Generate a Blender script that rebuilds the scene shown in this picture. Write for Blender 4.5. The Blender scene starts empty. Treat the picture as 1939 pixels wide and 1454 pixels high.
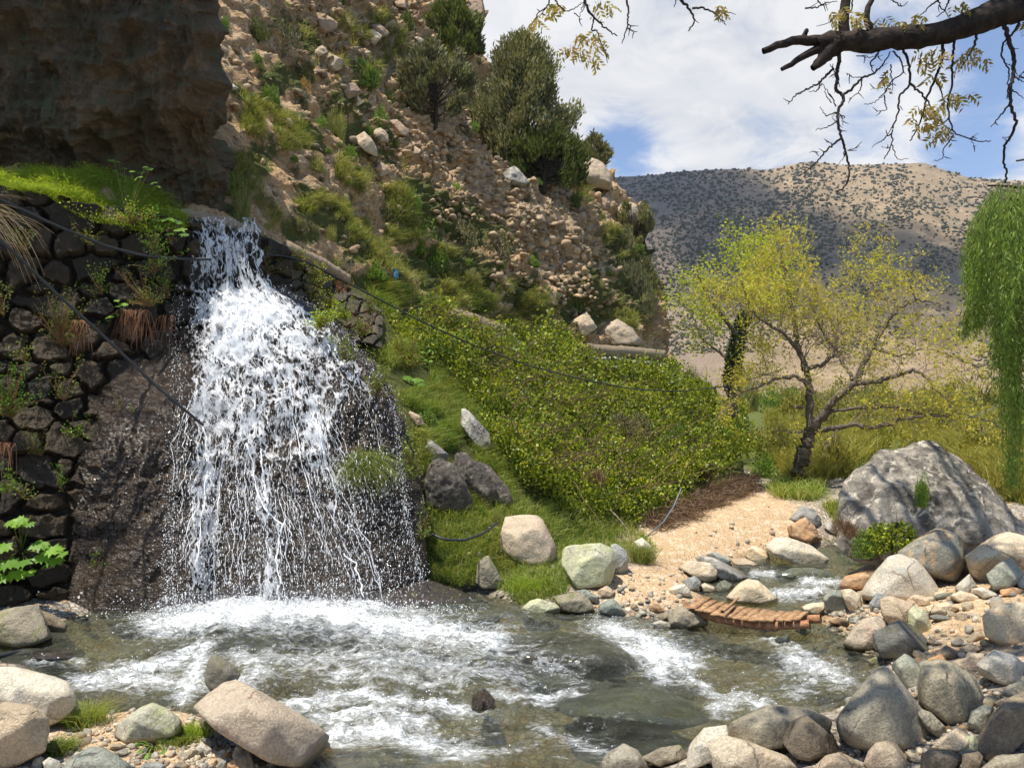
import bpy, bmesh, math, random
import numpy as np
from mathutils import Vector
from mathutils.bvhtree import BVHTree
R = math.radians
RNG = np.random.default_rng(7)
random.seed(7)
SC = bpy.context.scene
COL = SC.collection

# ------------------------------------------------------------------ camera
F, CX, CY = 1457.0, 969.5, 727.0
PITCH = math.atan(73 / 1457)
CAMZ = 2.8
cam_d = bpy.data.cameras.new('camera')
cam_d.sensor_width = 36
cam_d.lens = F / 1939 * 36
cam_d.clip_end = 9000
cam = bpy.data.objects.new('camera', cam_d)
cam.location = (0, 0, CAMZ)
cam.rotation_euler = (R(90) + PITCH, 0, 0)
COL.objects.link(cam)
SC.camera = cam
SC.view_settings.view_transform = 'Standard'
SC.view_settings.look = 'None'
SC.view_settings.gamma = 1
SC.view_settings.exposure = 0.5
SC.cycles.max_bounces = 6
SC.cycles.diffuse_bounces = 3
SC.cycles.glossy_bounces = 2
SC.cycles.transmission_bounces = 4
SC.cycles.transparent_max_bounces = 16
SC.cycles.use_denoising = True
SC.cycles.caustics_reflective = False
SC.cycles.caustics_refractive = False

# ------------------------------------------------------------------ sun and sky
SUN_EL = R(71)
SUN_H = np.array([-0.78, -0.63]); SUN_H = SUN_H / np.linalg.norm(SUN_H)
SUNV = np.array([SUN_H[0] * math.cos(SUN_EL), SUN_H[1] * math.cos(SUN_EL), math.sin(SUN_EL)])
sd = bpy.data.lights.new('sun', 'SUN')
sd.energy = 4.9
sd.angle = R(0.55)
sd.color = (1.0, 0.935, 0.83)
so = bpy.data.objects.new('sun', sd)
so.rotation_euler = Vector(SUNV).to_track_quat('Z', 'Y').to_euler()
so.location = (-20, 5, 40)
COL.objects.link(so)


class NT:
    """small node-tree writer"""
    def __init__(s, tree):
        s.t = tree; s.n = tree.nodes; s.l = tree.links
    def new(s, typ, **kw):
        n = s.n.new(typ)
        for k, v in kw.items():
            if k.startswith('_'):
                continue
            setattr(n, k, v)
        return n
    def put(s, sock, v):
        if v is None:
            return
        if hasattr(v, 'is_linked') or hasattr(v, 'links'):
            s.l.new(v, sock)
        else:
            if hasattr(sock.default_value, '__len__') and not hasattr(v, '__len__'):
                v = (v,) * len(sock.default_value)
            if hasattr(v, '__len__') and len(v) == 3 and len(sock.default_value) == 4:
                v = tuple(v) + (1,)
            sock.default_value = v
    def math(s, op, a, b=None, c=None, clamp=False):
        n = s.new('ShaderNodeMath', operation=op, use_clamp=clamp)
        s.put(n.inputs[0], a); s.put(n.inputs[1], b); s.put(n.inputs[2], c)
        return n.outputs[0]
    def vmath(s, op, a, b=None, out=0):
        n = s.new('ShaderNodeVectorMath', operation=op)
        s.put(n.inputs[0], a)
        if b is not None: s.put(n.inputs[1], b)
        return n.outputs[out]
    def scale(s, vec, v3):
        return s.vmath('MULTIPLY', vec, v3)
    def noise(s, vec, scale, detail=4, rough=0.55, dist=0.0, lac=2.0):
        n = s.new('ShaderNodeTexNoise')
        s.put(n.inputs['Vector'], vec)
        n.inputs['Scale'].default_value = scale; n.inputs['Detail'].default_value = detail
        n.inputs['Roughness'].default_value = rough; n.inputs['Distortion'].default_value = dist
        n.inputs['Lacunarity'].default_value = lac
        return n.outputs[0]
    def voro(s, vec, scale, feature='F1', out='Distance', rnd=1.0):
        n = s.new('ShaderNodeTexVoronoi', feature=feature)
        s.put(n.inputs['Vector'], vec)
        n.inputs['Scale'].default_value = scale; n.inputs['Randomness'].default_value = rnd
        return n.outputs[out]
    def ramp(s, v, a, b, lo=0.0, hi=1.0, smooth=True):
        n = s.new('ShaderNodeMapRange', interpolation_type='SMOOTHSTEP' if smooth else 'LINEAR')
        s.put(n.inputs[0], v); s.put(n.inputs[1], a); s.put(n.inputs[2], b); s.put(n.inputs[3], lo); s.put(n.inputs[4], hi)
        return n.outputs[0]
    def mix(s, f, a, b):
        n = s.new('ShaderNodeMix', data_type='RGBA')
        s.put(n.inputs[0], f); s.put(n.inputs[6], a); s.put(n.inputs[7], b)
        return n.outputs[2]
    def mul(s, f, a, b):
        n = s.new('ShaderNodeMix', data_type='RGBA', blend_type='MULTIPLY')
        s.put(n.inputs[0], f); s.put(n.inputs[6], a); s.put(n.inputs[7], b)
        return n.outputs[2]
    def bump(s, h, strength=0.5, dist=0.05, normal=None):
        n = s.new('ShaderNodeBump')
        n.inputs['Strength'].default_value = strength; n.inputs['Distance'].default_value = dist
        s.put(n.inputs['Height'], h)
        if normal is not None: s.l.new(normal, n.inputs['Normal'])
        return n.outputs[0]


w = bpy.data.worlds.new('World')
SC.world = w
w.use_nodes = True
W = NT(w.node_tree)
W.n.clear()
sky = W.new('ShaderNodeTexSky', sky_type='NISHITA', sun_disc=False, sun_elevation=SUN_EL, altitude=1200,
            sun_rotation=math.atan2(SUNV[0], SUNV[1]), air_density=1.1, dust_density=0.6)
tcw = W.new('ShaderNodeTexCoord')
dirv = W.vmath('NORMALIZE', tcw.outputs['Generated'])
sep = W.new('ShaderNodeSeparateXYZ'); W.l.new(dirv, sep.inputs[0])
zz = W.math('ADD', W.math('MAXIMUM', sep.outputs[2], 0.0), 0.22)
cmb = W.new('ShaderNodeCombineXYZ')
W.l.new(W.math('DIVIDE', sep.outputs[0], zz), cmb.inputs[0]); W.l.new(W.math('DIVIDE', sep.outputs[1], zz), cmb.inputs[1])
c1 = W.noise(cmb.outputs[0], 1.6, 7, 0.55, 0.5)
c2 = W.noise(cmb.outputs[0], 6.5, 7, 0.65, 0.6)


def wdir(px, py):
    x, z = (px - CX) / F, (CY - py) / F
    v = np.array([x, math.cos(PITCH) - z * math.sin(PITCH), math.sin(PITCH) + z * math.cos(PITCH)])
    return v / np.linalg.norm(v)


mask = W.math('ADD', W.math('MULTIPLY', c1, 0.8), W.math('MULTIPLY', c2, 0.55))
for (bx, by, rad, amt) in [(1165, 285, 0.075, 0.36), (1240, 330, 0.08, 0.2), (1870, 130, 0.10, 0.3), (1930, 60, 0.09, 0.3), (1640, 270, 0.07, 0.2), (1810, 310, 0.09, 0.32),
                      (1640, 150, 0.07, 0.16), (1900, 250, 0.09, 0.16), (1450, 330, 0.10, 0.12), (1700, 40, 0.09, 0.18)]:
    dd = W.vmath('DISTANCE', dirv, tuple(wdir(bx, by)), out=1)
    mask = W.math('SUBTRACT', mask, W.ramp(dd, 0.0, rad, amt, 0.0))
# clouds kept to the view ahead; unseen sky made clear to cut ambient light
mask = W.math('SUBTRACT', mask, W.ramp(sep.outputs[1], 0.72, 0.30, 0.0, 0.55))
mask = W.math('SUBTRACT', mask, W.ramp(sep.outputs[2], 0.56, 0.72, 0.0, 0.45))
cl = W.ramp(mask, 0.33, 0.62)
ccol = W.mix(W.ramp(c1, 0.35, 0.72), (5.3, 5.45, 5.8), (7.5, 7.5, 7.5))
ccol = W.mix(W.ramp(c2, 0.42, 0.66, 0, .75), ccol, (6.9, 6.9, 6.95))
skyc = W.mul(1.0, sky.outputs[0], (1.25, 1.27, 1.35))
fin = W.mix(cl, skyc, ccol)
bg = W.new('ShaderNodeBackground'); bg.inputs[1].default_value = 0.1
W.l.new(fin, bg.inputs[0])
wo = W.new('ShaderNodeOutputWorld'); W.l.new(bg.outputs[0], wo.inputs[0])

# ------------------------------------------------------------------ maths helpers
_c, _s = math.cos(PITCH), math.sin(PITCH)


def ray(px, py):
    px = np.asarray(px, float); py = np.asarray(py, float)
    x = (px - CX) / F; z = (CY - py) / F
    return np.stack([x, _c - z * _s, _s + z * _c], -1)


def at(px, py, y):
    """world point on the sight line of a photo pixel at ground distance y"""
    d = ray(px, py)
    t = np.asarray(y, float) / d[..., 1]
    p = d * t[..., None]
    p[..., 2] += CAMZ
    return p


def atz(px, py, z):
    d = ray(px, py)
    t = (z - CAMZ) / d[..., 2]
    p = d * t[..., None]; p[..., 2] += CAMZ
    return p


def pix(p):
    p = np.asarray(p, float)
    x, y, z = p[..., 0], p[..., 1], p[..., 2] - CAMZ
    dep = y * _c + z * _s; up = -y * _s + z * _c
    return CX + F * x / dep, CY - F * up / dep


def _hash(ix, iy, iz, seed):
    n = (ix * 374761393 + iy * 668265263 + iz * 1440662683 + seed * 1274126177) & 0xffffffff
    n = ((n ^ (n >> 13)) * 1274126177) & 0xffffffff
    n = ((n ^ (n >> 15)) * 2246822519) & 0xffffffff
    return ((n ^ (n >> 16)) & 0xffffff) / float(0xffffff) * 2 - 1


def vnoise(p, seed=0):
    p = np.asarray(p, float)
    i = np.floor(p).astype(np.int64); f = p - i
    u = f * f * f * (f * (f * 6 - 15) + 10)
    r = 0
    for dx in (0, 1):
        wx = u[..., 0] if dx else 1 - u[..., 0]
        for dy in (0, 1):
            wy = u[..., 1] if dy else 1 - u[..., 1]
            for dz in (0, 1):
                wz = u[..., 2] if dz else 1 - u[..., 2]
                r = r + wx * wy * wz * _hash(i[..., 0] + dx, i[..., 1] + dy, i[..., 2] + dz, seed)
    return r


def fbm(p, seed=0, octv=4, gain=0.5, lac=2.03, ridge=False):
    p = np.asarray(p, float); a = 1.0; tot = 0; r = 0
    for o in range(octv):
        n = vnoise(p * lac ** o + o * 17.3, seed + o * 31)
        if ridge: n = 1 - 2 * np.abs(n)
        r = r + a * n; tot += a; a *= gain
    return r / tot


def sstep(x, a, b):
    t = np.clip((np.asarray(x, float) - a) / (b - a), 0, 1)
    return t * t * (3 - 2 * t)


class RBF:
    def __init__(s, pts, vals, smooth=0.0, sc=(1, 1)):
        s.sc = np.array(sc, float)
        s.p = np.array(pts, float) * s.sc; v = np.array(vals, float)
        n = len(s.p)
        d = np.linalg.norm(s.p[:, None] - s.p[None], axis=-1)
        A = np.zeros((n + 3, n + 3)); A[:n, :n] = d + np.eye(n) * -smooth
        A[:n, n] = 1; A[:n, n + 1:n + 3] = s.p; A[n, :n] = 1; A[n + 1:n + 3, :n] = s.p.T
        b = np.zeros(n + 3); b[:n] = v
        s.w = np.linalg.solve(A, b)
    def __call__(s, q):
        q = np.asarray(q, float) * s.sc
        sh = q.shape[:-1]; q = q.reshape(-1, 2); out = np.empty(len(q)); n = len(s.p)
        for i in range(0, len(q), 40000):
            c = q[i:i + 40000]
            d = np.linalg.norm(c[:, None] - s.p[None], axis=-1)
            out[i:i + 40000] = d @ s.w[:n] + s.w[n] + c @ s.w[n + 1:]
        return out.reshape(sh)


# ------------------------------------------------------------------ mesh helpers
def mesh_np(name, verts, faces_list, mat=None, smooth=False, uvs=None, attrs=None):
    """faces_list: list of int arrays (n,k)"""
    me = bpy.data.meshes.new(name)
    verts = np.ascontiguousarray(verts, dtype=np.float32)
    me.vertices.add(len(verts)); me.vertices.foreach_set('co', verts.ravel())
    fl = [np.asarray(f, dtype=np.int32) for f in faces_list if len(f)]
    loops = np.concatenate([f.ravel() for f in fl])
    cnt = np.concatenate([np.full(len(f), f.shape[1], dtype=np.int32) for f in fl])
    st = np.concatenate([[0], np.cumsum(cnt)[:-1]]).astype(np.int32)
    me.loops.add(len(loops)); me.loops.foreach_set('vertex_index', loops)
    me.polygons.add(len(cnt)); me.polygons.foreach_set('loop_start', st); me.polygons.foreach_set('loop_total', cnt)
    if smooth: me.polygons.foreach_set('use_smooth', np.ones(len(cnt), dtype=bool))
    if uvs is not None:
        uv = me.uv_layers.new(name='UVMap')
        uv.data.foreach_set('uv', np.ascontiguousarray(np.asarray(uvs, dtype=np.float32)[loops]).ravel())
    if attrs:
        for k, v in attrs.items():
            a = me.attributes.new(k, 'FLOAT', 'POINT'); a.data.foreach_set('value', np.asarray(v, dtype=np.float32).ravel())
    me.update(calc_edges=True)
    if mat: me.materials.append(mat)
    return me


def tag(o, label=None, cat=None, group=None, kind=None):
    if label: o['label'] = label
    if cat: o['category'] = cat
    if group: o['group'] = group
    if kind: o['kind'] = kind
    return o


def link(name, me, parent=None, loc=None):
    o = bpy.data.objects.new(name, me); COL.objects.link(o)
    if loc is not None: o.location = loc
    if parent is not None: o.parent = parent
    return o


def empty(name, loc=(0, 0, 0)):
    o = bpy.data.objects.new(name, None); o.empty_display_size = 0.1
    COL.objects.link(o); o.location = loc
    return o


def copy_tree(o, parent=None):
    c = o.copy(); COL.objects.link(c)
    if parent is not None: c.parent = parent
    for ch in list(o.children): copy_tree(ch, c)
    return c


def grid_faces(nr, nc):
    i = np.arange(nr * nc).reshape(nr, nc)
    return np.stack([i[:-1, :-1], i[:-1, 1:], i[1:, 1:], i[1:, :-1]], -1).reshape(-1, 4)


def bvh_of(verts, faces):
    return BVHTree.FromPolygons([tuple(v) for v in verts.tolist()], [tuple(f) for f in faces.tolist()])


_ico = {}
def ico(sub):
    if sub not in _ico:
        bm = bmesh.new(); bmesh.ops.create_icosphere(bm, subdivisions=sub, radius=1)
        v = np.array([x.co[:] for x in bm.verts]); f = np.array([[q.index for q in p.verts] for p in bm.faces]); bm.free()
        v /= np.linalg.norm(v, axis=1)[:, None]
        _ico[sub] = (v, f)
    return _ico[sub]


def hull_planes(pts):
    bm = bmesh.new()
    for p in pts: bm.verts.new(p)
    bmesh.ops.convex_hull(bm, input=bm.verts)
    bm.faces.ensure_lookup_table()
    vs = set()
    N = []; P = []
    for f in bm.faces:
        f.normal_update(); N.append(f.normal[:]); P.append(f.verts[0].co[:])
        for v in f.verts: vs.add(v.co[:])
    c = np.mean(np.array(list(vs)), 0)
    bm.free()
    N = np.array(N); P = np.array(P)
    h = ((P - c) * N).sum(1)
    s = np.sign(h); N = N * s[:, None]; h = np.abs(h)
    ok = h > 1e-4
    return c, N[ok], h[ok]


def soft_rock(pts, sub=4, p=16, amp=0.05, seed=0, freq=2.2, crack=0.0, grow=1.05, cuts=0):
    c, N, h = hull_planes(pts)
    d, f = ico(sub)
    q = np.maximum(d @ N.T, 0) / h[None]
    r = (q ** p).sum(1) ** (-1 / p)
    size = float(np.median(r))
    rc = np.random.default_rng(seed + 99)
    for _ in range(cuts):   # broken faces
        cn = unit(rc.normal(size=3) * np.array([.9, .55, .8]) + np.array([0, -.75, .1]))
        ext = (d * r[:, None] @ cn).max() * rc.uniform(.74, .93)
        dn = d @ cn
        r = np.where(dn > .02, np.minimum(r, ext / np.maximum(dn, .02)), r)
    v = d * r[:, None] * grow
    n = fbm(v / size * freq * 0.5 + seed * 3.7, seed, 5, 0.55)
    n2 = fbm(v / size * freq * 1.3 + seed * 1.7, seed + 5, 3, 0.5, ridge=True)
    v = v + d * (size * (amp * n + amp * 0.5 * n2 - crack * np.maximum(0, n2 - 0.55)))[:, None]
    return v, f, c, size


def tube(path, radii, k=6, closed_tip=True):
    path = np.asarray(path, float); radii = np.asarray(radii, float) * np.ones(len(path))
    t = np.gradient(path, axis=0); t /= np.linalg.norm(t, axis=1)[:, None] + 1e-9
    ref = np.array([0.3, 0.2, 1.0]) if abs(t[0][2]) < 0.9 else np.array([1.0, 0.2, 0.1])
    a = np.cross(t, ref); a /= np.linalg.norm(a, axis=1)[:, None] + 1e-9
    b = np.cross(t, a)
    th = np.linspace(0, 2 * np.pi, k, endpoint=False)
    v = path[:, None] + radii[:, None, None] * (a[:, None] * np.cos(th)[None, :, None] + b[:, None] * np.sin(th)[None, :, None])
    n = len(path)
    i = np.arange(n * k).reshape(n, k); j = np.roll(i, -1, 1)
    f = np.stack([i[:-1], j[:-1], j[1:], i[1:]], -1).reshape(-1, 4)
    return v.reshape(-1, 3), f


class Acc:
    """collects geometry for ONE mesh"""
    def __init__(s): s.v = []; s.f = {}; s.n = 0; s.a = {}
    def add(s, v, f, **attrs):
        f = np.asarray(f); s.f.setdefault(f.shape[1], []).append(f + s.n)
        s.v.append(v)
        for k, x in attrs.items(): s.a.setdefault(k, []).append(np.full(len(v), x, dtype=float) if np.isscalar(x) else x)
        s.n += len(v)
    def tube(s, path, radii, k=6): s.add(*tube(path, radii, k))
    def build(s, name, mat, smooth=True, parent=None, origin=None, obname=None):
        V = np.concatenate(s.v)
        o3 = np.zeros(3) if origin is None else np.asarray(origin, float)
        me = mesh_np(name, V - o3, [np.concatenate(x) for x in s.f.values()], mat, smooth, attrs={k: np.concatenate(x) for k, x in s.a.items()})
        return link(obname or name, me, parent, loc=None if origin is None else tuple(o3))


def unit(v):
    return v / (np.linalg.norm(v, axis=-1, keepdims=True) + 1e-9)


def rand_unit(n, rng=RNG):
    return unit(rng.normal(size=(n, 3)))


def leaves(pos, axis, side, L, Wd, bend=0.25):
    """diamond leaves, one folded quad each"""
    n = len(pos)
    L = np.asarray(L) * np.ones(n); Wd = np.asarray(Wd) * np.ones(n)
    axis = unit(axis); nor = unit(np.cross(axis, side)); side = np.cross(nor, axis)
    b = pos; m1 = pos + axis * (L * .45)[:, None] + side * (Wd * .5)[:, None] + nor * (bend * Wd * .5)[:, None]
    m2 = pos + axis * (L * .45)[:, None] - side * (Wd * .5)[:, None] + nor * (bend * Wd * .5)[:, None]
    t = pos + axis * L[:, None]
    v = np.stack([b, m1, t, m2], 1).reshape(-1, 3)
    f = np.arange(4 * n).reshape(n, 4)
    return v, f


def blades(pos, direc, L, Wd, droop=0.5, rng=RNG):
    """grass blades: two-segment ribbons"""
    n = len(pos); L = np.asarray(L) * np.ones(n); Wd = np.asarray(Wd) * np.ones(n)
    d = unit(direc); s = unit(np.cross(d, rand_unit(n, rng)))
    h = unit(np.stack([d[:, 0], d[:, 1], 0 * d[:, 0]], -1) + 1e-4)
    p1 = pos + d * (L * .55)[:, None]
    p2 = pos + d * (L * .95)[:, None] + (h * (droop * .45) - np.array([0, 0, droop * .25])) * L[:, None]
    v = np.stack([pos - s * (Wd * .5)[:, None], pos + s * (Wd * .5)[:, None], p1 + s * (Wd * .4)[:, None], p1 - s * (Wd * .4)[:, None], p2], 1).reshape(-1, 3)
    i = np.arange(n)[:, None] * 5
    return v, i + np.array([[0, 1, 2, 3]]), i + np.array([[3, 2, 4]])


def add_blades(acc, *a, **k):
    v, q, t = blades(*a, **k)
    acc.f.setdefault(4, []).append(q + acc.n); acc.f.setdefault(3, []).append(t + acc.n)
    acc.v.append(v); acc.n += len(v)


# ------------------------------------------------------------------ materials
def newmat(name):
    m = bpy.data.materials.new(name); m.use_nodes = True
    T = NT(m.node_tree); T.n.clear()
    out = T.new('ShaderNodeOutputMaterial'); T.out = out
    return m, T


def principled(T, color, rough=0.8, normal=None, spec=0.5, coat=0.0, **kw):
    b = T.new('ShaderNodeBsdfPrincipled')
    T.put(b.inputs['Base Color'], color); T.put(b.inputs['Roughness'], rough)
    b.inputs['Specular IOR Level'].default_value = spec
    b.inputs['Coat Weight'].default_value = coat
    b.inputs['Coat Roughness'].default_value = 0.12
    if normal is not None: T.l.new(normal, b.inputs['Normal'])
    return b.outputs[0]


def rock_mat(name, c1, c2, c3=None, stain=(0.10, 0.085, 0.06), rough=0.85, wet=0.0, moss=None, sc=1.0, island=False, stain_amt=0.5, bump=0.6, wsc=1.0):
    m, T = newmat(name)
    tc = T.new('ShaderNodeTexCoord').outputs['Object']
    oi = T.new('ShaderNodeObjectInfo')
    vec = T.vmath('ADD', tc, T.vmath('MULTIPLY', oi.outputs['Random'], (37.0, 11.0, 5.0)))
    n1 = T.noise(vec, 1.7 * sc, 5, 0.6, 0.4)
    n2 = T.noise(vec, 7 * sc, 8, 0.7)
    n3 = T.noise(vec, 48 * sc, 4, 0.75)
    col = T.mix(T.ramp(n1, 0.38, 0.62), c1, c2)
    if c3 is not None: col = T.mix(T.ramp(T.noise(vec, 3.1 * sc, 4, 0.6, 1.2), 0.52, 0.66), col, c3)
    col = T.mix(T.math('MULTIPLY', T.ramp(n2, 0.50, 0.70), stain_amt), col, stain)
    v = T.voro(vec, 3.0 * sc, 'DISTANCE_TO_EDGE')
    vd = T.vmath('ADD', vec, T.vmath('MULTIPLY', n2, (0.12, 0.12, 0.12)))
    v = T.voro(vd, 1.6 * sc, 'DISTANCE_TO_EDGE')
    crack = T.ramp(v, 0.0, 0.018, 0.55, 0.0)
    crack = T.math('MULTIPLY', crack, T.ramp(n1, 0.5, 0.6))
    col = T.mix(crack, col, stain)
    col = T.mul(0.55, col, T.mix(T.ramp(n3, 0.3, 0.7), (0.45, 0.45, 0.45), (1.4, 1.4, 1.4)))
    if island:
        g = T.new('ShaderNodeNewGeometry').outputs['Random Per Island']
        col = T.mul(0.9, col, T.mix(g, (0.5, 0.52, 0.55), (1.35, 1.3, 1.2)))
    else:
        col = T.mul(1.0, col, T.mix(oi.outputs['Random'], (0.86, 0.87, 0.9), (1.12, 1.1, 1.06)))
    if moss is not None:
        nz = T.new('ShaderNodeSeparateXYZ'); T.l.new(T.new('ShaderNodeNewGeometry').outputs['Normal'], nz.inputs[0])
        mm = T.math('MULTIPLY', T.ramp(T.noise(vec, 3.5 * sc, 6, 0.65), 0.42, 0.58), T.ramp(nz.outputs[2], -0.3, 0.4))
        col = T.mix(mm, col, moss)
    h = T.math('ADD', T.math('MULTIPLY', n2, 1.0), T.math('MULTIPLY', n3, 0.28))
    h = T.math('SUBTRACT', h, T.math('MULTIPLY', crack, 0.5))
    if wet > 0:
        h = T.math('ADD', h, T.math('MULTIPLY', T.noise(vec, 13 * sc * wsc, 5, 0.7, 1.2), 1.6 * wsc))
    # damp, darker band where a stone stands in or beside the water
    pz = T.new('ShaderNodeSeparateXYZ'); gp = T.new('ShaderNodeNewGeometry').outputs['Position']; T.l.new(gp, pz.inputs[0])
    damp = T.ramp(T.math('SUBTRACT', pz.outputs[2], T.math('MULTIPLY', T.noise(gp, 4, 3), .2)), -.02, .07, 1, 0)
    col = T.mix(T.math('MULTIPLY', damp, .75), col, T.mul(1.0, col, (.33, .33, .27)))
    if wet == 0: rough = T.math('SUBTRACT', rough, T.math('MULTIPLY', damp, .55))
    nb = T.bump(h, min(1.0, bump * 1.5), 0.07 * wsc)
    T.l.new(principled(T, col, rough, nb, 0.35 if wet == 0 else 0.7, wet), T.out.inputs[0])
    return m


def leaf_mat(name, a, b, c=None, trans=0.35, rough=0.55, var=0.35, spec=0.3):
    m, T = newmat(name)
    g = T.new('ShaderNodeNewGeometry')
    r = g.outputs['Random Per Island']
    oi = T.new('ShaderNodeObjectInfo')
    big = T.noise(g.outputs['Position'], 0.9, 3, 0.6)
    col = T.mix(T.ramp(r, 0.05, 0.95, smooth=False), a, b)
    if c is not None:
        col = T.mix(T.ramp(T.math('ADD', T.math('MULTIPLY', r, 0.5), T.math('MULTIPLY', big, 0.8)), 0.56, 0.80), col, c)
    col = T.mul(1.0, col, T.mix(oi.outputs['Random'], (1 - var * .5,) * 3, (1 + var * .5, 1 + var * .4, 1.0)))
    p = principled(T, col, rough, None, spec)
    tr = T.new('ShaderNodeBsdfTranslucent'); T.put(tr.inputs[0], T.mul(1.0, col, (1.5, 1.45, 0.7)))
    mx = T.new('ShaderNodeMixShader'); mx.inputs[0].default_value = trans
    T.l.new(p, mx.inputs[1]); T.l.new(tr.outputs[0], mx.inputs[2]); T.l.new(mx.outputs[0], T.out.inputs[0])
    return m


M = {}
M['tan'] = rock_mat('tan_rock', (0.56, 0.45, 0.31), (0.44, 0.35, 0.24), (0.60, 0.44, 0.31), (0.22, 0.16, 0.10))
M['pink'] = rock_mat('pinkish_rock', (0.62, 0.51, 0.37), (0.50, 0.41, 0.30), (0.62, 0.47, 0.34), (0.26, 0.19, 0.13))
M['pale'] = rock_mat('pale_rock', (0.72, 0.66, 0.52), (0.64, 0.56, 0.43), (0.56, 0.54, 0.46), (0.30, 0.25, 0.19), stain_amt=0.35)
M['cream'] = rock_mat('cream_rock', (0.74, 0.64, 0.45), (0.66, 0.54, 0.37), (0.72, 0.54, 0.34), (0.30, 0.23, 0.16), stain_amt=0.35)
M['lime'] = rock_mat('yellow_lichen_rock', (0.60, 0.60, 0.36), (0.56, 0.53, 0.40), (0.48, 0.50, 0.26), (0.24, 0.22, 0.13))
M['greygreen'] = rock_mat('grey_green_rock', (0.34, 0.36, 0.28), (0.42, 0.41, 0.32), (0.29, 0.32, 0.26), (0.10, 0.10, 0.08))
M['greyblue'] = rock_mat('blue_grey_rock', (0.34, 0.36, 0.33), (0.46, 0.45, 0.38), (0.26, 0.28, 0.26), (0.11, 0.11, 0.10))
M['grey'] = rock_mat('grey_rock', (0.46, 0.41, 0.30), (0.36, 0.325, 0.24), (0.52, 0.47, 0.34), (0.13, 0.12, 0.10), stain_amt=0.6)
M['olive'] = rock_mat('olive_grey_rock', (0.40, 0.35, 0.245), (0.32, 0.285, 0.205), (0.46, 0.40, 0.27), (0.11, 0.10, 0.08), stain_amt=0.6)
M['brown'] = rock_mat('brown_rock', (0.28, 0.22, 0.145), (0.20, 0.165, 0.12), (0.33, 0.27, 0.175), (0.08, 0.07, 0.05), stain_amt=0.7)
M['darkgrey'] = rock_mat('dark_grey_rock', (0.16, 0.16, 0.14), (0.22, 0.215, 0.18), (0.22, 0.21, 0.10), (0.06, 0.06, 0.06))
M['orange'] = rock_mat('orange_rock', (0.62, 0.36, 0.17), (0.52, 0.33, 0.19), (0.66, 0.46, 0.27), (0.25, 0.15, 0.09))
M['twotone'] = rock_mat('grey_and_orange_rock', (0.24, 0.24, 0.20), (0.32, 0.31, 0.25), (0.68, 0.44, 0.23), (0.09, 0.09, 0.08), sc=0.8)
M['slate'] = rock_mat('fissured_dark_rock', (0.15, 0.125, 0.10), (0.09, 0.078, 0.065), (0.26, 0.23, 0.18), (0.03, 0.026, 0.02), sc=1.5, stain_amt=.8, bump=1.0)
M['striped'] = rock_mat('weathered_grey_rock', (0.40, 0.36, 0.30), (0.15, 0.135, 0.115), (0.66, 0.60, 0.50), (0.05, 0.045, 0.04), sc=1.3, stain_amt=.8, bump=1.0)
M['mossy'] = rock_mat('mossy_rock', (0.36, 0.31, 0.22), (0.26, 0.23, 0.17), (0.24, 0.24, 0.10), (0.09, 0.08, 0.06))
M['wetgreen'] = rock_mat('wet_green_rock', (0.17, 0.20, 0.15), (0.24, 0.25, 0.17), (0.22, 0.22, 0.08), (0.06, 0.06, 0.05), rough=0.35, wet=0.5)
M['wetbrown'] = rock_mat('wet_brown_rock', (0.085, 0.058, 0.04), (0.12, 0.085, 0.055), (0.14, 0.13, 0.055), (0.03, 0.022, 0.018), rough=0.3, wet=0.8, bump=1.0)
M['wetdark'] = rock_mat('wet_dark_rock', (0.030, 0.021, 0.016), (0.055, 0.038, 0.026), (0.06, 0.048, 0.020), (0.012, 0.009, 0.008), rough=0.45, wet=0.45, bump=1.0, wsc=1.6)
def wet_mat(name, a, b, c):
    m, T = newmat(name)
    pos = T.scale(T.new('ShaderNodeNewGeometry').outputs['Position'], (1, 1, 1.9))
    n1 = T.noise(pos, 1.6, 5, .6, .6); n2 = T.noise(pos, 5.5, 4, .55, .9); n3 = T.noise(pos, 15, 3, .6, .6)
    col = T.mix(T.ramp(n1, .35, .65), a, b); col = T.mix(T.ramp(n2, .55, .72), col, c); col = T.mul(.8, col, T.mix(n3, (.4, .4, .4), (1.6, 1.6, 1.6)))
    h = T.math('ADD', n2, T.math('MULTIPLY', n3, .42))
    T.l.new(principled(T, col, T.ramp(n1, .3, .7, .10, .24), T.bump(h, 1.0, .11), .55), T.out.inputs[0]); return m


M['wetdark'] = wet_mat('wet_dark_rock_face', (0.022, 0.014, 0.009), (0.042, 0.026, 0.014), (0.06, 0.040, 0.018))
M['hillrock'] = rock_mat('hillside_rock', (0.46, 0.32, 0.20), (0.37, 0.27, 0.19), (0.50, 0.38, 0.27), (0.16, 0.11, 0.07), sc=0.8)
M['whitevein'] = rock_mat('streaked_grey_rock', (0.40, 0.38, 0.33), (0.23, 0.21, 0.19), (0.56, 0.53, 0.46), (0.10, 0.09, 0.08), sc=0.8, stain_amt=.7)
M['gravel'] = rock_mat('gravel_stones', (0.52, 0.45, 0.34), (0.36, 0.35, 0.30), (0.48, 0.34, 0.22), (0.2, 0.16, 0.12), island=True, bump=0.3)
M['scree'] = rock_mat('scree_stones', (0.46, 0.33, 0.20), (0.36, 0.25, 0.15), (0.50, 0.39, 0.26), (0.17, 0.12, 0.08), island=True, bump=0.3)
M['wallstone'] = rock_mat('dark_wall_stones', (0.17, 0.125, 0.085), (0.115, 0.095, 0.075), (0.22, 0.165, 0.10), (0.045, 0.036, 0.028), rough=0.5, wet=0.15, island=True)
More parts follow.
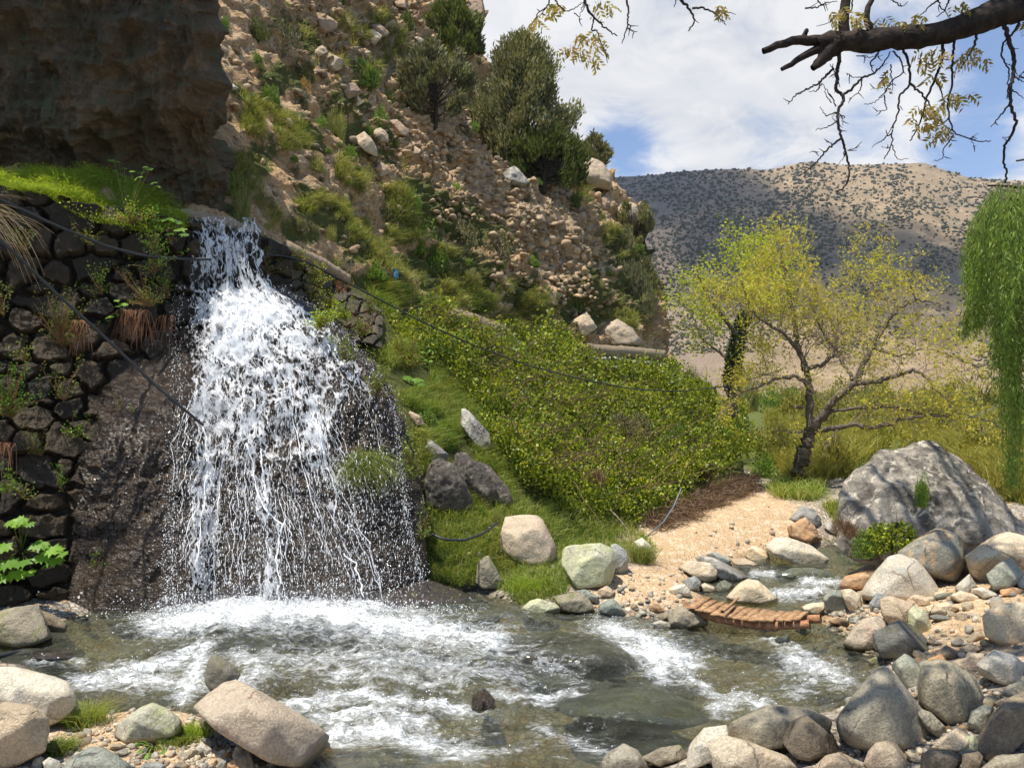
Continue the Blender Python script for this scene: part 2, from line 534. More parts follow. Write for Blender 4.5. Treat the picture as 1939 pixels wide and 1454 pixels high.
M['wallstone_dry'] = rock_mat('dry_wall_stones', (0.22, 0.19, 0.14), (0.16, 0.14, 0.10), (0.26, 0.22, 0.15), (0.06, 0.05, 0.04), island=True)

M['bramble'] = leaf_mat('bramble_leaves', (0.055, 0.10, 0.012), (0.19, 0.27, 0.030), (0.38, 0.42, 0.035), 0.3, 0.42)
M['grass'] = leaf_mat('grass_blades', (0.11, 0.19, 0.025), (0.23, 0.33, 0.055), (0.33, 0.34, 0.10), 0.35)
M['brightgrass'] = leaf_mat('bright_grass_blades', (0.20, 0.31, 0.025), (0.38, 0.47, 0.06), None, 0.4)
M['broom'] = leaf_mat('broom_twigs', (0.14, 0.19, 0.045), (0.25, 0.30, 0.08), (0.36, 0.33, 0.13), 0.3)
M['grey_shrub'] = leaf_mat('grey_green_leaves', (0.10, 0.115, 0.055), (0.19, 0.20, 0.10), (0.23, 0.20, 0.11), 0.25)
M['green_shrub'] = leaf_mat('green_leaves', (0.11, 0.19, 0.03), (0.23, 0.34, 0.06), None, 0.3)
M['juniper'] = leaf_mat('juniper_needles', (0.11, 0.125, 0.055), (0.22, 0.235, 0.11), (0.27, 0.25, 0.13), 0.25, 0.7)
M['juniper_green'] = leaf_mat('juniper_green_needles', (0.07, 0.10, 0.018), (0.16, 0.19, 0.035), None, 0.25, 0.7)
M['walnut'] = leaf_mat('walnut_leaves', (0.34, 0.37, 0.04), (0.50, 0.50, 0.08), (0.46, 0.38, 0.09), 0.45)
M['lime_leaf'] = leaf_mat('lime_green_leaves', (0.28, 0.36, 0.03), (0.46, 0.50, 0.05), None, 0.45)
M['yellow_bush'] = leaf_mat('yellow_green_bush_leaves', (0.16, 0.18, 0.035), (0.29, 0.28, 0.055), (0.34, 0.30, 0.06), 0.35)
M['willow'] = leaf_mat('willow_leaves', (0.09, 0.17, 0.025), (0.30, 0.42, 0.08), None, 0.4)
M['hogweed'] = leaf_mat('broad_green_leaves', (0.10, 0.21, 0.03), (0.20, 0.36, 0.05), None, 0.4, 0.45)
M['fern'] = leaf_mat('weed_leaves', (0.09, 0.16, 0.03), (0.19, 0.26, 0.06), (0.26, 0.26, 0.07), 0.35)
M['straw'] = leaf_mat('dry_straw', (0.40, 0.30, 0.16), (0.52, 0.42, 0.26), None, 0.15)
M['redroot'] = leaf_mat('reddish_dead_stems', (0.20, 0.085, 0.045), (0.30, 0.16, 0.09), None, 0.1)
M['deadbrush'] = leaf_mat('dead_brush', (0.10, 0.055, 0.032), (0.26, 0.17, 0.10), None, 0.1)
M['orange_flower'] = leaf_mat('orange_dry_leaves', (0.50, 0.27, 0.07), (0.55, 0.36, 0.12), None, 0.3)


def bark_mat(name, a, b, sc=1.0):
    m, T = newmat(name)
    tc = T.new('ShaderNodeTexCoord').outputs['Object']
    n = T.noise(tc, 14 * sc, 5, 0.65, 0.5); n2 = T.noise(tc, 2.2 * sc, 3)
    col = T.mix(T.ramp(n, 0.35, 0.65), a, b)
    col = T.mul(0.6, col, T.mix(n2, (0.55, 0.55, 0.55), (1.4, 1.4, 1.35)))
    T.l.new(principled(T, col, 0.9, T.bump(n, 0.9, 0.03), 0.2), T.out.inputs[0])
    return m


M['bark'] = bark_mat('walnut_bark', (0.085, 0.065, 0.05), (0.19, 0.155, 0.125))
M['darkbark'] = bark_mat('dark_bark', (0.028, 0.021, 0.017), (0.065, 0.048, 0.038))
M['twig'] = bark_mat('pale_twigs', (0.17, 0.13, 0.10), (0.33, 0.27, 0.22))
M['wood'] = bark_mat('sawn_weathered_wood', (0.27, 0.145, 0.07), (0.50, 0.32, 0.18))
M['logwood'] = bark_mat('barked_log', (0.26, 0.11, 0.055), (0.48, 0.26, 0.14))
m, T = newmat('black_plastic_hose'); T.l.new(principled(T, (0.022, 0.025, 0.028), 0.42), T.out.inputs[0]); M['hose'] = m
m, T = newmat('grey_plastic_hose'); T.l.new(principled(T, (0.13, 0.16, 0.17), 0.45), T.out.inputs[0]); M['greyhose'] = m
m, T = newmat('blue_plastic'); T.l.new(principled(T, (0.03, 0.22, 0.42), 0.4), T.out.inputs[0]); M['blue'] = m
m, T = newmat('channel_concrete')
tc = T.new('ShaderNodeTexCoord').outputs['Object']; n = T.noise(tc, 5, 6, 0.65)
T.l.new(principled(T, T.mix(n, (0.17, 0.12, 0.075), (0.40, 0.31, 0.20)), 0.9, T.bump(n, 0.5, 0.03)), T.out.inputs[0]); M['concrete'] = m

# =================================================================== SETTING
# ---------- hillside (steep rocky slope, left and centre), real surface 12-60 m away
HC = [(-260, -260, 19), (-260, 0, 15.5), (-260, 310, 13.0), (-260, 350, 11.6), (-260, 1110, 11.6), (0, 1110, 12.9), (0, 700, 12.9), (0, 365, 12.9), (0, 325, 14.6), (0, 250, 15.5),
      (0, -260, 22), (200, 360, 13.6), (200, 1000, 13.8), (200, 320, 15.2), (345, 390, 14.9), (345, 430, 14.6), (345, 700, 14.6), (345, 1110, 14.6), (345, 370, 15.4), (500, 440, 15.4), (500, 480, 15.2), (500, 1110, 15),
      (410, 250, 16.8), (400, 50, 19.6), (400, -150, 23), (500, 350, 17.2), (500, 0, 24), (450, 400, 15.6), (600, 495, 17.6), (640, 512, 18.8), (640, 530, 18.2), (600, 600, 16.2), (715, 620, 17.2), (640, 460, 20),
      (640, 300, 23), (640, 100, 30), (640, -150, 38), (760, 560, 22.3), (780, 450, 26), (800, 200, 36), (800, 0, 44), (800, -200, 52), (900, 605, 27), (940, 618, 29), (900, 450, 32), (900, 300, 39), (920, 100, 47), (900, -200, 58),
      (1000, 560, 32), (1000, 400, 38), (1090, 330, 46), (1100, 652, 35.5), (1100, 560, 37), (1150, 480, 43), (1180, 665, 39), (1180, 620, 40), (1230, 560, 44.5), (1255, 680, 42), (1200, 420, 46),
      (700, 700, 15.2), (800, 700, 17.5), (760, 800, 14.2), (820, 1000, 13.2), (820, 1110, 12.4), (900, 700, 21), (1000, 700, 25), (900, 800, 17), (900, 940, 14.2), (960, 860, 16), (1100, 740, 27), (1100, 850, 20.5), (1200, 740, 33), (1200, 820, 25.5),
      (1000, 1000, 13.8), (1000, 1110, 12.9), (1100, 950, 16.2), (1100, 1050, 14.6), (1100, 1110, 13.4), (1200, 920, 19), (1200, 1000, 16.2), (1220, 1050, 15.4), (1300, 1000, 17.3), (1300, 900, 21.5), (1300, 800, 31), (1330, 760, 35),
      (1400, 960, 19.8), (1400, 1110, 18), (1400, 880, 24), (1450, 930, 23), (1300, 1110, 16), (1500, 1110, 20), (1380, 830, 28)]
HC = np.array(HC, float)
hdepth = RBF(HC[:, :2], np.log(HC[:, 2]), smooth=3)
_sil_y = [-260, -50, -20, 0, 40, 90, 150, 200, 250, 285, 320, 350, 385, 410, 450, 520, 560, 610, 660, 700, 760, 820, 880, 930, 1000, 1110]
_sil_x = [850, 880, 888, 890, 905, 912, 925, 965, 1015, 1075, 1130, 1162, 1180, 1207, 1222, 1236, 1246, 1256, 1266, 1290, 1335, 1372, 1405, 1425, 1440, 1450]


def silx(py): return np.interp(py, _sil_y, _sil_x)


def blobs(px, py, lst):
    r = np.zeros(np.shape(px))
    for (x, y, rx, ry, s, *ang) in lst:
        a = R(ang[0]) if ang else 0
        dx, dy = px - x, py - y
        u = (dx * math.cos(a) + dy * math.sin(a)) / rx; v = (-dx * math.sin(a) + dy * math.cos(a)) / ry
        r = np.maximum(r, s * np.exp(-(u * u + v * v)))
    return r


NR, NC, NE = 620, 560, 14
pyr = np.linspace(-260, 1110, NR)
S = np.linspace(0, 1, NC)
PY = np.repeat(pyr[:, None], NC, 1)
PX = -260 + S[None] * (silx(PY) + 260)
H = at(PX, PY, np.exp(hdepth(np.stack([PX, PY], -1))))
# beyond the skyline the ground turns away from the camera
ext = []
for k in range(1, NE + 1):
    e = H[:, -1] + 0
    t = k / NE
    e[:, 1] += 22 * t ** 1.5
    e[:, 0] = H[:, -1, 0] + (H[:, -1, 0] / H[:, -1, 1]) * (e[:, 1] - H[:, -1, 1]) - 2.5 * t - 4 * t * t
    e[:, 2] -= 3.5 * t * t
    ext.append(e)
H = np.concatenate([H, np.stack(ext, 1)], 1)
NCT = NC + NE
HPX, HPY = pix(H)
gx = np.gradient(H, axis=1); gy = np.gradient(H, axis=0)
HN = unit(np.cross(gx, gy)); HN[(HN * (H - np.array([0, 0, CAMZ]))).sum(-1) > 0] *= -1
for _ in range(12):
    HN[1:-1, 1:-1] = unit(HN[1:-1, 1:-1] + HN[:-2, 1:-1] + HN[2:, 1:-1] + HN[1:-1, :-2] + HN[1:-1, 2:])
# broad fans, ledges and ribs running down the slope
dist = H[..., 1]
above = sstep(silx(HPY) * 0 + HPY, 0, 1)  # placeholder keeps shapes
bank = np.zeros(HPX.shape)
chy = np.interp(HPX, [-260, 0, 345, 490, 640, 720, 900, 1100, 1180, 1265, 1300, 1460], [350, 350, 405, 440, 515, 560, 612, 655, 668, 680, 660, 640])
bank = sstep(HPY - chy, -6, 14)
ribdir = unit(np.array([0.75, 0.30, -0.6]))
q = H - (H @ ribdir)[..., None] * ribdir * 0.62
rough = 0.85 * fbm(q / 3.4, 3, 4) + 0.6 * fbm(q / 1.1, 9, 4, ridge=True) + 0.30 * fbm(H / 0.55, 5, 4, ridge=True)
strata = np.array([0.25, 0.1, 0.96])
lay = fbm(np.stack([H @ strata * 1.9, H[..., 0] * .25, H[..., 1] * .25], -1), 21, 3)
rough += 0.26 * np.sign(lay) * np.abs(lay) ** 0.5
small = 0.05 * fbm(H / 0.16, 15, 3)
amp = np.clip((dist - 12) / 11, 0.25, 1.5)
disp = (rough * amp + small) * (1 - bank * 0.75)
edge = sstep(np.arange(NCT)[None] / NC, 0.0, 1.0) * 0 + 1
disp[:, NC:] *= np.linspace(1, .6, NE)[None]
near_wall = blobs(HPX, HPY, [(100, 700, 330, 500, 1), (400, 800, 200, 350, 1)])
disp *= (1 - np.clip(near_wall * 1.5, 0, .9))
ledge = blobs(HPX, HPY, [(120, 345, 260, 30, 1)])
disp *= (1 - ledge * .8)
H = H + HN * disp[..., None]
hverts = H.reshape(-1, 3); hfaces = grid_faces(NR, NCT)
veg_l = [(560, 80, 60, 40, .7, 40), (520, 165, 80, 40, .7), (640, 210, 60, 45, .7), (430, 190, 60, 16, .9, 35), (500, 225, 90, 14, .9, 30), (450, 330, 45, 90, .9, 60), (560, 275, 60, 26, .8, 40), (680, 280, 70, 35, .9, 30),
         (600, 400, 80, 14, .9, 35), (620, 440, 90, 30, .9, 30), (700, 510, 90, 35, 1., 25), (560, 440, 50, 22, .8, 30), (770, 400, 60, 70, .9, 40), (850, 440, 110, 60, .9, 20), (820, 540, 120, 50, 1, 20), (930, 470, 60, 50, .8),
         (960, 590, 90, 30, .9, 15), (1080, 560, 60, 40, .8), (1110, 600, 110, 30, .7, 15), (1180, 480, 60, 80, .8, 50), (1170, 560, 50, 70, .7), (1070, 340, 25, 45, .8, 40), (1215, 500, 30, 90, .8), (700, 60, 50, 30, .5),
         (830, 100, 70, 80, .6), (780, 160, 50, 60, .6), (500, 60, 50, 30, .5), (740, 600, 120, 40, 1, 25), (450, 410, 50, 12, .8, 30)]
veg = np.clip(blobs(HPX, HPY, veg_l) * 1.15, 0, 1)
veg = np.maximum(veg, bank)
scree = np.clip(blobs(HPX, HPY, [(880, 270, 190, 50, 1, 45), (700, 120, 90, 30, .8, 40), (1020, 420, 110, 60, 1, 55), (960, 380, 120, 50, 1, 45), (1060, 500, 60, 80, 1, 30), (700, 230, 60, 20, .7, 50), (1000, 440, 70, 60, 1), (1100, 520, 60, 90, 1)]) * 1.3, 0, 1)
scree *= (1 - bank)
m, T = newmat('hillside_ground')
at_v = T.new('ShaderNodeAttribute', attribute_name='veg').outputs['Fac']
at_s = T.new('ShaderNodeAttribute', attribute_name='scree').outputs['Fac']
pos = T.new('ShaderNodeNewGeometry').outputs['Position']
n1 = T.noise(pos, .45, 6, 0.6, 0.8); n2 = T.noise(pos, 3.2, 6, 0.65, 0.3); n3 = T.noise(pos, 14, 5, 0.7)
col = T.mix(T.ramp(n1, .36, .62), (0.60, 0.385, 0.20), (0.41, 0.27, 0.145))
col = T.mix(T.ramp(n2, .44, .66), col, (0.70, 0.52, 0.32))
col = T.mix(T.ramp(n3, .50, .68), col, (0.17, 0.115, 0.07))
v1 = T.voro(T.vmath('ADD', pos, T.vmath('MULTIPLY', n3, (.15, .15, .15))), 4.5, 'F1', 'Color')
sepc = T.new('ShaderNodeSeparateColor'); T.l.new(v1, sepc.inputs[0])
stone = T.mix(sepc.outputs[0], (0.26, 0.19, 0.12), (0.60, 0.47, 0.31))
col = T.mix(T.math('MULTIPLY', at_s, 0.7), col, stone)
gm = T.ramp(T.math('ADD', at_v, T.math('MULTIPLY', T.math('SUBTRACT', n2, 0.5), 1.3)), 0.38, 0.62)
green = T.mix(n3, (0.045, 0.06, 0.014), (0.16, 0.165, 0.05))
col = T.mix(gm, col, green)
hh = T.math('ADD', T.math('MULTIPLY', n2, 1.2), T.math('MULTIPLY', n3, 0.6))
T.l.new(principled(T, col, 0.95, T.bump(hh, 0.9, 0.18), 0.15), T.out.inputs[0])
me = mesh_np('hillside', hverts, [hfaces], m, True, attrs={'veg': veg, 'scree': scree})
tag(link('hillside', me), kind='structure')
BV_H = bvh_of(hverts, hfaces)

# ---------- stream outline on the ground plane
ST = [(-420, 1225), (0, 1222), (60, 1215), (130, 1190), (260, 1140), (600, 1090), (830, 1095), (900, 1130), (980, 1160), (1080, 1168), (1200, 1178), (1300, 1186), (1345, 1150), (1330, 1100), (1390, 1085), (1450, 1060), (1560, 1055), (1600, 1040),
      (1680, 1035), (1720, 1060), (1640, 1078), (1600, 1095), (1590, 1130), (1560, 1150), (1545, 1180), (1580, 1205), (1640, 1235), (1655, 1262), (1610, 1320), (1560, 1345), (1500, 1352), (1420, 1362), (1370, 1385), (1330, 1395), (1290, 1412), (1200, 1440), (1130, 1560), (640, 1560), (610, 1420),
      (560, 1400), (470, 1378), (400, 1352), (330, 1338), (250, 1345), (190, 1355), (150, 1330), (120, 1290), (60, 1262), (0, 1258), (-420, 1262)]
STW = atz(np.array([a[0] for a in ST]), np.array([a[1] for a in ST]), 0.0)[:, :2]


def sdist(P, poly):
    P = P.reshape(-1, 2); d = np.full(len(P), 1e9); ins = np.zeros(len(P), bool)
    n = len(poly)
    for i in range(n):
        a, b = poly[i], poly[(i + 1) % n]
        ab = b - a; t = np.clip(((P - a) @ ab) / (ab @ ab), 0, 1)
        d = np.minimum(d, np.linalg.norm(P - a - t[:, None] * ab, axis=1))
        c = (a[1] > P[:, 1]) != (b[1] > P[:, 1])
        xi = a[0] + (P[:, 1] - a[1]) / (b[1] - a[1] + 1e-12) * ab[0]
        ins ^= c & (P[:, 0] < xi)
    return np.where(ins, -d, d)


LC = [(100, 1400, .16), (500, 1425, .15), (-300, 1400, .35), (0, 1300, .16), (700, 1620, .0), (1250, 1454, .10), (1500, 1400, .28), (1800, 1400, .5), (1939, 1454, .6), (2300, 1300, .9), (1700, 1250, .35), (1900, 1200, .65), (1700, 1150, .4),
      (1900, 1050, .7), (1600, 1160, .15), (1680, 1025, .42), (1560, 1030, .38), (1100, 1130, .2), (1000, 1100, .45), (900, 1050, .6), (1250, 1110, .25), (1350, 1040, .42), (1300, 1005, .6), (1450, 970, .75), (1520, 920, 1.0), (1650, 905, 1.1), (1939, 950, 1.0),
      (1300, 1150, .18), (0, 1210, .1), (-200, 1200, .4), (300, 1150, .1), (1420, 1080, .2), (800, 1100, .1)]
pts = []; vals = []
for (a, b, z) in LC:
    p = atz(a, b, z); pts.append(p[:2]); vals.append(z)
for (x, y, z) in [(0, 60, 3.5), (30, 60, 2.6), (10, 40, 1.9), (14, 32, 1.5), (30, 32, 1.8), (60, 110, 5.5), (20, 110, 5.0), (-30, 110, 7), (-12, 32, 3), (-25, 60, 6), (110, 120, 6), (0, 2, .9), (-8, 2, 1), (10, 2, 1.2), (20, 12, 1.6), (35, 18, 2.0), (-14, 9, 1.0)]:
    pts.append((x, y)); vals.append(z)
land = RBF(pts, vals, smooth=.3)


def wl(x, y):
    """water level"""
    X, Y = pix(np.stack([x, y, 0 * x], -1))
    z = 0.035 * np.clip(y - 11.2, 0, 9)
    z = z + 0.20 * blobs(X, Y, [(560, 1215, 460, 55, 1), (900, 1235, 250, 45, 1)]) - 0.05 * sstep(Y, 1330, 1440)
    wig = 14 * vnoise(np.stack([X / 60, Y * 0, X * 0], -1), 3)
    z = z + .15 * (1 - sstep(Y + wig, 1304, 1340)) * sstep(X, 330, 420) * (1 - sstep(X, 950, 1060)) * sstep(Y, 1190, 1230)
    z = z + 0.16 * blobs(X, Y, [(1030, 1225, 160, 28, 1, 12), (1180, 1335, 150, 24, .8, 10), (480, 1285, 90, 16, .5), (700, 1300, 120, 14, .5, 5)])
    return z


def ground_z(x, y, detail=True):
    P = np.stack([x, y], -1); sh = x.shape
    z = land(P)
    sd_ = sdist(P, STW).reshape(sh)
    sd_ = sd_ + 0.10 * fbm(np.stack([x * 1.7, y * 1.7, 0 * x], -1), 4, 3)
    lvl = wl(x, y)
    bank_z = lvl - 0.02 + 0.45 * np.maximum(sd_, 0) ** 0.9
    if detail:
        P3 = np.stack([x, y, 0 * x], -1)
        rg = 0.05 * fbm(P3 / 0.8, 11, 4) + 0.035 * fbm(P3 / .22, 12, 3, ridge=True)
        z = z + rg * np.clip(0.6 + y / 20, 0.6, 2.5)
    k = 0.12
    h = np.clip(0.5 + 0.5 * (z - bank_z) / k, 0, 1)
    zo = z * (1 - h) + bank_z * h - k * h * (1 - h)
    bed = lvl - 0.02 - np.minimum(0.34, 0.9 * np.maximum(-sd_, 0))
    if detail: bed = bed + 0.07 * fbm(np.stack([x, y, 0 * x], -1) / .35, 31, 3, ridge=True) * np.clip(-sd_ * 3, 0, 1)
    return np.where(sd_ > 0, zo, bed), sd_


ga = np.linspace(-1.25, 1.45, 620)
gyv = np.concatenate([np.linspace(2.0, 5.5, 30)[:-1], 5.5 * (135 / 5.5) ** (np.linspace(0, 1, 560))])
GY = np.repeat(gyv[:, None], len(ga), 1); GX = ga[None] * (GY + 3.5)
GZ, GSD = ground_z(GX, GY)
# tuck the ground under the hillside where the hillside stands
gverts = np.stack([GX, GY, GZ], -1).reshape(-1, 3); gfaces = grid_faces(len(gyv), len(ga))
GPX, GPY = pix(gverts)
gveg = blobs(GPX, GPY, [(950, 990, 160, 60, 1), (980, 1085, 110, 45, .9), (1150, 1030, 90, 30, .6), (60, 1200, 120, 30, .5), (1660, 1020, 110, 30, .8), (1530, 930, 60, 22, .9), (1600, 1062, 60, 18, .6), (150, 1345, 40, 30, .5), (290, 1410, 110, 30, .35), (1100, 1170, 100, 12, .8)])
gveg = np.maximum(gveg, sstep(gverts[:, 1], 23, 28) * .85)
sand = blobs(GPX, GPY, [(1400, 985, 130, 60, 1), (1330, 1040, 160, 45, 1), (1250, 1110, 140, 40, .9), (1550, 1200, 140, 45, .3), (1800, 1160, 240, 90, 1), (1560, 1195, 120, 60, .8), (250, 1380, 160, 50, 1), (400, 1430, 150, 40, .7), (1300, 1030, 120, 40, 1)])
wetm = sstep(-GSD.ravel(), -0.28, 0.02)
m, T = newmat('ground_soil')
av = T.new('ShaderNodeAttribute', attribute_name='veg').outputs['Fac']; asn = T.new('ShaderNodeAttribute', attribute_name='sand').outputs['Fac']
aw = T.new('ShaderNodeAttribute', attribute_name='wet').outputs['Fac']; ab = T.new('ShaderNodeAttribute', attribute_name='bed').outputs['Fac']
pos = T.new('ShaderNodeNewGeometry').outputs['Position']
n1 = T.noise(pos, .9, 5, 0.6, .6); n2 = T.noise(pos, 6, 6, 0.65); n3 = T.noise(pos, 40, 4, 0.7)
vd = T.vmath('ADD', pos, T.vmath('MULTIPLY', n2, (.1, .1, .1)))
vc = T.voro(vd, 11, 'F1', 'Color'); ve = T.voro(vd, 11, 'DISTANCE_TO_EDGE')
sc_ = T.new('ShaderNodeSeparateColor'); T.l.new(vc, sc_.inputs[0])
pebble = T.mix(sc_.outputs[0], (0.25, 0.23, 0.19), (0.56, 0.49, 0.38))
pebble = T.mix(T.ramp(sc_.outputs[1], .75, .95), pebble, (0.46, 0.29, 0.16))
pebble = T.mix(T.ramp(ve, 0.0, 0.12, .75, 0), pebble, (0.13, 0.10, 0.075))
soil = T.mix(T.ramp(n1, .35, .65), (0.57, 0.395, 0.225), (0.50, 0.345, 0.195))
soil = T.mix(T.ramp(n2, .45, .68), soil, (0.66, 0.53, 0.37))
soil = T.mul(.5, soil, T.mix(n3, (.6, .6, .6), (1.4, 1.4, 1.4)))
col = T.mix(T.ramp(T.math('ADD', asn, T.math('MULTIPLY', T.math('SUBTRACT', n2, .5), 1.0)), .25, .6), pebble, soil)
green = T.mix(n2, (0.045, 0.07, 0.014), (0.17, 0.19, 0.04))
col = T.mix(T.ramp(T.math('ADD', av, T.math('MULTIPLY', T.math('SUBTRACT', n2, .5), 1.2)), .35, .6), col, green)
bedc = T.mix(T.ramp(n1, .35, .65), (0.32, 0.27, 0.11), (0.25, 0.165, 0.08))
bedc = T.mix(T.ramp(T.noise(pos, 1.7, 4, .6, .5), .5, .64), bedc, (0.34, 0.31, 0.17))
bedc = T.mix(.55, bedc, T.mul(1.0, pebble, (0.66, 0.64, 0.46)))
bedc = T.mix(T.ramp(n2, .52, .7), bedc, (0.08, 0.078, 0.045))
col = T.mix(ab, T.mul(aw, col, (0.55, 0.52, 0.48)), bedc)
hgt = T.math('ADD', T.math('MULTIPLY', T.ramp(ve, 0, .15), .8), T.math('ADD', n2, T.math('MULTIPLY', n3, .3)))
rg = T.math('SUBTRACT', .95, T.math('MULTIPLY', aw, .55))
T.l.new(principled(T, col, rg, T.bump(hgt, 0.7, 0.04), 0.3), T.out.inputs[0])
me = mesh_np('ground', gverts, [gfaces], m, True, attrs={'veg': np.clip(gveg, 0, 1), 'sand': np.clip(sand * 1.2, 0, 1), 'wet': wetm, 'bed': sstep(-GSD.ravel(), -.05, .06)})
tag(link('ground', me), kind='structure')
BV_G = bvh_of(gverts, gfaces)


def hit(bv, px, py):
    d = ray(px, py); d = d / np.linalg.norm(d)
    r = bv.ray_cast((0, 0, CAMZ), tuple(d))
    if r[0] is None: return None, None
    n = np.array(r[1])
    return np.array(r[0]), (-n if n @ d > 0 else n)


def G(px, py):
    """first solid ground seen through a pixel: (point, normal)"""
    a, an = hit(BV_H, px, py); b, bn = hit(BV_G, px, py)
    if a is None: return (b, bn)
    if b is None: return (a, an)
    return (a, an) if a[1] < b[1] else (b, bn)


# ---------- mountain across the valley
rx_ = [-1600, -400, 900, 1120, 1165, 1250, 1350, 1450, 1490, 1530, 1560, 1600, 1700, 1750, 1790, 1830, 1900, 2050, 2400, 3400]
ry_ = [210, 260, 330, 338, 336, 331, 322, 321, 313, 307, 309, 313, 309, 309, 322, 335, 341, 345, 330, 280]
MNC, MNR = 520, 300
mpx = np.linspace(-1600, 3400, MNC)
mt = np.linspace(0, 1, MNR)
MY = 118 + (930 - 118) * mt[:, None] ** 1.25 + 0 * mpx[None]
ridge = np.interp(mpx, rx_, ry_)
mpy = 782 + (ridge - 782)[None] * (mt[:, None] ** 0.8)
MP = at(np.repeat(mpx[None], MNR, 0), mpy, MY)
q = MP.copy()
rid = fbm(q * np.array([1 / 130., 1 / 260., 1 / 200.]), 41, 5, 0.5, ridge=True)
rid2 = fbm(q / 40., 43, 4, 0.55)
fade = np.sin(np.clip(mt, 0, 1) * np.pi)[:, None] ** 0.7
MP[..., 2] += (rid * 34 + rid2 * 11) * fade + 2.2 * rid2 * (mt[:, None] > .5)
MP[..., 1] += rid * 40 * fade
back = MP[-1].copy(); back[:, 1] += 120; back[:, 2] -= 60
back2 = MP[-1].copy(); back2[:, 1] += 600; back2[:, 2] = -20
MP = np.concatenate([MP, back[None], back2[None]], 0)
m, T = newmat('mountain_slope')
pos = T.new('ShaderNodeNewGeometry').outputs['Position']
n1 = T.noise(T.scale(pos, (1, .5, 1)), .012, 6, .62, 1.0); n2 = T.noise(pos, .07, 6, .68); n3 = T.noise(pos, .3, 5, .7)
col = T.mix(T.ramp(n1, .36, .62), (0.34, 0.245, 0.15), (0.24, 0.185, 0.115))
col = T.mix(T.ramp(n2, .5, .66), col, (0.44, 0.33, 0.205))
col = T.mix(T.ramp(n1, .56, .70), col, (0.22, 0.19, 0.125))
spx = T.new('ShaderNodeSeparateXYZ'); T.l.new(pos, spx.inputs[0])
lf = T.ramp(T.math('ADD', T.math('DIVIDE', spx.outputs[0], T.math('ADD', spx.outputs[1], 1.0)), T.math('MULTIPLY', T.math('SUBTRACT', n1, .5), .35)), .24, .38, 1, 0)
col = T.mix(T.math('MULTIPLY', lf, .6), col, T.mix(n2, (0.20, 0.15, 0.125), (0.32, 0.25, 0.20)))  # purplish grey on the left: mostly cloud shadow put into the slope colour
col = T.mul(.6, col, T.mix(n3, (.55, .55, .55), (1.4, 1.4, 1.4)))
T.l.new(principled(T, col, 1.0, T.bump(T.math('ADD', n2, T.math('MULTIPLY', n3, .4)), 0.8, 5.0), 0.1), T.out.inputs[0])
mfaces = grid_faces(MNR + 2, MNC)
me = mesh_np('mountain', MP.reshape(-1, 3), [mfaces], m, True)
tag(link('mountain', me), kind='structure')
BV_M = bvh_of(MP.reshape(-1, 3), mfaces)

# shrubs dotted over the mountain: the ones that show largest are objects, the rest one mass
m, T = newmat('mountain_shrub_leaves')
g = T.new('ShaderNodeNewGeometry').outputs['Random Per Island']; oi = T.new('ShaderNodeObjectInfo').outputs['Random']
T.l.new(principled(T, T.mix(g, (0.035, 0.043, 0.03), (0.11, 0.11, 0.065)), 0.9, None, .1), T.out.inputs[0]); M['mshrub'] = m
rr = np.random.default_rng(5)
iv, if_ = ico(1)
acc = Acc(); indiv = []
spx_ = rr.uniform(1150, 1960, 27000); spy_ = rr.uniform(300, 720, 27000)
dens = 0.45 + 0.55 * sstep(-(spx_ - 1560) + 0.6 * (480 - spy_), -160, 120) - .3 * sstep(spy_, 430, 560) * sstep(spx_, 1450, 1600)
nz = fbm(np.stack([spx_ / 55, spy_ / 45, 0 * spx_], -1), 77, 3)
keep = rr.random(27000) < np.clip(dens + nz * 1.3, 0.1, 1)
for a, b in zip(spx_[keep], spy_[keep]):
    p, n = hit(BV_M, a, b)
    if p is None or p[1] < 150: continue
    s = rr.uniform(.45, 1.2) ** 1.7 * 1.95 * p[1] / 1000
    if p[1] < 520 and len(indiv) < 290 and a > 1420 and b > 400 and rr.random() < .8:
        indiv.append((p, s)); continue
    v = iv * (s * rr.uniform(.75, 1.2, 3)) * np.array([1, 1, .8]) * (1 + .35 * _hash(np.arange(len(iv)), np.arange(len(iv)) * 3, np.arange(len(iv)) * 7 + int(a), 3))[:, None]
    acc.add(v + p + np.array([0, 0, s * .35]), if_)
tag(acc.build('mountain_shrubs', M['mshrub'], True), 'dense scatter of dark juniper scrub covering the far mountain', 'scrub', kind='stuff')
protos = []
for k in range(4):
    v = ico(2)[0].copy(); v *= (1 + .35 * fbm(v * 2.2, 60 + k, 3))[:, None]; v[:, 2] = v[:, 2] * .8 + .3
    protos.append(mesh_np('mountain_shrub', v, [ico(2)[1]], M['mshrub'], True))
for p, s in indiv:
    o = link('mountain_shrub', protos[rr.integers(4)], loc=tuple(p)); o.scale = (s, s, s * rr.uniform(.8, 1.1)); o.rotation_euler = (0, 0, rr.uniform(0, 6))
    tag(o, 'dark dot-like shrub on the bare sandy face of the far mountain', 'shrub', 'scattered shrubs on the bare mountain face')

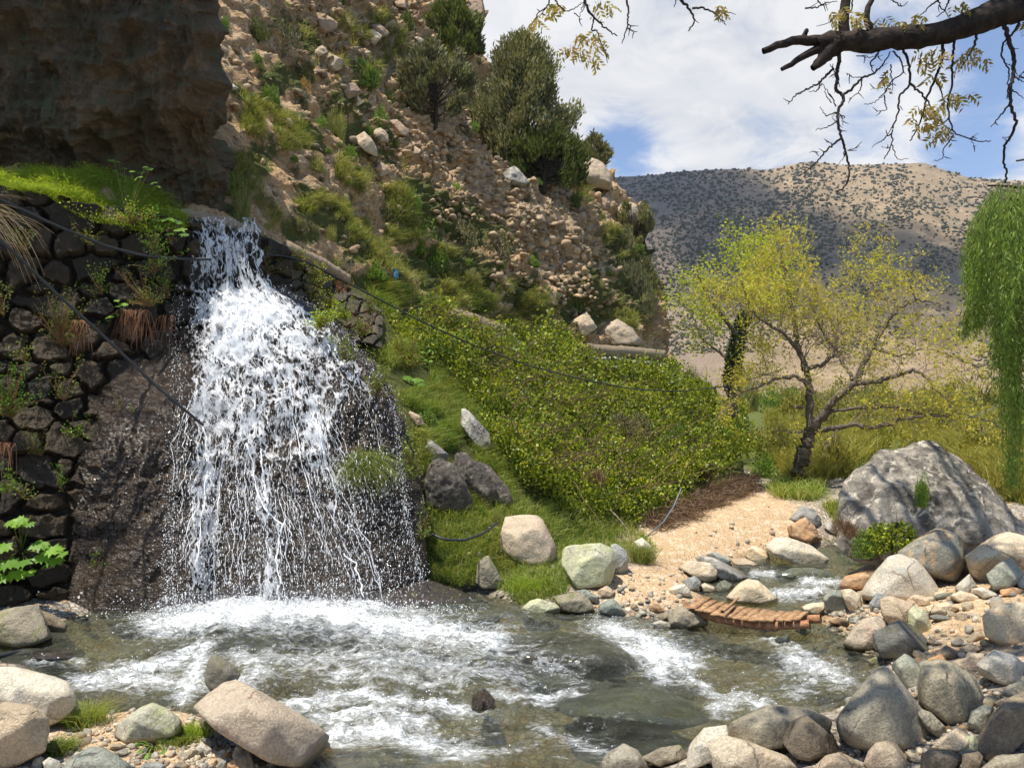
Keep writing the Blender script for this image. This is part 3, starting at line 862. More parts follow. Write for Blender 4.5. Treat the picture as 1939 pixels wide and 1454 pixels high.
# a real cloud high out of view puts the western part of the mountain in shade
acc = Acc()
tgt = at(1330, 420, 700.)
cc = tgt + SUNV * 1500
for k in range(44):
    v = ico(3)[0] * np.array([rr.uniform(70, 130), rr.uniform(120, 210), rr.uniform(26, 45)])
    v *= (1 + .25 * fbm(ico(3)[0] * 2.5, 200 + k, 3))[:, None]
    acc.add(v + cc + np.array([rr.uniform(-420, 70), rr.uniform(-330, 330), rr.uniform(-20, 30)]), ico(3)[1])
m, T = newmat('cloud_white'); _tp = T.new('ShaderNodeBsdfTransparent'); _mx = T.new('ShaderNodeMixShader'); _mx.inputs[0].default_value = .2; T.l.new(_tp.outputs[0], _mx.inputs[1]); T.l.new(principled(T, (0.9, 0.9, 0.92), 1.0, None, 0), _mx.inputs[2]); T.l.new(_mx.outputs[0], T.out.inputs[0])
tag(acc.build('sky_cloud', m, True), kind='structure')

# ---------- overhanging shaded cliff above the wall, top left
CN = [(-300, -300, 12.3), (0, -300, 12.4), (420, -300, 12.6), (-300, 0, 13.2), (0, 0, 13.25), (200, 0, 13.3), (390, 0, 13.45), (200, 200, 14.0), (0, 200, 14.0), (380, 200, 14.15), (0, 330, 14.7), (200, 340, 14.7), (410, 340, 15.1), (415, 400, 15.3), (-300, 330, 14.7), (200, 420, 15.0)]
cd = RBF([c[:2] for c in CN], [c[2] for c in CN], smooth=5)
cr, ccn, ce = 520, 460, 24
cpy = np.linspace(-330, 400, cr); 
cxm = np.interp(cpy, [-330, -60, 0, 60, 110, 150, 200, 250, 300, 340, 400], [372, 380, 385, 388, 392, 385, 376, 392, 398, 412, 418])
CPY = np.repeat(cpy[:, None], ccn, 1); CPX = -330 + np.linspace(0, 1, ccn)[None] * (cxm[:, None] + 330)
CP = at(CPX, CPY, cd(np.stack([CPX, CPY], -1)))
ex = []
for k in range(1, ce + 1):
    t = k / ce; e = CP[:, -1].copy(); e[:, 1] += 4.2 * t ** 1.6; e[:, 0] += 0.26 * math.sin(t * math.pi * .5) - 1.9 * t * t; ex.append(e)
CP = np.concatenate([CP, np.stack(ex, 1)], 1)
nn = unit(np.cross(np.gradient(CP, axis=1), np.gradient(CP, axis=0))); nn[(nn[..., 1] > 0)] *= -1
blk = fbm(CP * np.array([.6, .6, .24]), 51, 4, .5, ridge=True)
blk2 = fbm(CP * np.array([1.8, 1.8, .75]), 52, 4, .55, ridge=True)
CP = CP + nn * (0.5 * blk + 0.3 * blk2 + 0.09 * fbm(CP * np.array([5, 5, 3]), 53, 4, ridge=True))[..., None]
M['cliff'] = rock_mat('shaded_cliff_rock', (0.095, 0.066, 0.04), (0.062, 0.048, 0.032), (0.135, 0.09, 0.052), (0.055, 0.045, 0.035), sc=.5, moss=(0.07, 0.075, 0.03))  # rock colours taken darker so the face reads as lying in shade
cverts = CP.reshape(-1, 3)
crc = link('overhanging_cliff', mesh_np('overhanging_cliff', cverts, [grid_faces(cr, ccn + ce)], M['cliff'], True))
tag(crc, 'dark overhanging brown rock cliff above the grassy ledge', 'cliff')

# ---------- dry stone retaining walls: coursed stones with deep open joints
def masonry(name, x0, x1, topf, botf, surf, sw, sh, depth, mat, label, seed=3, n=(420, 420)):
    rg = np.random.default_rng(seed)
    ax = np.linspace(x0, x1, n[1]); t = np.linspace(0, 1, n[0])
    tp, bt = topf(ax), botf(ax)
    AX = np.repeat(ax[None], n[0], 0); AY = tp[None] + t[:, None] * (bt - tp)[None]
    Y0 = surf(AX, AY)
    pts = []; yy = float(tp.min()) - sh
    while yy < bt.max() + sh:
        hh = sh * rg.uniform(.6, 1.5); xx = x0 - sw * rg.random()
        while xx < x1 + sw:
            ww = sw * rg.uniform(.45, 2.0); pts.append((xx + ww / 2, yy + hh / 2 + rg.uniform(-.32, .32) * hh, rg.uniform(.6, 1.3))); xx += ww
        yy += hh
    pts = np.array(pts)
    wx = 9 * fbm(np.stack([AX / 18, AY / 18, 0 * AX], -1), seed, 3); wy = 8 * fbm(np.stack([AX / 18, AY / 18, 0 * AX + 9], -1), seed + 1, 3)
    f1 = np.full(AX.shape, 1e9); f2 = f1.copy(); ci = np.zeros(AX.shape, int)
    for k, (a, b, wgt) in enumerate(pts):
        d = np.sqrt(((AX + wx - a) / sw * 1.0) ** 2 + ((AY + wy - b) / sh * 1.12) ** 2) / wgt
        c1_ = d < f1; f2 = np.where(c1_, f1, np.minimum(f2, d)); ci = np.where(c1_, k, ci); f1 = np.where(c1_, d, f1)
    e = f2 - f1
    face = sstep(e, .03, .26)
    rnd_ = rg.uniform(-1, 1, (len(pts), 3))
    tilt = rnd_[ci, 0] * .5 + rnd_[ci, 1] * (AX - pts[ci, 0]) / sw + rnd_[ci, 2] * (AY - pts[ci, 1]) / sh
    P = at(AX, AY, Y0)
    out = depth * (face - .6) + depth * .42 * tilt * face + .035 * fbm(P * 5, seed + 3, 4, ridge=True) + .015 * fbm(P * 17, seed + 4, 3)
    nrm = unit(np.array([.45, -.85, .12]))
    P = P + nrm * out[..., None]
    fc = grid_faces(*n)
    me_ = mesh_np(name, P.reshape(-1, 3), [fc], mat, True, attrs={'cell': np.repeat(0, 0) if False else ((np.sin(ci * 12.9898) * 43758.5453) % 1).ravel(), 'joint': face.ravel()})
    o = link(name, me_); tag(o, label, 'wall')
    return o, P.reshape(-1, 3), fc


def wallmat(name, a, b, c, wet):
    m, T = newmat(name)
    pos = T.new('ShaderNodeNewGeometry').outputs['Position']; ce_ = T.new('ShaderNodeAttribute', attribute_name='cell').outputs['Fac']; jo = T.new('ShaderNodeAttribute', attribute_name='joint').outputs['Fac']
    n1 = T.noise(pos, 5, 6, .65); n2 = T.noise(pos, 30, 4, .7)
    col = T.mix(T.ramp(ce_, .1, .9), a, b); col = T.mix(T.ramp(n1, .5, .7), col, c)
    col = T.mul(.7, col, T.mix(n2, (.5, .5, .5), (1.5, 1.5, 1.5)))
    col = T.mix(T.ramp(jo, .5, 0.0), col, (.02, .017, .014))
    T.l.new(principled(T, col, .5 if wet else .9, T.bump(T.math('ADD', n1, T.math('MULTIPLY', n2, .4)), .9, .06), .25, 0), T.out.inputs[0]); return m


M['wallstone'] = wallmat('shade_darkened_wall_stones', (.026, .019, .012), (.060, .041, .022), (.02, .020, .010), True)  # stone colours darkened to carry the shade on this wall
M['wallstone_dry'] = wallmat('dry_wall_stones', (.12, .10, .068), (.075, .065, .046), (.05, .045, .03), False)


def wallsurf(a, b):
    return np.interp(a, [-260, 0, 345, 560], [10.9, 12.0, 13.75, 15.0]) - 1.2 * sstep(b, 500, 1150)


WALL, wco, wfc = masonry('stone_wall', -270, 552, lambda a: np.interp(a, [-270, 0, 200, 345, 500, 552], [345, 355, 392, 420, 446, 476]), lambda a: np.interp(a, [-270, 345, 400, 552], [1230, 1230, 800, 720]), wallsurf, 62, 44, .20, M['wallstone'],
                         'tall dark shaded dry stone wall left of the waterfall under the grassy ledge', n=(640, 560))
BV_W = bvh_of(wco, wfc)
_, dwv, dwf = masonry('stone_wall', 548, 722, lambda a: np.interp(a, [548, 640, 722], [490, 532, 588]), lambda a: np.interp(a, [548, 722], [600, 660]), lambda a, b: np.exp(hdepth(np.stack([a, b], -1))) - .5, 24, 22, .16, M['wallstone_dry'],
        'short stretch of grey stone wall under the black hose right of the waterfall', seed=9, n=(200, 220))
BV_DW = bvh_of(dwv, dwf)

# ---------- wet rocks of the waterfall
DOME = [(400, 560, 13.75), (500, 532, 13.9), (560, 568, 13.8), (640, 622, 13.6), (700, 688, 13.4), (742, 762, 13.1), (788, 900, 12.75), (812, 1000, 12.5), (820, 1090, 12.3), (815, 1160, 12.0), (345, 610, 13.7), (325, 800, 13.0), (315, 1000, 12.4), (300, 1170, 12.0),
        (450, 640, 13.15), (560, 680, 12.9), (650, 780, 12.45), (430, 850, 12.3), (550, 900, 12.0), (690, 950, 11.95), (450, 1160, 11.35), (600, 1160, 11.3), (730, 1160, 11.45), (400, 560, 16), (700, 700, 16), (815, 1000, 15), (300, 1100, 15), (330, 650, 16), (560, 560, 16)]
def rock3(pts, name, mat, label, cat, sub=7, p=22, amp=.03, seed=1, crack=0., freq=4.0, extra=None):
    P = [tuple(at(a, b, y)) for a, b, y in pts]
    v, f, c, size = soft_rock(P, sub, p, amp, seed, freq, crack, 1.0)
    if extra is not None: v = extra(v, c, size)
    o = link(name, mesh_np(name, v, [f], mat, True), loc=tuple(c)); tag(o, label, cat)
    return o, v + c, f


def facets(v, c, size):
    d = unit(v); q = v + c
    n = fbm(q * np.array([2.2, 2.2, 1.1]), 71, 5, .58, ridge=True); n2 = fbm(q * 6, 72, 5, .62, ridge=True)
    lz = (q @ np.array([.35, -.2, 1.0])) * 2.1 + .8 * fbm(q * 1.2, 74, 3); saw = (lz % 1.0) - .5
    return v + d * (0.20 * n + 0.085 * n2 + .07 * saw * (0.5 + fbm(q * .9, 75, 2)))[:, None]


dome, dv, df = rock3(DOME, 'waterfall_rock', M['wetdark'], 'big dark wet rock dome the waterfall pours down over', 'rock', extra=facets)
LEFT = [(335, 650, 13.4), (250, 690, 13.0), (190, 730, 12.7), (155, 800, 12.4), (150, 950, 12.0), (95, 1085, 11.6), (92, 1180, 11.3), (200, 1195, 11.1), (380, 1160, 11.2), (380, 720, 13.0), (250, 850, 11.95), (250, 1000, 11.5), (340, 900, 12.0), (150, 800, 14), (350, 700, 15), (95, 1150, 13), (390, 1000, 12.2)]
lrock, lv, lf_ = rock3(LEFT, 'waterfall_rock', M['wetdark'], 'glistening brown-black wet rock slope between the stone wall and the waterfall', 'rock', seed=8, extra=facets)
BV_D = bvh_of(np.concatenate([dv, lv]), np.concatenate([df, lf_ + len(dv)]))
wr = [
    ([(690, 1095, 12.1), (800, 1090, 12.2), (880, 1115, 12.2), (960, 1150, 12), (985, 1172, 11.6), (900, 1185, 11.1), (760, 1185, 11.0), (690, 1150, 11.3), (800, 1130, 11.4), (880, 1150, 14), (720, 1120, 14), (690, 1190, 11)], 'wetbrown', 'dark wet rock slab running right from the foot of the waterfall'),
    ([(250, 1150, 11.8), (330, 1112, 12.0), (375, 1102, 12.0), (400, 1130, 11.6), (390, 1180, 11.2), (240, 1185, 11.2), (320, 1140, 11.4), (330, 1160, 13)], 'wetdark', 'low splashed rock at the left foot of the waterfall'),
    ([(900, 1215, 10.8), (960, 1196, 10.9), (1060, 1188, 10.8), (1140, 1200, 10.6), (1200, 1232, 10.0), (1222, 1262, 9.6), (1130, 1262, 9.3), (1000, 1245, 9.6), (900, 1240, 9.9), (1060, 1215, 9.9), (1160, 1235, 9.6), (1060, 1240, 11.6), (1000, 1300, 10), (1180, 1300, 10)], 'wetbrown', 'smooth dark brown hump of rock splitting the rapids'),
    ([(1040, 1322, 8.8), (1150, 1296, 8.9), (1260, 1300, 8.7), (1330, 1340, 8.2), (1368, 1366, 8.0), (1300, 1375, 7.7), (1150, 1360, 7.7), (1050, 1350, 8.0), (1180, 1330, 8.0), (1200, 1400, 8.4), (1200, 1340, 9.4)], 'wetgreen', 'long olive submerged slab under the water left of the foreground boulders'),
    ([(995, 1270, 9.4), (1040, 1252, 9.5), (1080, 1270, 9.2), (1090, 1300, 8.9), (1030, 1312, 8.8), (990, 1295, 9.0), (1040, 1290, 8.9), (1040, 1290, 10)], 'wetgreen', 'rounded dark green stone in the middle of the rapids'),
    ([(895, 1312, 8.7), (918, 1300, 8.8), (940, 1325, 8.5), (938, 1345, 8.3), (890, 1345, 8.3), (915, 1325, 8.3), (915, 1330, 9)], 'wetdark', 'small pointed dark stone in the rapids'),
    ([(50, 1228, 9.6), (95, 1222, 9.8), (160, 1228, 9.6), (168, 1242, 9.2), (120, 1250, 8.9), (60, 1248, 9.0), (110, 1235, 9.0), (110, 1245, 10)], 'wetbrown', 'flat dark wet stone beside the hose at the left edge of the stream')]
for i, (pp, mt_, lb) in enumerate(wr):
    kk = {2: .89, 3: .91, 4: .94, 5: .90}.get(i, 1.0); pp = [(a_, b_, y_ * kk) for a_, b_, y_ in pp]
    if i == 0: HUMPS = []
    _o, hv_, hf_ = rock3(pp, 'wet_rock', M[mt_], lb, 'rock', sub=6, p=10, amp=.09, seed=20 + i, freq=6)
    if i in (2, 3): HUMPS.append(bvh_of(hv_, hf_))

# =================================================================== WATER
# ---------- stream surface
sx = np.arange(-9.5, 9.5, .036); sy = np.concatenate([np.arange(4.6, 13, .036), np.arange(13, 21, .06)])
SY_, SX_ = np.meshgrid(sy, sx, indexing='ij')
base = wl(SX_, SY_)
WPX, WPY = pix(np.stack([SX_, SY_, base], -1))


def polyl(px, py, lst):
    r = np.zeros(px.shape)
    for (P, wd, s) in lst:
        P = np.array(P, float)
        for a, b in zip(P[:-1], P[1:]):
            ab = b - a
            t = np.clip(((px - a[0]) * ab[0] + (py - a[1]) * ab[1]) / (ab @ ab), 0, 1)
            d2 = (px - a[0] - t * ab[0]) ** 2 * .35 + (py - a[1] - t * ab[1]) ** 2
            r = np.maximum(r, s * np.exp(-(d2 / (wd * 1.2) ** 2) ** .75))
    return r


FL = [([(300, 1192), (450, 1172), (600, 1168), (740, 1196), (880, 1216), (930, 1222)], 25, 1.0), ([(420, 1150), (600, 1130), (700, 1150)], 26, 1.0), ([(150, 1296), (250, 1280), (330, 1262), (370, 1240)], 13, .85), ([(150, 1300), (300, 1300), (420, 1310), (480, 1292)], 15, .85),
      ([(385, 1232), (366, 1290), (350, 1330)], 13, .95), ([(450, 1245), (500, 1290)], 14, .7), ([(545, 1345), (620, 1332), (700, 1326), (790, 1345), (900, 1358)], 12, .95), ([(600, 1372), (700, 1365), (800, 1380)], 10, .8), ([(620, 1410), (720, 1395), (800, 1420), (900, 1440)], 16, .9),
      ([(520, 1265), (700, 1262), (860, 1270), (980, 1296)], 26, .5), ([(640, 1290), (860, 1300)], 15, .55), ([(925, 1320), (1000, 1327), (1090, 1322)], 9, .9), ([(1150, 1196), (1200, 1214), (1240, 1240), (1290, 1262)], 22, 1.0), ([(1190, 1240), (1260, 1262), (1250, 1280)], 16, 1.),
      ([(1285, 1282), (1330, 1306), (1380, 1345)], 11, .9), ([(1360, 1350), (1400, 1330), (1440, 1345)], 15, 1.0), ([(1440, 1205), (1500, 1235), (1540, 1262)], 11, .65), ([(1500, 1255), (1560, 1275), (1600, 1300)], 18, .7), ([(1550, 1300), (1500, 1325)], 10, .6), ([(1020, 1388), (1100, 1420), (1160, 1440)], 12, .6),
      ([(1530, 1105), (1600, 1108)], 9, .9), ([(1470, 1132), (1540, 1130), (1560, 1122)], 9, .85), ([(1428, 1090), (1460, 1092)], 7, .8), ([(50, 1258), (160, 1256)], 6, .7), ([(700, 1225), (900, 1240), (1000, 1250)], 12, .5), ([(1000, 1262), (1100, 1300)], 10, .45), ([(900, 1440), (1000, 1425)], 9, .5), ([(1150, 1150), (1200, 1155)], 3, .2)]
foam = polyl(WPX, WPY, FL)
turb = np.clip(blobs(WPX, WPY, [(700, 1260, 380, 90, .8), (300, 1280, 160, 50, .7), (750, 1380, 260, 60, .8), (1250, 1240, 120, 60, .7), (1530, 1280, 110, 60, .7), (1500, 1115, 110, 40, .6), (1100, 1420, 220, 60, .35), (600, 1170, 380, 60, 1)]) + .22, 0, 1)
P3 = np.stack([SX_ * 1.0, SY_ * 1.6, 0 * SX_], -1)
wv = .5 * fbm(P3 * 2.4, 81, 3, ridge=True) + .5 * fbm(P3 * 5.5, 82, 3, ridge=True) + .35 * fbm(P3 * 13, 83, 2)
WZ = base + (.012 + .10 * turb) * wv + .05 * turb * fbm(P3 * 1.3, 85, 3, ridge=True) + .05 * foam * (.4 + fbm(P3 * 7, 84, 3, ridge=True))
drape = np.zeros(WZ.shape)     # the stream sheets over the two submerged humps
jj, ii = np.where(blobs(WPX, WPY, [(1060, 1225, 260, 75, 1), (1200, 1335, 260, 70, 1)]) > .2)
for j_, i_ in zip(jj, ii):
    for hb_ in HUMPS:
        r = hb_.ray_cast((SX_[j_, i_], SY_[j_, i_], 3.0), (0, 0, -1))
        if r[0] is not None: drape[j_, i_] = max(drape[j_, i_], r[0][2] + .03)
for _ in range(5): drape[1:-1, 1:-1] = np.maximum(drape[1:-1, 1:-1], (drape[:-2, 1:-1] + drape[2:, 1:-1] + drape[1:-1, :-2] + drape[1:-1, 2:]) / 4 - .004)
WZ = np.maximum(WZ, np.where(drape > 0, drape + .012 * wv, 0))
sdw = sdist(np.stack([SX_, SY_], -1), STW).reshape(SX_.shape)
wverts = np.stack([SX_, SY_, WZ], -1).reshape(-1, 3)
wf = grid_faces(len(sy), len(sx))
ok = (sdw.ravel()[wf] < 0.55).all(1)
wf = wf[ok]; used = np.unique(wf); rm = np.full(len(wverts), -1); rm[used] = np.arange(len(used)); wf = rm[wf]; wverts = wverts[used]
m, T = newmat('stream_water')
pos = T.new('ShaderNodeNewGeometry').outputs['Position']
fo = T.new('ShaderNodeAttribute', attribute_name='foam').outputs['Fac']; tu = T.new('ShaderNodeAttribute', attribute_name='turb').outputs['Fac']
ps = T.scale(pos, (.68, 1.7, 1.5))
warp = T.vmath('ADD', ps, T.vmath('MULTIPLY', T.vmath('SUBTRACT', T.new('ShaderNodeTexNoise').outputs[1], (.5, .5, .5)), (0, 0, 0)))
nA = T.noise(ps, 7, 6, .68, 1.1); nB = T.noise(ps, 22, 5, .7, .8); nC = T.noise(ps, 2.5, 4, .6, .7)
nA2 = T.ramp(nA, .28, .72, 0, 1, False); nB2 = T.ramp(nB, .28, .72, 0, 1, False); nF = T.ramp(T.noise(ps, 75, 3, .7, .4), .3, .7, 0, 1, False)
lace = T.math('ADD', T.math('MULTIPLY', nA2, .56), T.math('ADD', T.math('MULTIPLY', nB2, .34), T.math('MULTIPLY', nF, .10)))
thr = T.math('SUBTRACT', .93, T.math('ADD', T.math('MULTIPLY', fo, .56), T.math('MULTIPLY', T.math('SUBTRACT', tu, .25), .22)))
fr = T.math('SUBTRACT', lace, thr)
fmask = T.ramp(fr, -.04, .22)
fthin = T.ramp(fr, -.26, .05, 0, .42)
fm = T.math('MAXIMUM', fmask, fthin)
h = T.math('ADD', T.math('MULTIPLY', nA, .9), T.math('ADD', T.math('MULTIPLY', nB, .5), T.math('MULTIPLY', T.noise(ps, 60, 3, .6, .5), .22)))
nb = T.bump(h, .85, .05)
gl = T.new('ShaderNodeBsdfGlossy'); gl.inputs['Roughness'].default_value = .08; gl.inputs[0].default_value = (.95, .97, 1, 1); T.l.new(nb, gl.inputs['Normal'])
tr = T.new('ShaderNodeBsdfTransparent'); T.put(tr.inputs[0], T.mix(nC, (.74, .77, .66), (.90, .91, .82)))
body = T.new('ShaderNodeBsdfDiffuse'); T.put(body.inputs[0], T.mix(nC, (.10, .11, .07), (.22, .23, .17))); T.l.new(nb, body.inputs['Normal'])
mb = T.new('ShaderNodeMixShader'); T.put(mb.inputs[0], T.ramp(nC, .35, .65, .10, .34)); T.l.new(tr.outputs[0], mb.inputs[1]); T.l.new(body.outputs[0], mb.inputs[2])
fz = T.new('ShaderNodeFresnel'); fz.inputs[0].default_value = 1.33; T.l.new(nb, fz.inputs['Normal'])
mg = T.new('ShaderNodeMixShader'); T.put(mg.inputs[0], T.math('MINIMUM', fz.outputs[0], .55)); T.l.new(mb.outputs[0], mg.inputs[1]); T.l.new(gl.outputs[0], mg.inputs[2])
fb = principled(T, T.mix(nB2, (.50, .54, .54), (.90, .92, .92)), .5, nb, .3)
mf = T.new('ShaderNodeMixShader'); T.l.new(fm, mf.inputs[0]); T.l.new(mg.outputs[0], mf.inputs[1]); T.l.new(fb, mf.inputs[2])
T.l.new(mf.outputs[0], T.out.inputs[0])
M['water'] = m
me = mesh_np('stream_water', wverts, [wf], m, True, attrs={'foam': foam.ravel()[used], 'turb': turb.ravel()[used]})
tag(link('stream_water', me), kind='structure')

# ---------- the fall: layered lacy sheets hugging the rock, strands and flying drops
m, T = newmat('falling_water')
uv = T.new('ShaderNodeUVMap').outputs[0]
den = T.new('ShaderNodeAttribute', attribute_name='dens').outputs['Fac']; sd2 = T.new('ShaderNodeAttribute', attribute_name='seed').outputs['Fac']
off = T.new('ShaderNodeCombineXYZ'); T.l.new(sd2, off.inputs[0]); T.l.new(sd2, off.inputs[2])
uvo = T.vmath('ADD', uv, off.outputs[0])
w1 = T.noise(T.scale(uvo, (3.0, 1.6, 1)), 1, 5, .65)
wn = T.new('ShaderNodeTexNoise'); T.l.new(T.scale(uvo, (5, 3, 1)), wn.inputs['Vector']); wn.inputs['Scale'].default_value = 1.4; wn.inputs['Detail'].default_value = 4
uvw = T.vmath('ADD', uvo, T.vmath('MULTIPLY', T.vmath('SUBTRACT', wn.outputs[1], (.5, .5, .5)), (.32, .32, 0)))
e1 = T.voro(T.scale(uvw, (6.5, 1.9, 1)), 1, 'DISTANCE_TO_EDGE'); e2 = T.voro(T.scale(uvw, (15, 4.2, 1)), 1, 'DISTANCE_TO_EDGE')
st = T.noise(T.scale(uvw, (15, 1.1, 1)), 1, 6, .72, .3); fi = T.noise(T.scale(uvo, (42, 9, 1)), 1, 4, .7, .5); bigc = T.noise(T.scale(uvo, (2.2, .45, 1)), 1, 3, .6)
lace = T.math('ADD', T.ramp(e1, 0, .16, .26, 0), T.ramp(e2, 0, .22, .14, 0))
s_ = T.math('ADD', lace, T.math('ADD', T.math('MULTIPLY', st, .75), T.math('ADD', T.math('MULTIPLY', fi, .34), T.math('MULTIPLY', bigc, .42))))
al = T.ramp(T.math('ADD', s_, T.math('MULTIPLY', den, 1.0)), 1.03, 1.24, 0, .93)
nb = T.bump(T.math('ADD', fi, st), .5, .012)
wh = principled(T, T.mix(fi, (.76, .79, .82), (.97, .98, .99)), .35, nb, .5)
trs = T.new('ShaderNodeBsdfTranslucent'); trs.inputs[0].default_value = (.9, .93, .96, 1)
mw = T.new('ShaderNodeMixShader'); mw.inputs[0].default_value = .4; T.l.new(wh, mw.inputs[1]); T.l.new(trs.outputs[0], mw.inputs[2])
tp = T.new('ShaderNodeBsdfTransparent')
mx = T.new('ShaderNodeMixShader'); T.l.new(al, mx.inputs[0]); T.l.new(tp.outputs[0], mx.inputs[1]); T.l.new(mw.outputs[0], mx.inputs[2])
T.l.new(mx.outputs[0], T.out.inputs[0]); M['fall'] = m
m, T = newmat('water_drops'); T.l.new(principled(T, (.93, .95, .97), .25, None, .6), T.out.inputs[0]); M['drops'] = m

# the edges of the fan at successive heights (photo rows), the density of white water in it
FY = [412, 440, 500, 545, 580, 640, 700, 760, 830, 900, 1000, 1080, 1150, 1185]
FLX = [344, 346, 356, 352, 346, 344, 342, 342, 340, 336, 330, 326, 322, 318]
FRX = [488, 494, 502, 520, 585, 655, 700, 738, 748, 752, 768, 790, 800, 806]


def dens_at(px, py):
    d = np.full(np.shape(px), -.02)
    d = np.maximum(d, blobs(px, py, [(425, 480, 75, 75, .22), (470, 590, 110, 60, .46), (440, 650, 90, 80, .38), (400, 760, 45, 130, .32), (390, 900, 26, 200, .30), (385, 1050, 30, 120, .30), (520, 720, 70, 110, .28), (600, 800, 45, 110, .30), (640, 900, 40, 100, .20), (700, 735, 60, 24, .34, 50), (660, 680, 90, 20, .40, 46), (760, 850, 16, 120, .30, -12), (790, 980, 14, 110, .22, -8), (600, 700, 120, 130, .22), (580, 930, 60, 160, .12),
                                   (560, 640, 60, 60, .30), (700, 735, 45, 40, .34, 45), (640, 650, 60, 22, .30, 45), (480, 780, 110, 150, .26), (520, 880, 140, 150, .10), (510, 1060, 22, 150, .26), (500, 940, 20, 90, .28), (672, 1080, 20, 60, .16), (725, 830, 22, 120, .12), (560, 1165, 260, 30, .55), (800, 1010, 12, 120, .1)]))
    d = d - .10 * sstep(py, 850, 1080) * (np.abs(px - 510) > 26) * (np.abs(px - 388) > 30) * (py < 1130)
    d = d - .30 * blobs(px, py, [(685, 870, 34, 150, 1), (345, 570, 30, 60, .5), (690, 1000, 60, 80, .6)])
    return d


acc_v = []; acc_f = []; acc_u = []; acc_d = []; acc_s = []; off_ = 0
for li, (lift, seed, dd) in enumerate([(.05, 0.0, .0), (.13, 7.3, -.05), (.22, 19.1, -.12)]):
    nr, nc = 300, 150
    ys = np.linspace(412, 1185, nr); ss = np.linspace(0, 1, nc)
    pyg = np.repeat(ys[:, None], nc, 1); L_, R_ = np.interp(ys, FY, FLX), np.interp(ys, FY, FRX)
    if li == 1: R_ = R_ - 12
    if li == 2: L_ = L_ + 6; R_ = R_ - 24 * sstep(ys, 560, 700)
    pxg = L_[:, None] + ss[None] * (R_ - L_)[:, None]
    ypos = np.full((nr, nc), np.nan)
    for j in range(nc):
        prev = 14.05
        for i in range(nr):
            y_free = 14.05 - .30 * ((ys[i] - 412) / 133) ** .6 - lift * .4
            d = ray(pxg[i, j], ys[i]); d = d / np.linalg.norm(d)
            r = BV_D.ray_cast((0, 0, CAMZ), tuple(d)) if ys[i] > 520 else (None,)
            y_ = y_free if r[0] is None else min(y_free if ys[i] < 560 else prev + .02, r[0][1] - lift)
            if ys[i] > 1100: y_ = min(y_, prev)
            y_ = min(y_, prev + .005); prev = y_
            ypos[i, j] = y_
    for _ in range(6):
        ypos[1:-1] = (ypos[1:-1] * 2 + ypos[:-2] + ypos[2:]) / 4
        ypos[:, 1:-1] = (ypos[:, 1:-1] * 2 + ypos[:, :-2] + ypos[:, 2:]) / 4
    V = at(pxg, pyg, ypos)
    V = V + (np.array([0.1, -1, .2]) * (.025 + .04 * li)) * fbm(V * np.array([6, 6, 1.2]), 90 + li, 3)[..., None]
    de = dens_at(pxg, pyg) + dd - .035 - .06 * sstep(pyg, 640, 760)
    de = de - .5 * np.maximum(0, 1 - np.minimum(ss, 1 - ss)[None] * 16) * sstep(pyg, 520, 560)
    acc_v.append(V.reshape(-1, 3)); acc_f.append(grid_faces(nr, nc) + off_); off_ += nr * nc
    tt = np.cumsum(np.r_[0, np.linalg.norm(np.diff(V[:, nc // 2], axis=0), axis=1)])
    U = np.stack([np.repeat(((pxg - 560) / F * 12.5 * .55 + (ss[None] - .5) * 1.0), 1, 0), np.repeat(-tt[:, None], nc, 1)], -1)
    acc_u.append(U.reshape(-1, 2)); acc_d.append(de.ravel()); acc_s.append(np.full(nr * nc, seed))
me = mesh_np('waterfall', np.concatenate(acc_v), [np.concatenate(acc_f)], M['fall'], True, uvs=np.concatenate(acc_u), attrs={'dens': np.concatenate(acc_d), 'seed': np.concatenate(acc_s)})
FALL = link('waterfall', me)
tag(FALL, 'white waterfall spilling over the channel lip and fanning down the dark rock', 'waterfall')

# strings of water and drops thrown off the rock
acc = Acc(); rd = np.random.default_rng(31)
oc_v = np.array([[1, 0, 0], [-1, 0, 0], [0, 1, 0], [0, -1, 0], [0, 0, 1], [0, 0, -1]], float); oc_f = np.array([[0, 2, 4], [2, 1, 4], [1, 3, 4], [3, 0, 4], [2, 0, 5], [1, 2, 5], [3, 1, 5], [0, 3, 5]])
def dropset(n, fx, fy, fdy, smin, smax, elong=1.6):
    px, py, dy = fx(n), fy(n), fdy(n)
    y = []
    for a, b, c in zip(px, py, dy):
        d = ray(a, b); d = d / np.linalg.norm(d)
        r = BV_D.ray_cast((0, 0, CAMZ), tuple(d))
        y.append((r[0][1] if r[0] is not None else np.interp(b, [410, 545, 1150], [14, 13.7, 12])) - c)
    P = at(px, py, np.array(y))
    s = smin + (smax - smin) * rd.random(n) ** 3
    el = 1 + (elong - 1) * rd.random(n)
    V = P[:, None] + oc_v[None] * np.stack([s, s, s * el], -1)[:, None] * (1 + .25 * rd.normal(size=(n, 6, 1)))
    f = (oc_f[None] + np.arange(n)[:, None, None] * 6).reshape(-1, 3)
    acc.add(V.reshape(-1, 3), f)
def fan(n, y0, y1, pw=1.0, sx=.0):
    t = rd.random(n) ** pw; py = y0 + (y1 - y0) * t
    return py
N_ = 11000
py_ = fan(N_, 560, 1150, .75); pxx = np.interp(py_, FY, FLX) - 4 + rd.random(N_) * (np.interp(py_, FY, FRX) - np.interp(py_, FY, FLX) + 16)
dropset(N_, lambda n: pxx, lambda n: py_, lambda n: .1 + .55 * rd.random(n), .0013, .0062, 9.0)
N_ = 4500
py_ = 900 + 290 * rd.random(N_) ** .8; pxx = np.interp(py_, FY, FLX) - 20 + rd.random(N_) * (np.interp(py_, FY, FRX) - np.interp(py_, FY, FLX) + 30)
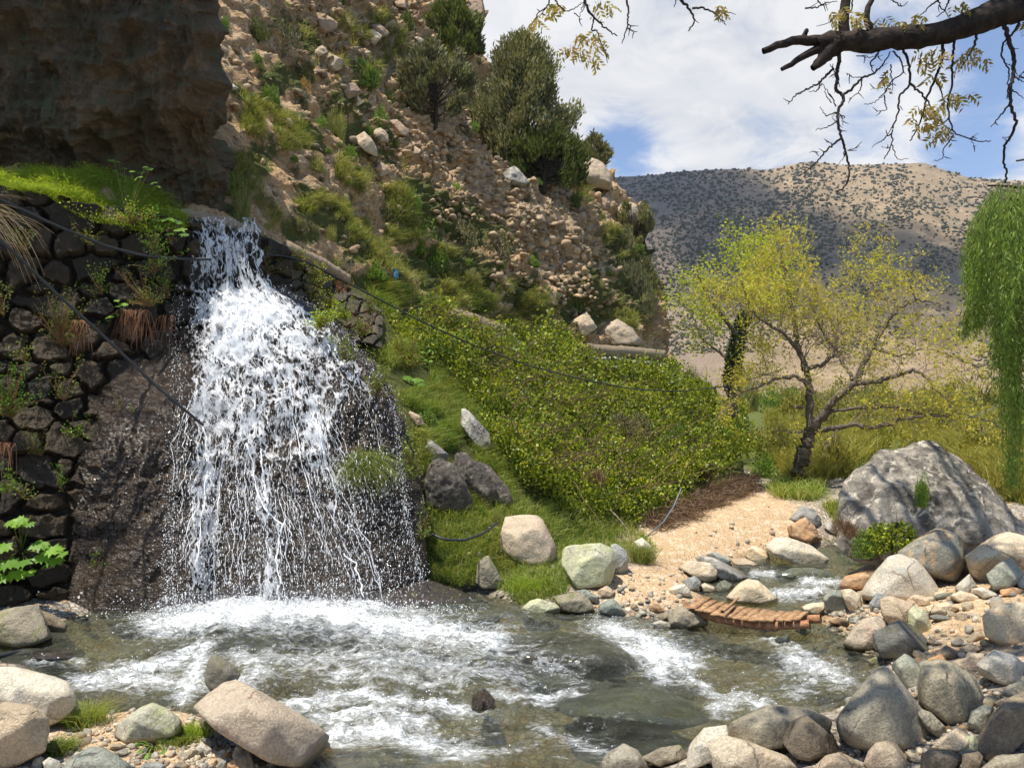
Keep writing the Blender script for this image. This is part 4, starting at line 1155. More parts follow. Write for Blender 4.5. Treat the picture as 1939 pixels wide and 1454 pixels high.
dropset(N_, lambda n: pxx, lambda n: py_, lambda n: .1 + .8 * rd.random(n), .0018, .0080, 4.0)
N_ = 2500   # spray to the sides
py_ = rd.uniform(540, 1150, N_); sdx = rd.random(N_) < .6
pxx = np.where(sdx, np.interp(py_, FY, FRX) + np.abs(rd.normal(0, 12, N_)), np.interp(py_, FY, FLX) - np.abs(rd.normal(0, 14, N_)))
dropset(N_, lambda n: pxx, lambda n: py_, lambda n: .1 + .4 * rd.random(n), .003, .009, 1.5)
N_ = 9000   # splash at the foot
pxx = np.where(rd.random(N_) < .7, rd.normal(560, 150, N_), rd.uniform(300, 900, N_)); py_ = 1185 - np.abs(rd.normal(0, 26, N_)) + (pxx - 560) * .03
P = atz(pxx, py_ * 0 + 1180 + (pxx > 700) * 20, .12)
y0_ = np.clip(P[:, 1] + rd.normal(0, .35, N_), 10.4, 11.9); P = at(pxx, py_, y0_)
s = .003 + .011 * rd.random(N_) ** 3
V = P[:, None] + oc_v[None] * s[:, None, None] * (1 + .3 * rd.normal(size=(N_, 6, 1)))
acc.add(V.reshape(-1, 3), (oc_f[None] + np.arange(N_)[:, None, None] * 6).reshape(-1, 3))
N_ = 5000   # drops over the rapids
k = rd.integers(0, foam.size, 200000); fk = foam.ravel()[k]; k = k[(rd.random(200000) < fk ** 2 * .7)][:N_]; N_ = len(k)
P = np.stack([SX_.ravel()[k], SY_.ravel()[k], WZ.ravel()[k] + np.abs(rd.normal(0, .05, N_))], -1) + rd.normal(0, .03, (N_, 3)) * np.array([1, 1, 0])
s = .002 + .008 * rd.random(N_) ** 3
V = P[:, None] + oc_v[None] * s[:, None, None] * (1 + .3 * rd.normal(size=(N_, 6, 1)))
acc.add(V.reshape(-1, 3), (oc_f[None] + np.arange(N_)[:, None, None] * 6).reshape(-1, 3))
# fine mist hanging over the plunge
mm_, T = newmat('spray_mist'); pv = T.new('ShaderNodeVolumePrincipled'); pv.inputs['Color'].default_value = (.97, .98, 1, 1); pv.inputs['Density'].default_value = .2; pv.inputs['Anisotropy'].default_value = .3; T.l.new(pv.outputs[0], T.out.inputs[1])
am = Acc()
for (a_, b_, y_, rx1, ry1, rz1) in [(545, 1150, 11.0, 1.9, .6, .30)]:
    am.add(ico(4)[0] * np.array([rx1, ry1, rz1]) * (1 + .18 * fbm(ico(4)[0] * 2.3, 66, 3))[:, None] + at(a_, b_, y_), ico(4)[1])
tag(am.build('spray_mist', mm_, True), 'thin white mist over the foot of the waterfall', 'mist', kind='stuff')
# thin strands
def strand(P, w0, yoff, n=46, wob=5, branch=True):
    P = np.array(P, float); t = np.linspace(0, 1, n); cum = np.r_[0, np.cumsum(np.linalg.norm(np.diff(P, axis=0), axis=1))]; cum /= cum[-1]
    px = np.interp(t, cum, P[:, 0]) + wob * fbm(np.stack([t * 9 + P[0, 0], t * 0, t * 0], -1), 5, 3); py = np.interp(t, cum, P[:, 1])
    y = []
    for a, b in zip(px, py):
        d = ray(a, b); d = d / np.linalg.norm(d); r = BV_D.ray_cast((0, 0, CAMZ), tuple(d))
        y.append((r[0][1] if r[0] is not None else 12.2) - yoff)
    y = np.minimum.accumulate(np.array(y))
    W3 = at(px, py, y); rad = w0 * (.35 + .65 * np.abs(fbm(np.stack([t * 14, t * 0 + P[0, 0], t * 0], -1), 6, 2)) * 2)
    acc.tube(W3, rad, 5)
strand([(470, 840), (485, 920), (500, 960), (520, 985), (540, 995)], .016, .35); strand([(540, 985), (530, 1020), (520, 1060), (530, 1100), (526, 1135)], .015, .4); strand([(495, 850), (500, 930), (508, 975)], .016, .4)
pass; pass; strand([(648, 1048), (672, 1065), (684, 1110), (690, 1130)], .016, .35); pass
strand([(385, 800), (392, 900), (380, 1000), (372, 1070)], .010, .25); strand([(600, 780), (612, 860), (636, 930), (634, 1000)], .007, .3); strand([(545, 700), (556, 790), (570, 880), (600, 980)], .006, .3)
for k in range(90):
    a = rd.uniform(350, 660); b = rd.uniform(700, 1000); ln = rd.uniform(50, 190); fx = (a - 470) / 300
    strand([(a, b), (a + fx * ln * .5 + rd.normal(0, 4), b + ln * .5), (a + fx * ln * .75 + rd.normal(0, 5), min(b + ln, 1150))], rd.uniform(.002, .006), rd.uniform(.08, .3), 26, 7)
o = acc.build('water_drops', M['drops'], True)
tag(o, 'white drops and strands of water thrown off the waterfall and rapids', 'water spray', kind='stuff')
for ob_ in (FALL, ):
    pass

# =================================================================== BOULDERS
FR = {'R': (1239, 929, 2.77), 'L': (0, 929, 2.77), 'M': (600, 929, 2.77), 'U': (600, 0, 2.77), 'A': (0, 0, 2.77), 'B': (1560, 960, 5.116), 'S': (1500, 1160, 4.417), 'D': (900, 930, 4.617), 'E': (1280, 930, 5.014), 'K': (300, 1150, 4.617), 'Q': (0, 1150, 4.617), 'Z': (1239, 450, 2.77), 'V': (380, 0, 5.386), 'P': (0, 790, 5.386)}
BT = [
 # frame, material, outline, label, roughness amp
 ('K', 'pink', [(300, 870), (450, 740), (600, 640), (690, 628), (870, 750), (1150, 890), (1330, 990), (1500, 1120), (1450, 1260), (1330, 1420), (1060, 1403), (800, 1240), (470, 1040)], 'large pinkish tan boulder tilted over the stream at the bottom of the photo', .035),
 ('K', 'mossy', [(470, 410), (560, 440), (680, 530), (760, 650), (700, 720), (440, 760), (400, 620), (430, 480)], 'dark wedge of rock with a dry top in the rapids behind the pinkish boulder', .04),
 ('Q', 'pale', [(-60, 520), (130, 515), (420, 590), (590, 650), (660, 760), (665, 860), (600, 960), (430, 1055), (200, 900), (-60, 800)], 'broad rounded pale boulder above the tan block at the lower left corner', .03),
 ('Q', 'tan', [(-160, 830), (0, 820), (280, 850), (420, 960), (430, 1080), (400, 1260), (120, 1403), (-160, 1450)], 'squared tan boulder with a shaded right side in the lower left corner', .03),
 ('Q', 'tan', [(-140, 600), (0, 585), (60, 680), (110, 830), (-100, 850)], 'small brown rock cut by the left edge on top of the pale boulder', .05),
 ('Q', 'lime', [(970, 1090), (1060, 1000), (1220, 880), (1330, 838), (1480, 900), (1560, 960), (1590, 1010), (1560, 1110), (1300, 1210), (1100, 1190)], 'creamy yellow angular boulder with a mossy flank left of the pinkish boulder', .05),
 ('Q', 'greygreen', [(520, 1430), (640, 1290), (800, 1215), (920, 1225), (1040, 1310), (1190, 1403), (1000, 1560), (700, 1560)], 'smooth grey-green dome-shaped boulder cut by the bottom edge', .02),
 ('Q', 'pale', [(370, 1350), (430, 1305), (520, 1340), (545, 1403), (400, 1440)], 'small pale cobble between the tan block and the grey-green dome', .03),
 ('Q', 'grey', [(255, 1410), (300, 1320), (350, 1298), (380, 1310), (370, 1410)], 'narrow grey cobble right of the tan block at the bottom left', .03),
 ('Q', 'greyblue', [(1190, 1420), (1260, 1360), (1400, 1350), (1450, 1380), (1440, 1450), (1200, 1460)], 'low bluish cobble right of the grey-green dome at the bottom edge', .02),
 ('K', 'pale', [(325, 1230), (370, 1168), (480, 1240), (450, 1295), (370, 1270)], 'small white oval stone under the shadow of the pinkish boulder', .02),
 ('K', 'orange', [(596, 1355), (655, 1355), (670, 1320), (770, 1325), (740, 1420), (600, 1420)], 'small broken orange stone at the bottom under the pinkish boulder', .06),
 ('K', 'brown', [(640, 1300), (680, 1210), (790, 1240), (860, 1420), (700, 1420)], 'brown stone in the dark gap under the pinkish boulder', .04),
 ('K', 'darkgrey', [(380, 1160), (430, 1130), (510, 1160), (530, 1230), (480, 1245)], 'dark shaded stone behind the white oval stone', .04),
 ('K', 'orange', [(430, 1360), (470, 1315), (510, 1320), (500, 1380), (440, 1395)], 'tiny yellow-orange stone by the bottom edge', .04),
 ('K', 'greygreen', [(500, 1400), (540, 1330), (600, 1320), (590, 1390), (560, 1420)], 'small grey-green stone beside the tiny yellow-orange one', .04),
 ('L', 'mossy', [(-60, 650), (80, 610), (200, 600), (240, 700), (290, 815), (100, 830), (-60, 800)], 'weathered tan block at the foot of the stone wall by the stream', .06),
 ('L', 'brown', [(205, 620), (260, 640), (350, 700), (345, 745), (270, 765), (230, 740)], 'brown triangular rock leaning on the weathered tan block', .05),
 ('P', 'mossy', [(-60, 880), (60, 815), (140, 820), (300, 890), (360, 970), (320, 1020), (100, 1060), (-60, 1010)], 'lit tan stone behind the umbrella-leaved plant in the wall', .05),
 ('P', 'mossy', [(-60, 1160), (70, 1140), (180, 1170), (290, 1240), (200, 1300), (-60, 1290)], 'mossy stone just under the umbrella-leaved plant', .05),
 ('P', 'wetdark', [(440, 650), (560, 565), (650, 570), (800, 650), (790, 760), (620, 830), (450, 800)], 'gleaming black wet boulder in the wall left of the wet slope', .06),
 ('P', 'wallstone', [(370, 100), (480, 60), (640, 70), (660, 160), (560, 220), (420, 200)], 'orange-brown block halfway down the dark shaded wall', .04),
 ('P', 'mossy', [(40, 200), (90, 165), (180, 220), (170, 270), (110, 280)], 'round lichen-grey cobble beside the red dead stems in the wall', .03),
 ('D', 'pink', [(215, 240), (370, 205), (540, 208), (590, 250), (700, 480), (695, 600), (620, 660), (440, 670), (330, 610), (225, 500)], 'big pinkish cream boulder in the grass right of the waterfall', .035),
 ('D', 'lime', [(762, 500), (800, 478), (960, 475), (1090, 453), (1200, 510), (1240, 600), (1180, 835), (1070, 840), (890, 870), (830, 740), (755, 640)], 'blocky white boulder with a yellow-green top at the stream bank', .035),
 ('D', 'greyblue', [(1180, 470), (1230, 455), (1320, 520), (1342, 600), (1330, 690), (1270, 755), (1200, 720)], 'blue-grey rock tucked behind the yellow-topped white boulder', .04),
 ('D', 'pale', [(1390, 440), (1460, 403), (1530, 470), (1590, 605), (1500, 605), (1440, 560)], 'pale shark-fin stone beside a grass tuft at the dirt path', .03),
 ('D', 'lime', [(385, 1040), (480, 955), (560, 940), (700, 980), (770, 1050), (640, 1085), (520, 1090)], 'low yellowish stone at the water edge below the pinkish cream boulder', .05),
 ('D', 'mossy', [(680, 920), (860, 885), (960, 895), (1060, 980), (1085, 1050), (960, 1075), (750, 1050)], 'dark moss-flecked stone at the water edge between yellowish and greenish stones', .06),
 ('D', 'greygreen', [(870, 870), (960, 855), (1080, 920), (1060, 985), (960, 930)], 'grey flat stone on top of the moss-flecked one', .04),
 ('D', 'tan', [(1060, 870), (1150, 823), (1225, 880), (1190, 925), (1090, 925)], 'tan rounded stone below the yellow-topped white boulder', .03),
 ('D', 'greygreen', [(1080, 990), (1200, 935), (1330, 1040), (1290, 1110), (1150, 1065), (1080, 1050)], 'greenish wedge stone left of the wooden footbridge', .04),
 ('D', 'pale', [(1540, 1150), (1620, 1125), (1700, 1150), (1740, 1195), (1600, 1200)], 'flat pale stone at the waterline left of the footbridge', .02),
 ('D', 'mossy', [(30, 560), (120, 570), (190, 690), (250, 800), (240, 890), (100, 900), (0, 800)], 'mossy rock standing at the right foot of the waterfall', .07),
 ('E', 'pale', [(-70, 930), (0, 885), (90, 880), (130, 930), (150, 1000), (40, 990), (-60, 990)], 'pale rounded stone at the left end of the footbridge', .03),
 ('E', 'greyblue', [(50, 850), (180, 800), (240, 860), (205, 950), (140, 955)], 'blue-grey pointed rock above the left end of the footbridge', .03),
 ('E', 'cream', [(10, 720), (130, 655), (330, 680), (405, 760), (385, 835), (280, 880), (190, 820)], 'cream block with a brown shaded end on the bank above the footbridge', .03),
 ('E', 'whitevein', [(180, 635), (250, 605), (380, 640), (560, 730), (700, 825), (620, 865), (540, 880), (440, 835), (390, 740)], 'long white slab with dark veins sloping down to the upstream water', .03),
 ('E', 'greyblue', [(260, 600), (370, 575), (510, 640), (545, 705), (520, 700), (440, 650)], 'blue-grey stone behind the white veined slab', .05),
 ('E', 'wetgreen', [(390, 880), (460, 840), (565, 900), (450, 965), (370, 955)], 'small wet green stone below the white veined slab', .03),
 ('E', 'cream', [(215, 905), (270, 868), (400, 920), (385, 965), (240, 960)], 'small cream stone between the blue-grey rock and the wet green one', .03),
 ('E', 'cream', [(470, 1010), (590, 880), (680, 833), (780, 848), (870, 920), (990, 1040), (900, 1090), (560, 1060)], 'smooth cream mound-shaped boulder in the stream behind the footbridge', .02),
 ('E', 'pale', [(840, 540), (940, 440), (1060, 435), (1280, 515), (1450, 640), (1440, 710), (1400, 750), (1200, 725), (1000, 620)], 'long low white boulder on the far bank above the rapids', .025),
 ('E', 'cream', [(650, 570), (720, 512), (800, 540), (900, 600), (890, 690), (760, 700), (660, 650)], 'whitish stone at the left end of the long low white boulder', .03),
 ('E', 'tan', [(525, 640), (660, 635), (775, 690), (745, 745), (600, 735), (540, 700)], 'tan flat stone in front of the whitish stone on the far bank', .04),
 ('E', 'whitevein', [(1070, 260), (1200, 138), (1320, 175), (1380, 270), (1345, 335), (1220, 300)], 'grey-white pointed boulder where the dirt path meets the tree shade', .05),
 ('E', 'orange', [(1060, 340), (1230, 250), (1320, 345), (1378, 480), (1300, 510), (1180, 460), (1075, 415)], 'sandy orange rock pile lump below the grey-white pointed boulder', .09),
 ('E', 'whitevein', [(1400, 315), (1520, 305), (1535, 415), (1440, 390)], 'small veined white rock near the big striped boulder', .05),
 ('E', 'pale', [(1490, 500), (1620, 430), (1740, 470), (1810, 540), (1760, 595), (1620, 590), (1520, 540)], 'white knobbly stone in rust-coloured litter on the far bank', .05),
 ('E', 'mossy', [(0, 1110), (80, 1095), (220, 1160), (295, 1225), (300, 1270), (100, 1310), (-60, 1310), (-80, 1180)], 'moss-stained bank rock carrying the left end of the footbridge', .07),
 ('E', 'cream', [(1180, 1100), (1260, 1065), (1400, 1050), (1425, 1130), (1340, 1170), (1220, 1160)], 'flat cream stone behind the right end of the footbridge', .03),
 ('E', 'wetgreen', [(1120, 1320), (1190, 1265), (1260, 1255), (1285, 1330), (1230, 1375)], 'wet green stone under the right end of the footbridge', .03),
 ('E', 'wetgreen', [(930, 1400), (1080, 1355), (1080, 1420), (980, 1440)], 'low yellow-green stone in the water below the footbridge', .03),
 ('E', 'wetgreen', [(930, 800), (1100, 725), (1300, 725), (1460, 765), (1560, 860), (1400, 860), (1100, 860)], 'broad smooth submerged green slab in the upstream rapids', .02),
 ('B', 'orange', [(155, 745), (200, 670), (400, 618), (580, 598), (620, 700), (420, 820), (170, 800)], 'low orange boulder left of the big white-grey one', .03),
 ('B', 'pale', [(355, 860), (390, 760), (480, 640), (620, 478), (740, 450), (880, 495), (960, 560), (1080, 720), (1175, 895), (1050, 915), (600, 905), (400, 910)], 'largest rounded white-grey boulder in the middle of the right bank', .02),
 ('B', 'twotone', [(690, 430), (880, 285), (1050, 212), (1180, 222), (1290, 265), (1375, 380), (1385, 540), (1300, 720), (1200, 800), (1120, 740), (1000, 600), (850, 490)], 'tall dark grey boulder with an orange top behind the white-grey one', .05),
 ('B', 'greygreen', [(480, 585), (560, 500), (700, 440), (720, 520), (560, 610)], 'grey ledge stone left of the tall orange-topped boulder', .05),
 ('B', 'greyblue', [(540, 480), (600, 408), (665, 405), (650, 460), (555, 515)], 'small pale blue stone by the green bush near the striped boulder', .02),
 ('B', 'cream', [(1365, 480), (1600, 305), (1780, 238), (2050, 300), (2120, 640), (1800, 640), (1560, 750), (1420, 650)], 'huge cream boulder at the right edge behind the grey-green one', .025),
 ('B', 'greygreen', [(1570, 650), (1700, 540), (1820, 485), (1935, 650), (1840, 765), (1700, 865), (1640, 800)], 'grey-green boulder leaning on the huge cream boulder', .03),
 ('B', 'pale', [(1840, 720), (1940, 665), (2020, 800), (1880, 785)], 'white stone at the right edge beside the grey-green boulder', .03),
 ('B', 'orange', [(1700, 805), (1780, 758), (1940, 800), (1900, 865), (1715, 860)], 'rounded orange stone below the grey-green boulder', .03),
 ('B', 'pale', [(1265, 775), (1410, 643), (1490, 775), (1420, 835), (1300, 820)], 'white pyramid-shaped rock at the foot of the tall orange-topped boulder', .04),
 ('B', 'pale', [(1420, 790), (1560, 768), (1700, 855), (1560, 890)], 'flat white slab right of the white pyramid-shaped rock', .03),
 ('B', 'cream', [(1215, 860), (1320, 808), (1520, 860), (1545, 905), (1300, 920)], 'low cream slab in front of the white pyramid-shaped rock', .03),
 ('B', 'cream', [(795, 905), (880, 843), (980, 868), (1060, 950), (820, 960)], 'cream stone at the foot of the white-grey boulder', .03),
 ('B', 'cream', [(160, 800), (260, 788), (350, 855), (385, 960), (370, 1020), (260, 1035), (200, 900)], 'cream stone half hidden by a grey-green one right of the footbridge', .03),
 ('B', 'greygreen', [(-10, 880), (60, 800), (200, 808), (335, 900), (335, 970), (240, 1035), (100, 1025), (20, 970)], 'grey-green rounded rock right of the footbridge', .04),
 ('B', 'greyblue', [(440, 930), (520, 828), (610, 870), (560, 1010), (450, 1010)], 'bluish pointed stone in front of the white-grey boulder', .03),
 ('B', 'tan', [(535, 890), (640, 858), (870, 930), (870, 1060), (800, 1110), (640, 1155), (570, 1060)], 'tan-topped grey block in front of the white-grey boulder', .03),
 ('B', 'lime', [(820, 1000), (900, 930), (1000, 1010), (1050, 1200), (980, 1245), (820, 1130)], 'yellow-green lichened rock right of the tan-topped grey block', .04),
 ('B', 'cream', [(980, 960), (1200, 915), (1310, 980), (1160, 1065), (1000, 1020)], 'sandy cream slab half buried in the right bank', .04),
 ('B', 'pink', [(180, 1330), (280, 1180), (400, 1075), (500, 1055), (570, 1085), (620, 1160), (560, 1280), (510, 1400), (300, 1400)], 'pinkish grey boulder at the water edge right of the footbridge', .03),
 ('B', 'darkgrey', [(475, 1220), (640, 1148), (740, 1090), (830, 1125), (960, 1230), (1100, 1390), (1060, 1450), (900, 1500), (560, 1460), (500, 1340)], 'dark slate boulder with an olive left face at the water edge', .05),
 ('B', 'cream', [(1540, 1050), (1680, 938), (1900, 925), (2100, 960), (2120, 1340), (1750, 1360), (1560, 1240)], 'large cream and orange boulder at the right edge in dappled shade', .05),
 ('S', 'grey', [(365, 900), (440, 780), (600, 620), (700, 460), (790, 440), (870, 520), (960, 690), (1100, 830), (1260, 1040), (1100, 1160), (640, 1190), (470, 1110), (390, 1010)], 'largest smooth grey boulder in the lower right corner with a pointed top', .025),
 ('S', 'greygreen', [(815, 440), (940, 340), (1040, 385), (1100, 500), (1060, 650), (960, 640), (880, 520)], 'greenish grey round boulder behind the largest grey one', .03),
 ('S', 'olive', [(1045, 600), (1080, 430), (1230, 378), (1370, 425), (1540, 545), (1605, 700), (1565, 840), (1470, 930), (1300, 960), (1180, 850), (1060, 770)], 'big olive-grey dome boulder right of the largest grey one', .02),
 ('S', 'grey', [(1020, 780), (1160, 830), (1330, 1000), (1250, 1060), (1120, 960)], 'grey boulder wedged below the olive-grey dome boulder', .03),
 ('S', 'pink', [(1370, 440), (1490, 338), (1610, 338), (1600, 490), (1480, 500)], 'pinkish boulder partly hidden behind the pale one at the right', .02),
 ('S', 'pale', [(1535, 430), (1680, 308), (1860, 350), (1935, 420), (1935, 560), (1800, 625), (1650, 530), (1560, 515)], 'pale smooth boulder with a shaded underside near the right edge', .025),
 ('S', 'grey', [(1725, 700), (1790, 615), (1939, 535), (2020, 640), (1900, 700)], 'dark grey boulder at the right edge above the brown one', .03),
 ('S', 'brown', [(1550, 1200), (1560, 1020), (1640, 880), (1820, 700), (1990, 645), (2080, 900), (1800, 1200), (1680, 1230)], 'big brown tilted boulder at the lower right edge', .035),
 ('S', 'greygreen', [(1465, 930), (1500, 825), (1600, 768), (1710, 780), (1660, 880), (1560, 1000), (1490, 980)], 'grey-green stone squeezed left of the big brown tilted boulder', .05),
 ('S', 'tan', [(1690, 750), (1760, 710), (1850, 695), (1760, 800)], 'small tan stone above the big brown tilted boulder', .03),
 ('S', 'olive', [(1570, 745), (1640, 692), (1735, 700), (1690, 775), (1590, 785)], 'small olive stone right of the olive-grey dome boulder', .03),
 ('S', 'cream', [(1140, 1145), (1240, 1050), (1370, 958), (1440, 980), (1505, 1040), (1490, 1170), (1300, 1180)], 'sunlit cream boulder in front of the largest grey one', .04),
 ('S', 'lime', [(1450, 1030), (1550, 1018), (1565, 1150), (1490, 1180)], 'small yellowish stone right of the sunlit cream boulder', .04),
 ('S', 'brown', [(1075, 1190), (1150, 1138), (1330, 1150), (1440, 1220), (1420, 1330), (1070, 1330)], 'dark brown cobble below the sunlit cream boulder', .03),
 ('S', 'brown', [(1420, 1180), (1560, 1158), (1615, 1220), (1560, 1330), (1420, 1330)], 'brown cobble at the bottom edge beside the big brown tilted boulder', .03),
 ('S', 'olive', [(1540, 1330), (1700, 1200), (1939, 1172), (2050, 1330), (1800, 1400)], 'grey-tan boulder cut off in the bottom right corner', .025),
 ('S', 'tan', [(595, 1260), (640, 1150), (700, 1085), (780, 1073), (870, 1088), (970, 1220), (980, 1330), (640, 1340)], 'tan rounded boulder with a blue-grey dip at the bottom edge', .03),
 ('S', 'cream', [(945, 1155), (1060, 1178), (1075, 1245), (980, 1240)], 'small cream chip between the tan rounded boulder and the brown cobble', .04),
 ('S', 'tan', [(150, 1320), (280, 1190), (400, 1163), (520, 1220), (600, 1320), (400, 1400)], 'tan dome cobble at the bottom edge left of the tan rounded boulder', .02),
 ('R', 'brown', [(668, 1310), (720, 1205), (800, 1175), (880, 1255), (950, 1305), (985, 1385), (870, 1440), (740, 1405)], 'dark brown lumpy boulder left of the largest grey one', .04),
 ('R', 'olive', [(370, 1300), (400, 1215), (600, 1125), (800, 1138), (955, 1210), (955, 1280), (700, 1320), (600, 1390), (450, 1380)], 'low dark boulder with a smooth tan back at the water edge', .04),
 ('R', 'pale', [(185, 1330), (260, 1245), (380, 1225), (400, 1300), (300, 1420), (160, 1480)], 'pale boulder at the water edge near the bottom, left of the tan ridge', .03),
 ('R', 'cream', [(285, 1340), (360, 1278), (450, 1300), (580, 1390), (700, 1390), (820, 1480), (320, 1500)], 'long tan ridge-shaped boulder along the bottom edge', .03),
 ('M', 'grey', [(1460, 1480), (1530, 1370), (1610, 1325), (1680, 1360), (1770, 1480)], 'pointed grey boulder rising from the bottom edge in the stream', .04),
 ('M', 'mossy', [(1690, 1400), (1800, 1350), (1900, 1330), (1950, 1400), (1800, 1450)], 'low black-brown mossy rock in the water by the bottom edge', .06),
 ('S', 'orange', [(1125, 390), (1240, 343), (1315, 390), (1280, 430), (1180, 420)], 'small orange stone showing above the olive-grey dome boulder', .03),
 ('S', 'brown', [(1195, 340), (1290, 268), (1405, 330), (1400, 390), (1290, 400)], 'small brown stone above the olive-grey dome boulder', .03),
 ('S', 'tan', [(1415, 290), (1500, 253), (1600, 300), (1480, 355)], 'small tan stone above the pinkish boulder near the right edge', .03),
 ('S', 'lime', [(625, 395), (700, 362), (755, 400), (720, 435), (650, 425)], 'yellow pebble in the water below the dark slate boulder', .02),
]
BV_B = []


def boulder(fr, mat, outline, label, amp, bv=None, name='boulder', cat='boulder', group=None, y0=None, sub=5, flat=.5, cuts=None):
    ox, oy, sc = FR[fr]
    O = np.array([(ox + x / sc, oy + y / sc) for x, y in outline], float)
    cpx, cpy_ = O.mean(0); wpx = O[:, 0].max() - O[:, 0].min(); hpx = O[:, 1].max() - O[:, 1].min()
    bot = O[:, 1].max() - .12 * hpx
    if y0 is None:
        p, n = (G(cpx, bot) if bv is None else hit(bv, cpx, bot))
        if p is None: p = at(cpx, bot, 12)
        yb = p[1]
    else: yb = y0
    yw = atz(cpx, bot, .06)
    if y0 is None and bv is None and sdist(yw[None, :2], STW)[0] < 0: yb = yw[1]
    th = flat * min(wpx, hpx * 1.5) / F * yb
    yc = yb + th * .35
    ring = at(O[:, 0], O[:, 1], np.full(len(O), yc)); c = ring.mean(0)
    rr_ = np.random.default_rng(int(cpx * 7 + cpy_))
    rel = ring - c
    hgt = hpx / F * yb
    eye = np.array([0, 0, CAMZ])
    def along(q, dy): return eye + (q - eye) * (1 + dy / yc)   # push a ring nearer or farther at unchanged outline
    fr0 = along(c + rel * .97, -th * .45)
    fr1 = along(c + rel * np.array([.70, 1, .62]) + np.array([rr_.uniform(-.08, .08) * wpx / F * yb, 0, -.12 * hgt]), -th * .95)
    bk0 = along(c + rel * .97, th * .5); bk = along(c + rel * .75, th * 1.0)
    P = np.concatenate([ring, fr0, fr1, bk0, bk])
    v, f, c0, size = soft_rock([tuple(x) for x in P], sub, 44, amp * 1.25, rr_.integers(1e6), 3.6, crack=amp * .6, grow=1.03, cuts=cuts if cuts else (5 if amp >= .03 else 2))
    v = v + unit(v) * (size * amp * .45 * fbm(v / size * 6 + 3, rr_.integers(1e5), 4, .6, ridge=True))[:, None]
    o = link(name, mesh_np(name, v, [f], M[mat], True), loc=tuple(c0)); tag(o, label, cat, group)
    BV_B.append((v + c0, f))
    return o


for fr, mat, outl, lab, amp in BT:
    boulder(fr, mat, outl, lab, amp, flat=.55)
# the big striped boulder behind the bank
SB = [(1580, 960, 13.4), (1600, 905, 13.6), (1655, 862, 13.8), (1700, 843, 14.0), (1760, 840, 14.0), (1815, 862, 14.0), (1860, 905, 13.9), (1915, 962, 13.7), (1990, 1040, 13.4), (2000, 1090, 13.0), (1750, 1100, 12.9), (1580, 1050, 13.2), (1680, 920, 13.0), (1800, 930, 13.0), (1880, 1000, 12.8), (1650, 1010, 12.7), (1760, 900, 16), (1650, 950, 16), (1900, 1010, 16)]
rock3(SB, 'striped_boulder', M['striped'], 'huge grey and white weathered boulder under the tree, striped with branch shadows', 'boulder', sub=6, p=20, amp=.06, seed=44, crack=.03, freq=6, extra=lambda v, c, size: v + unit(v) * (.13 * fbm(v * 1.8, 5, 6, .6, ridge=True))[:, None])

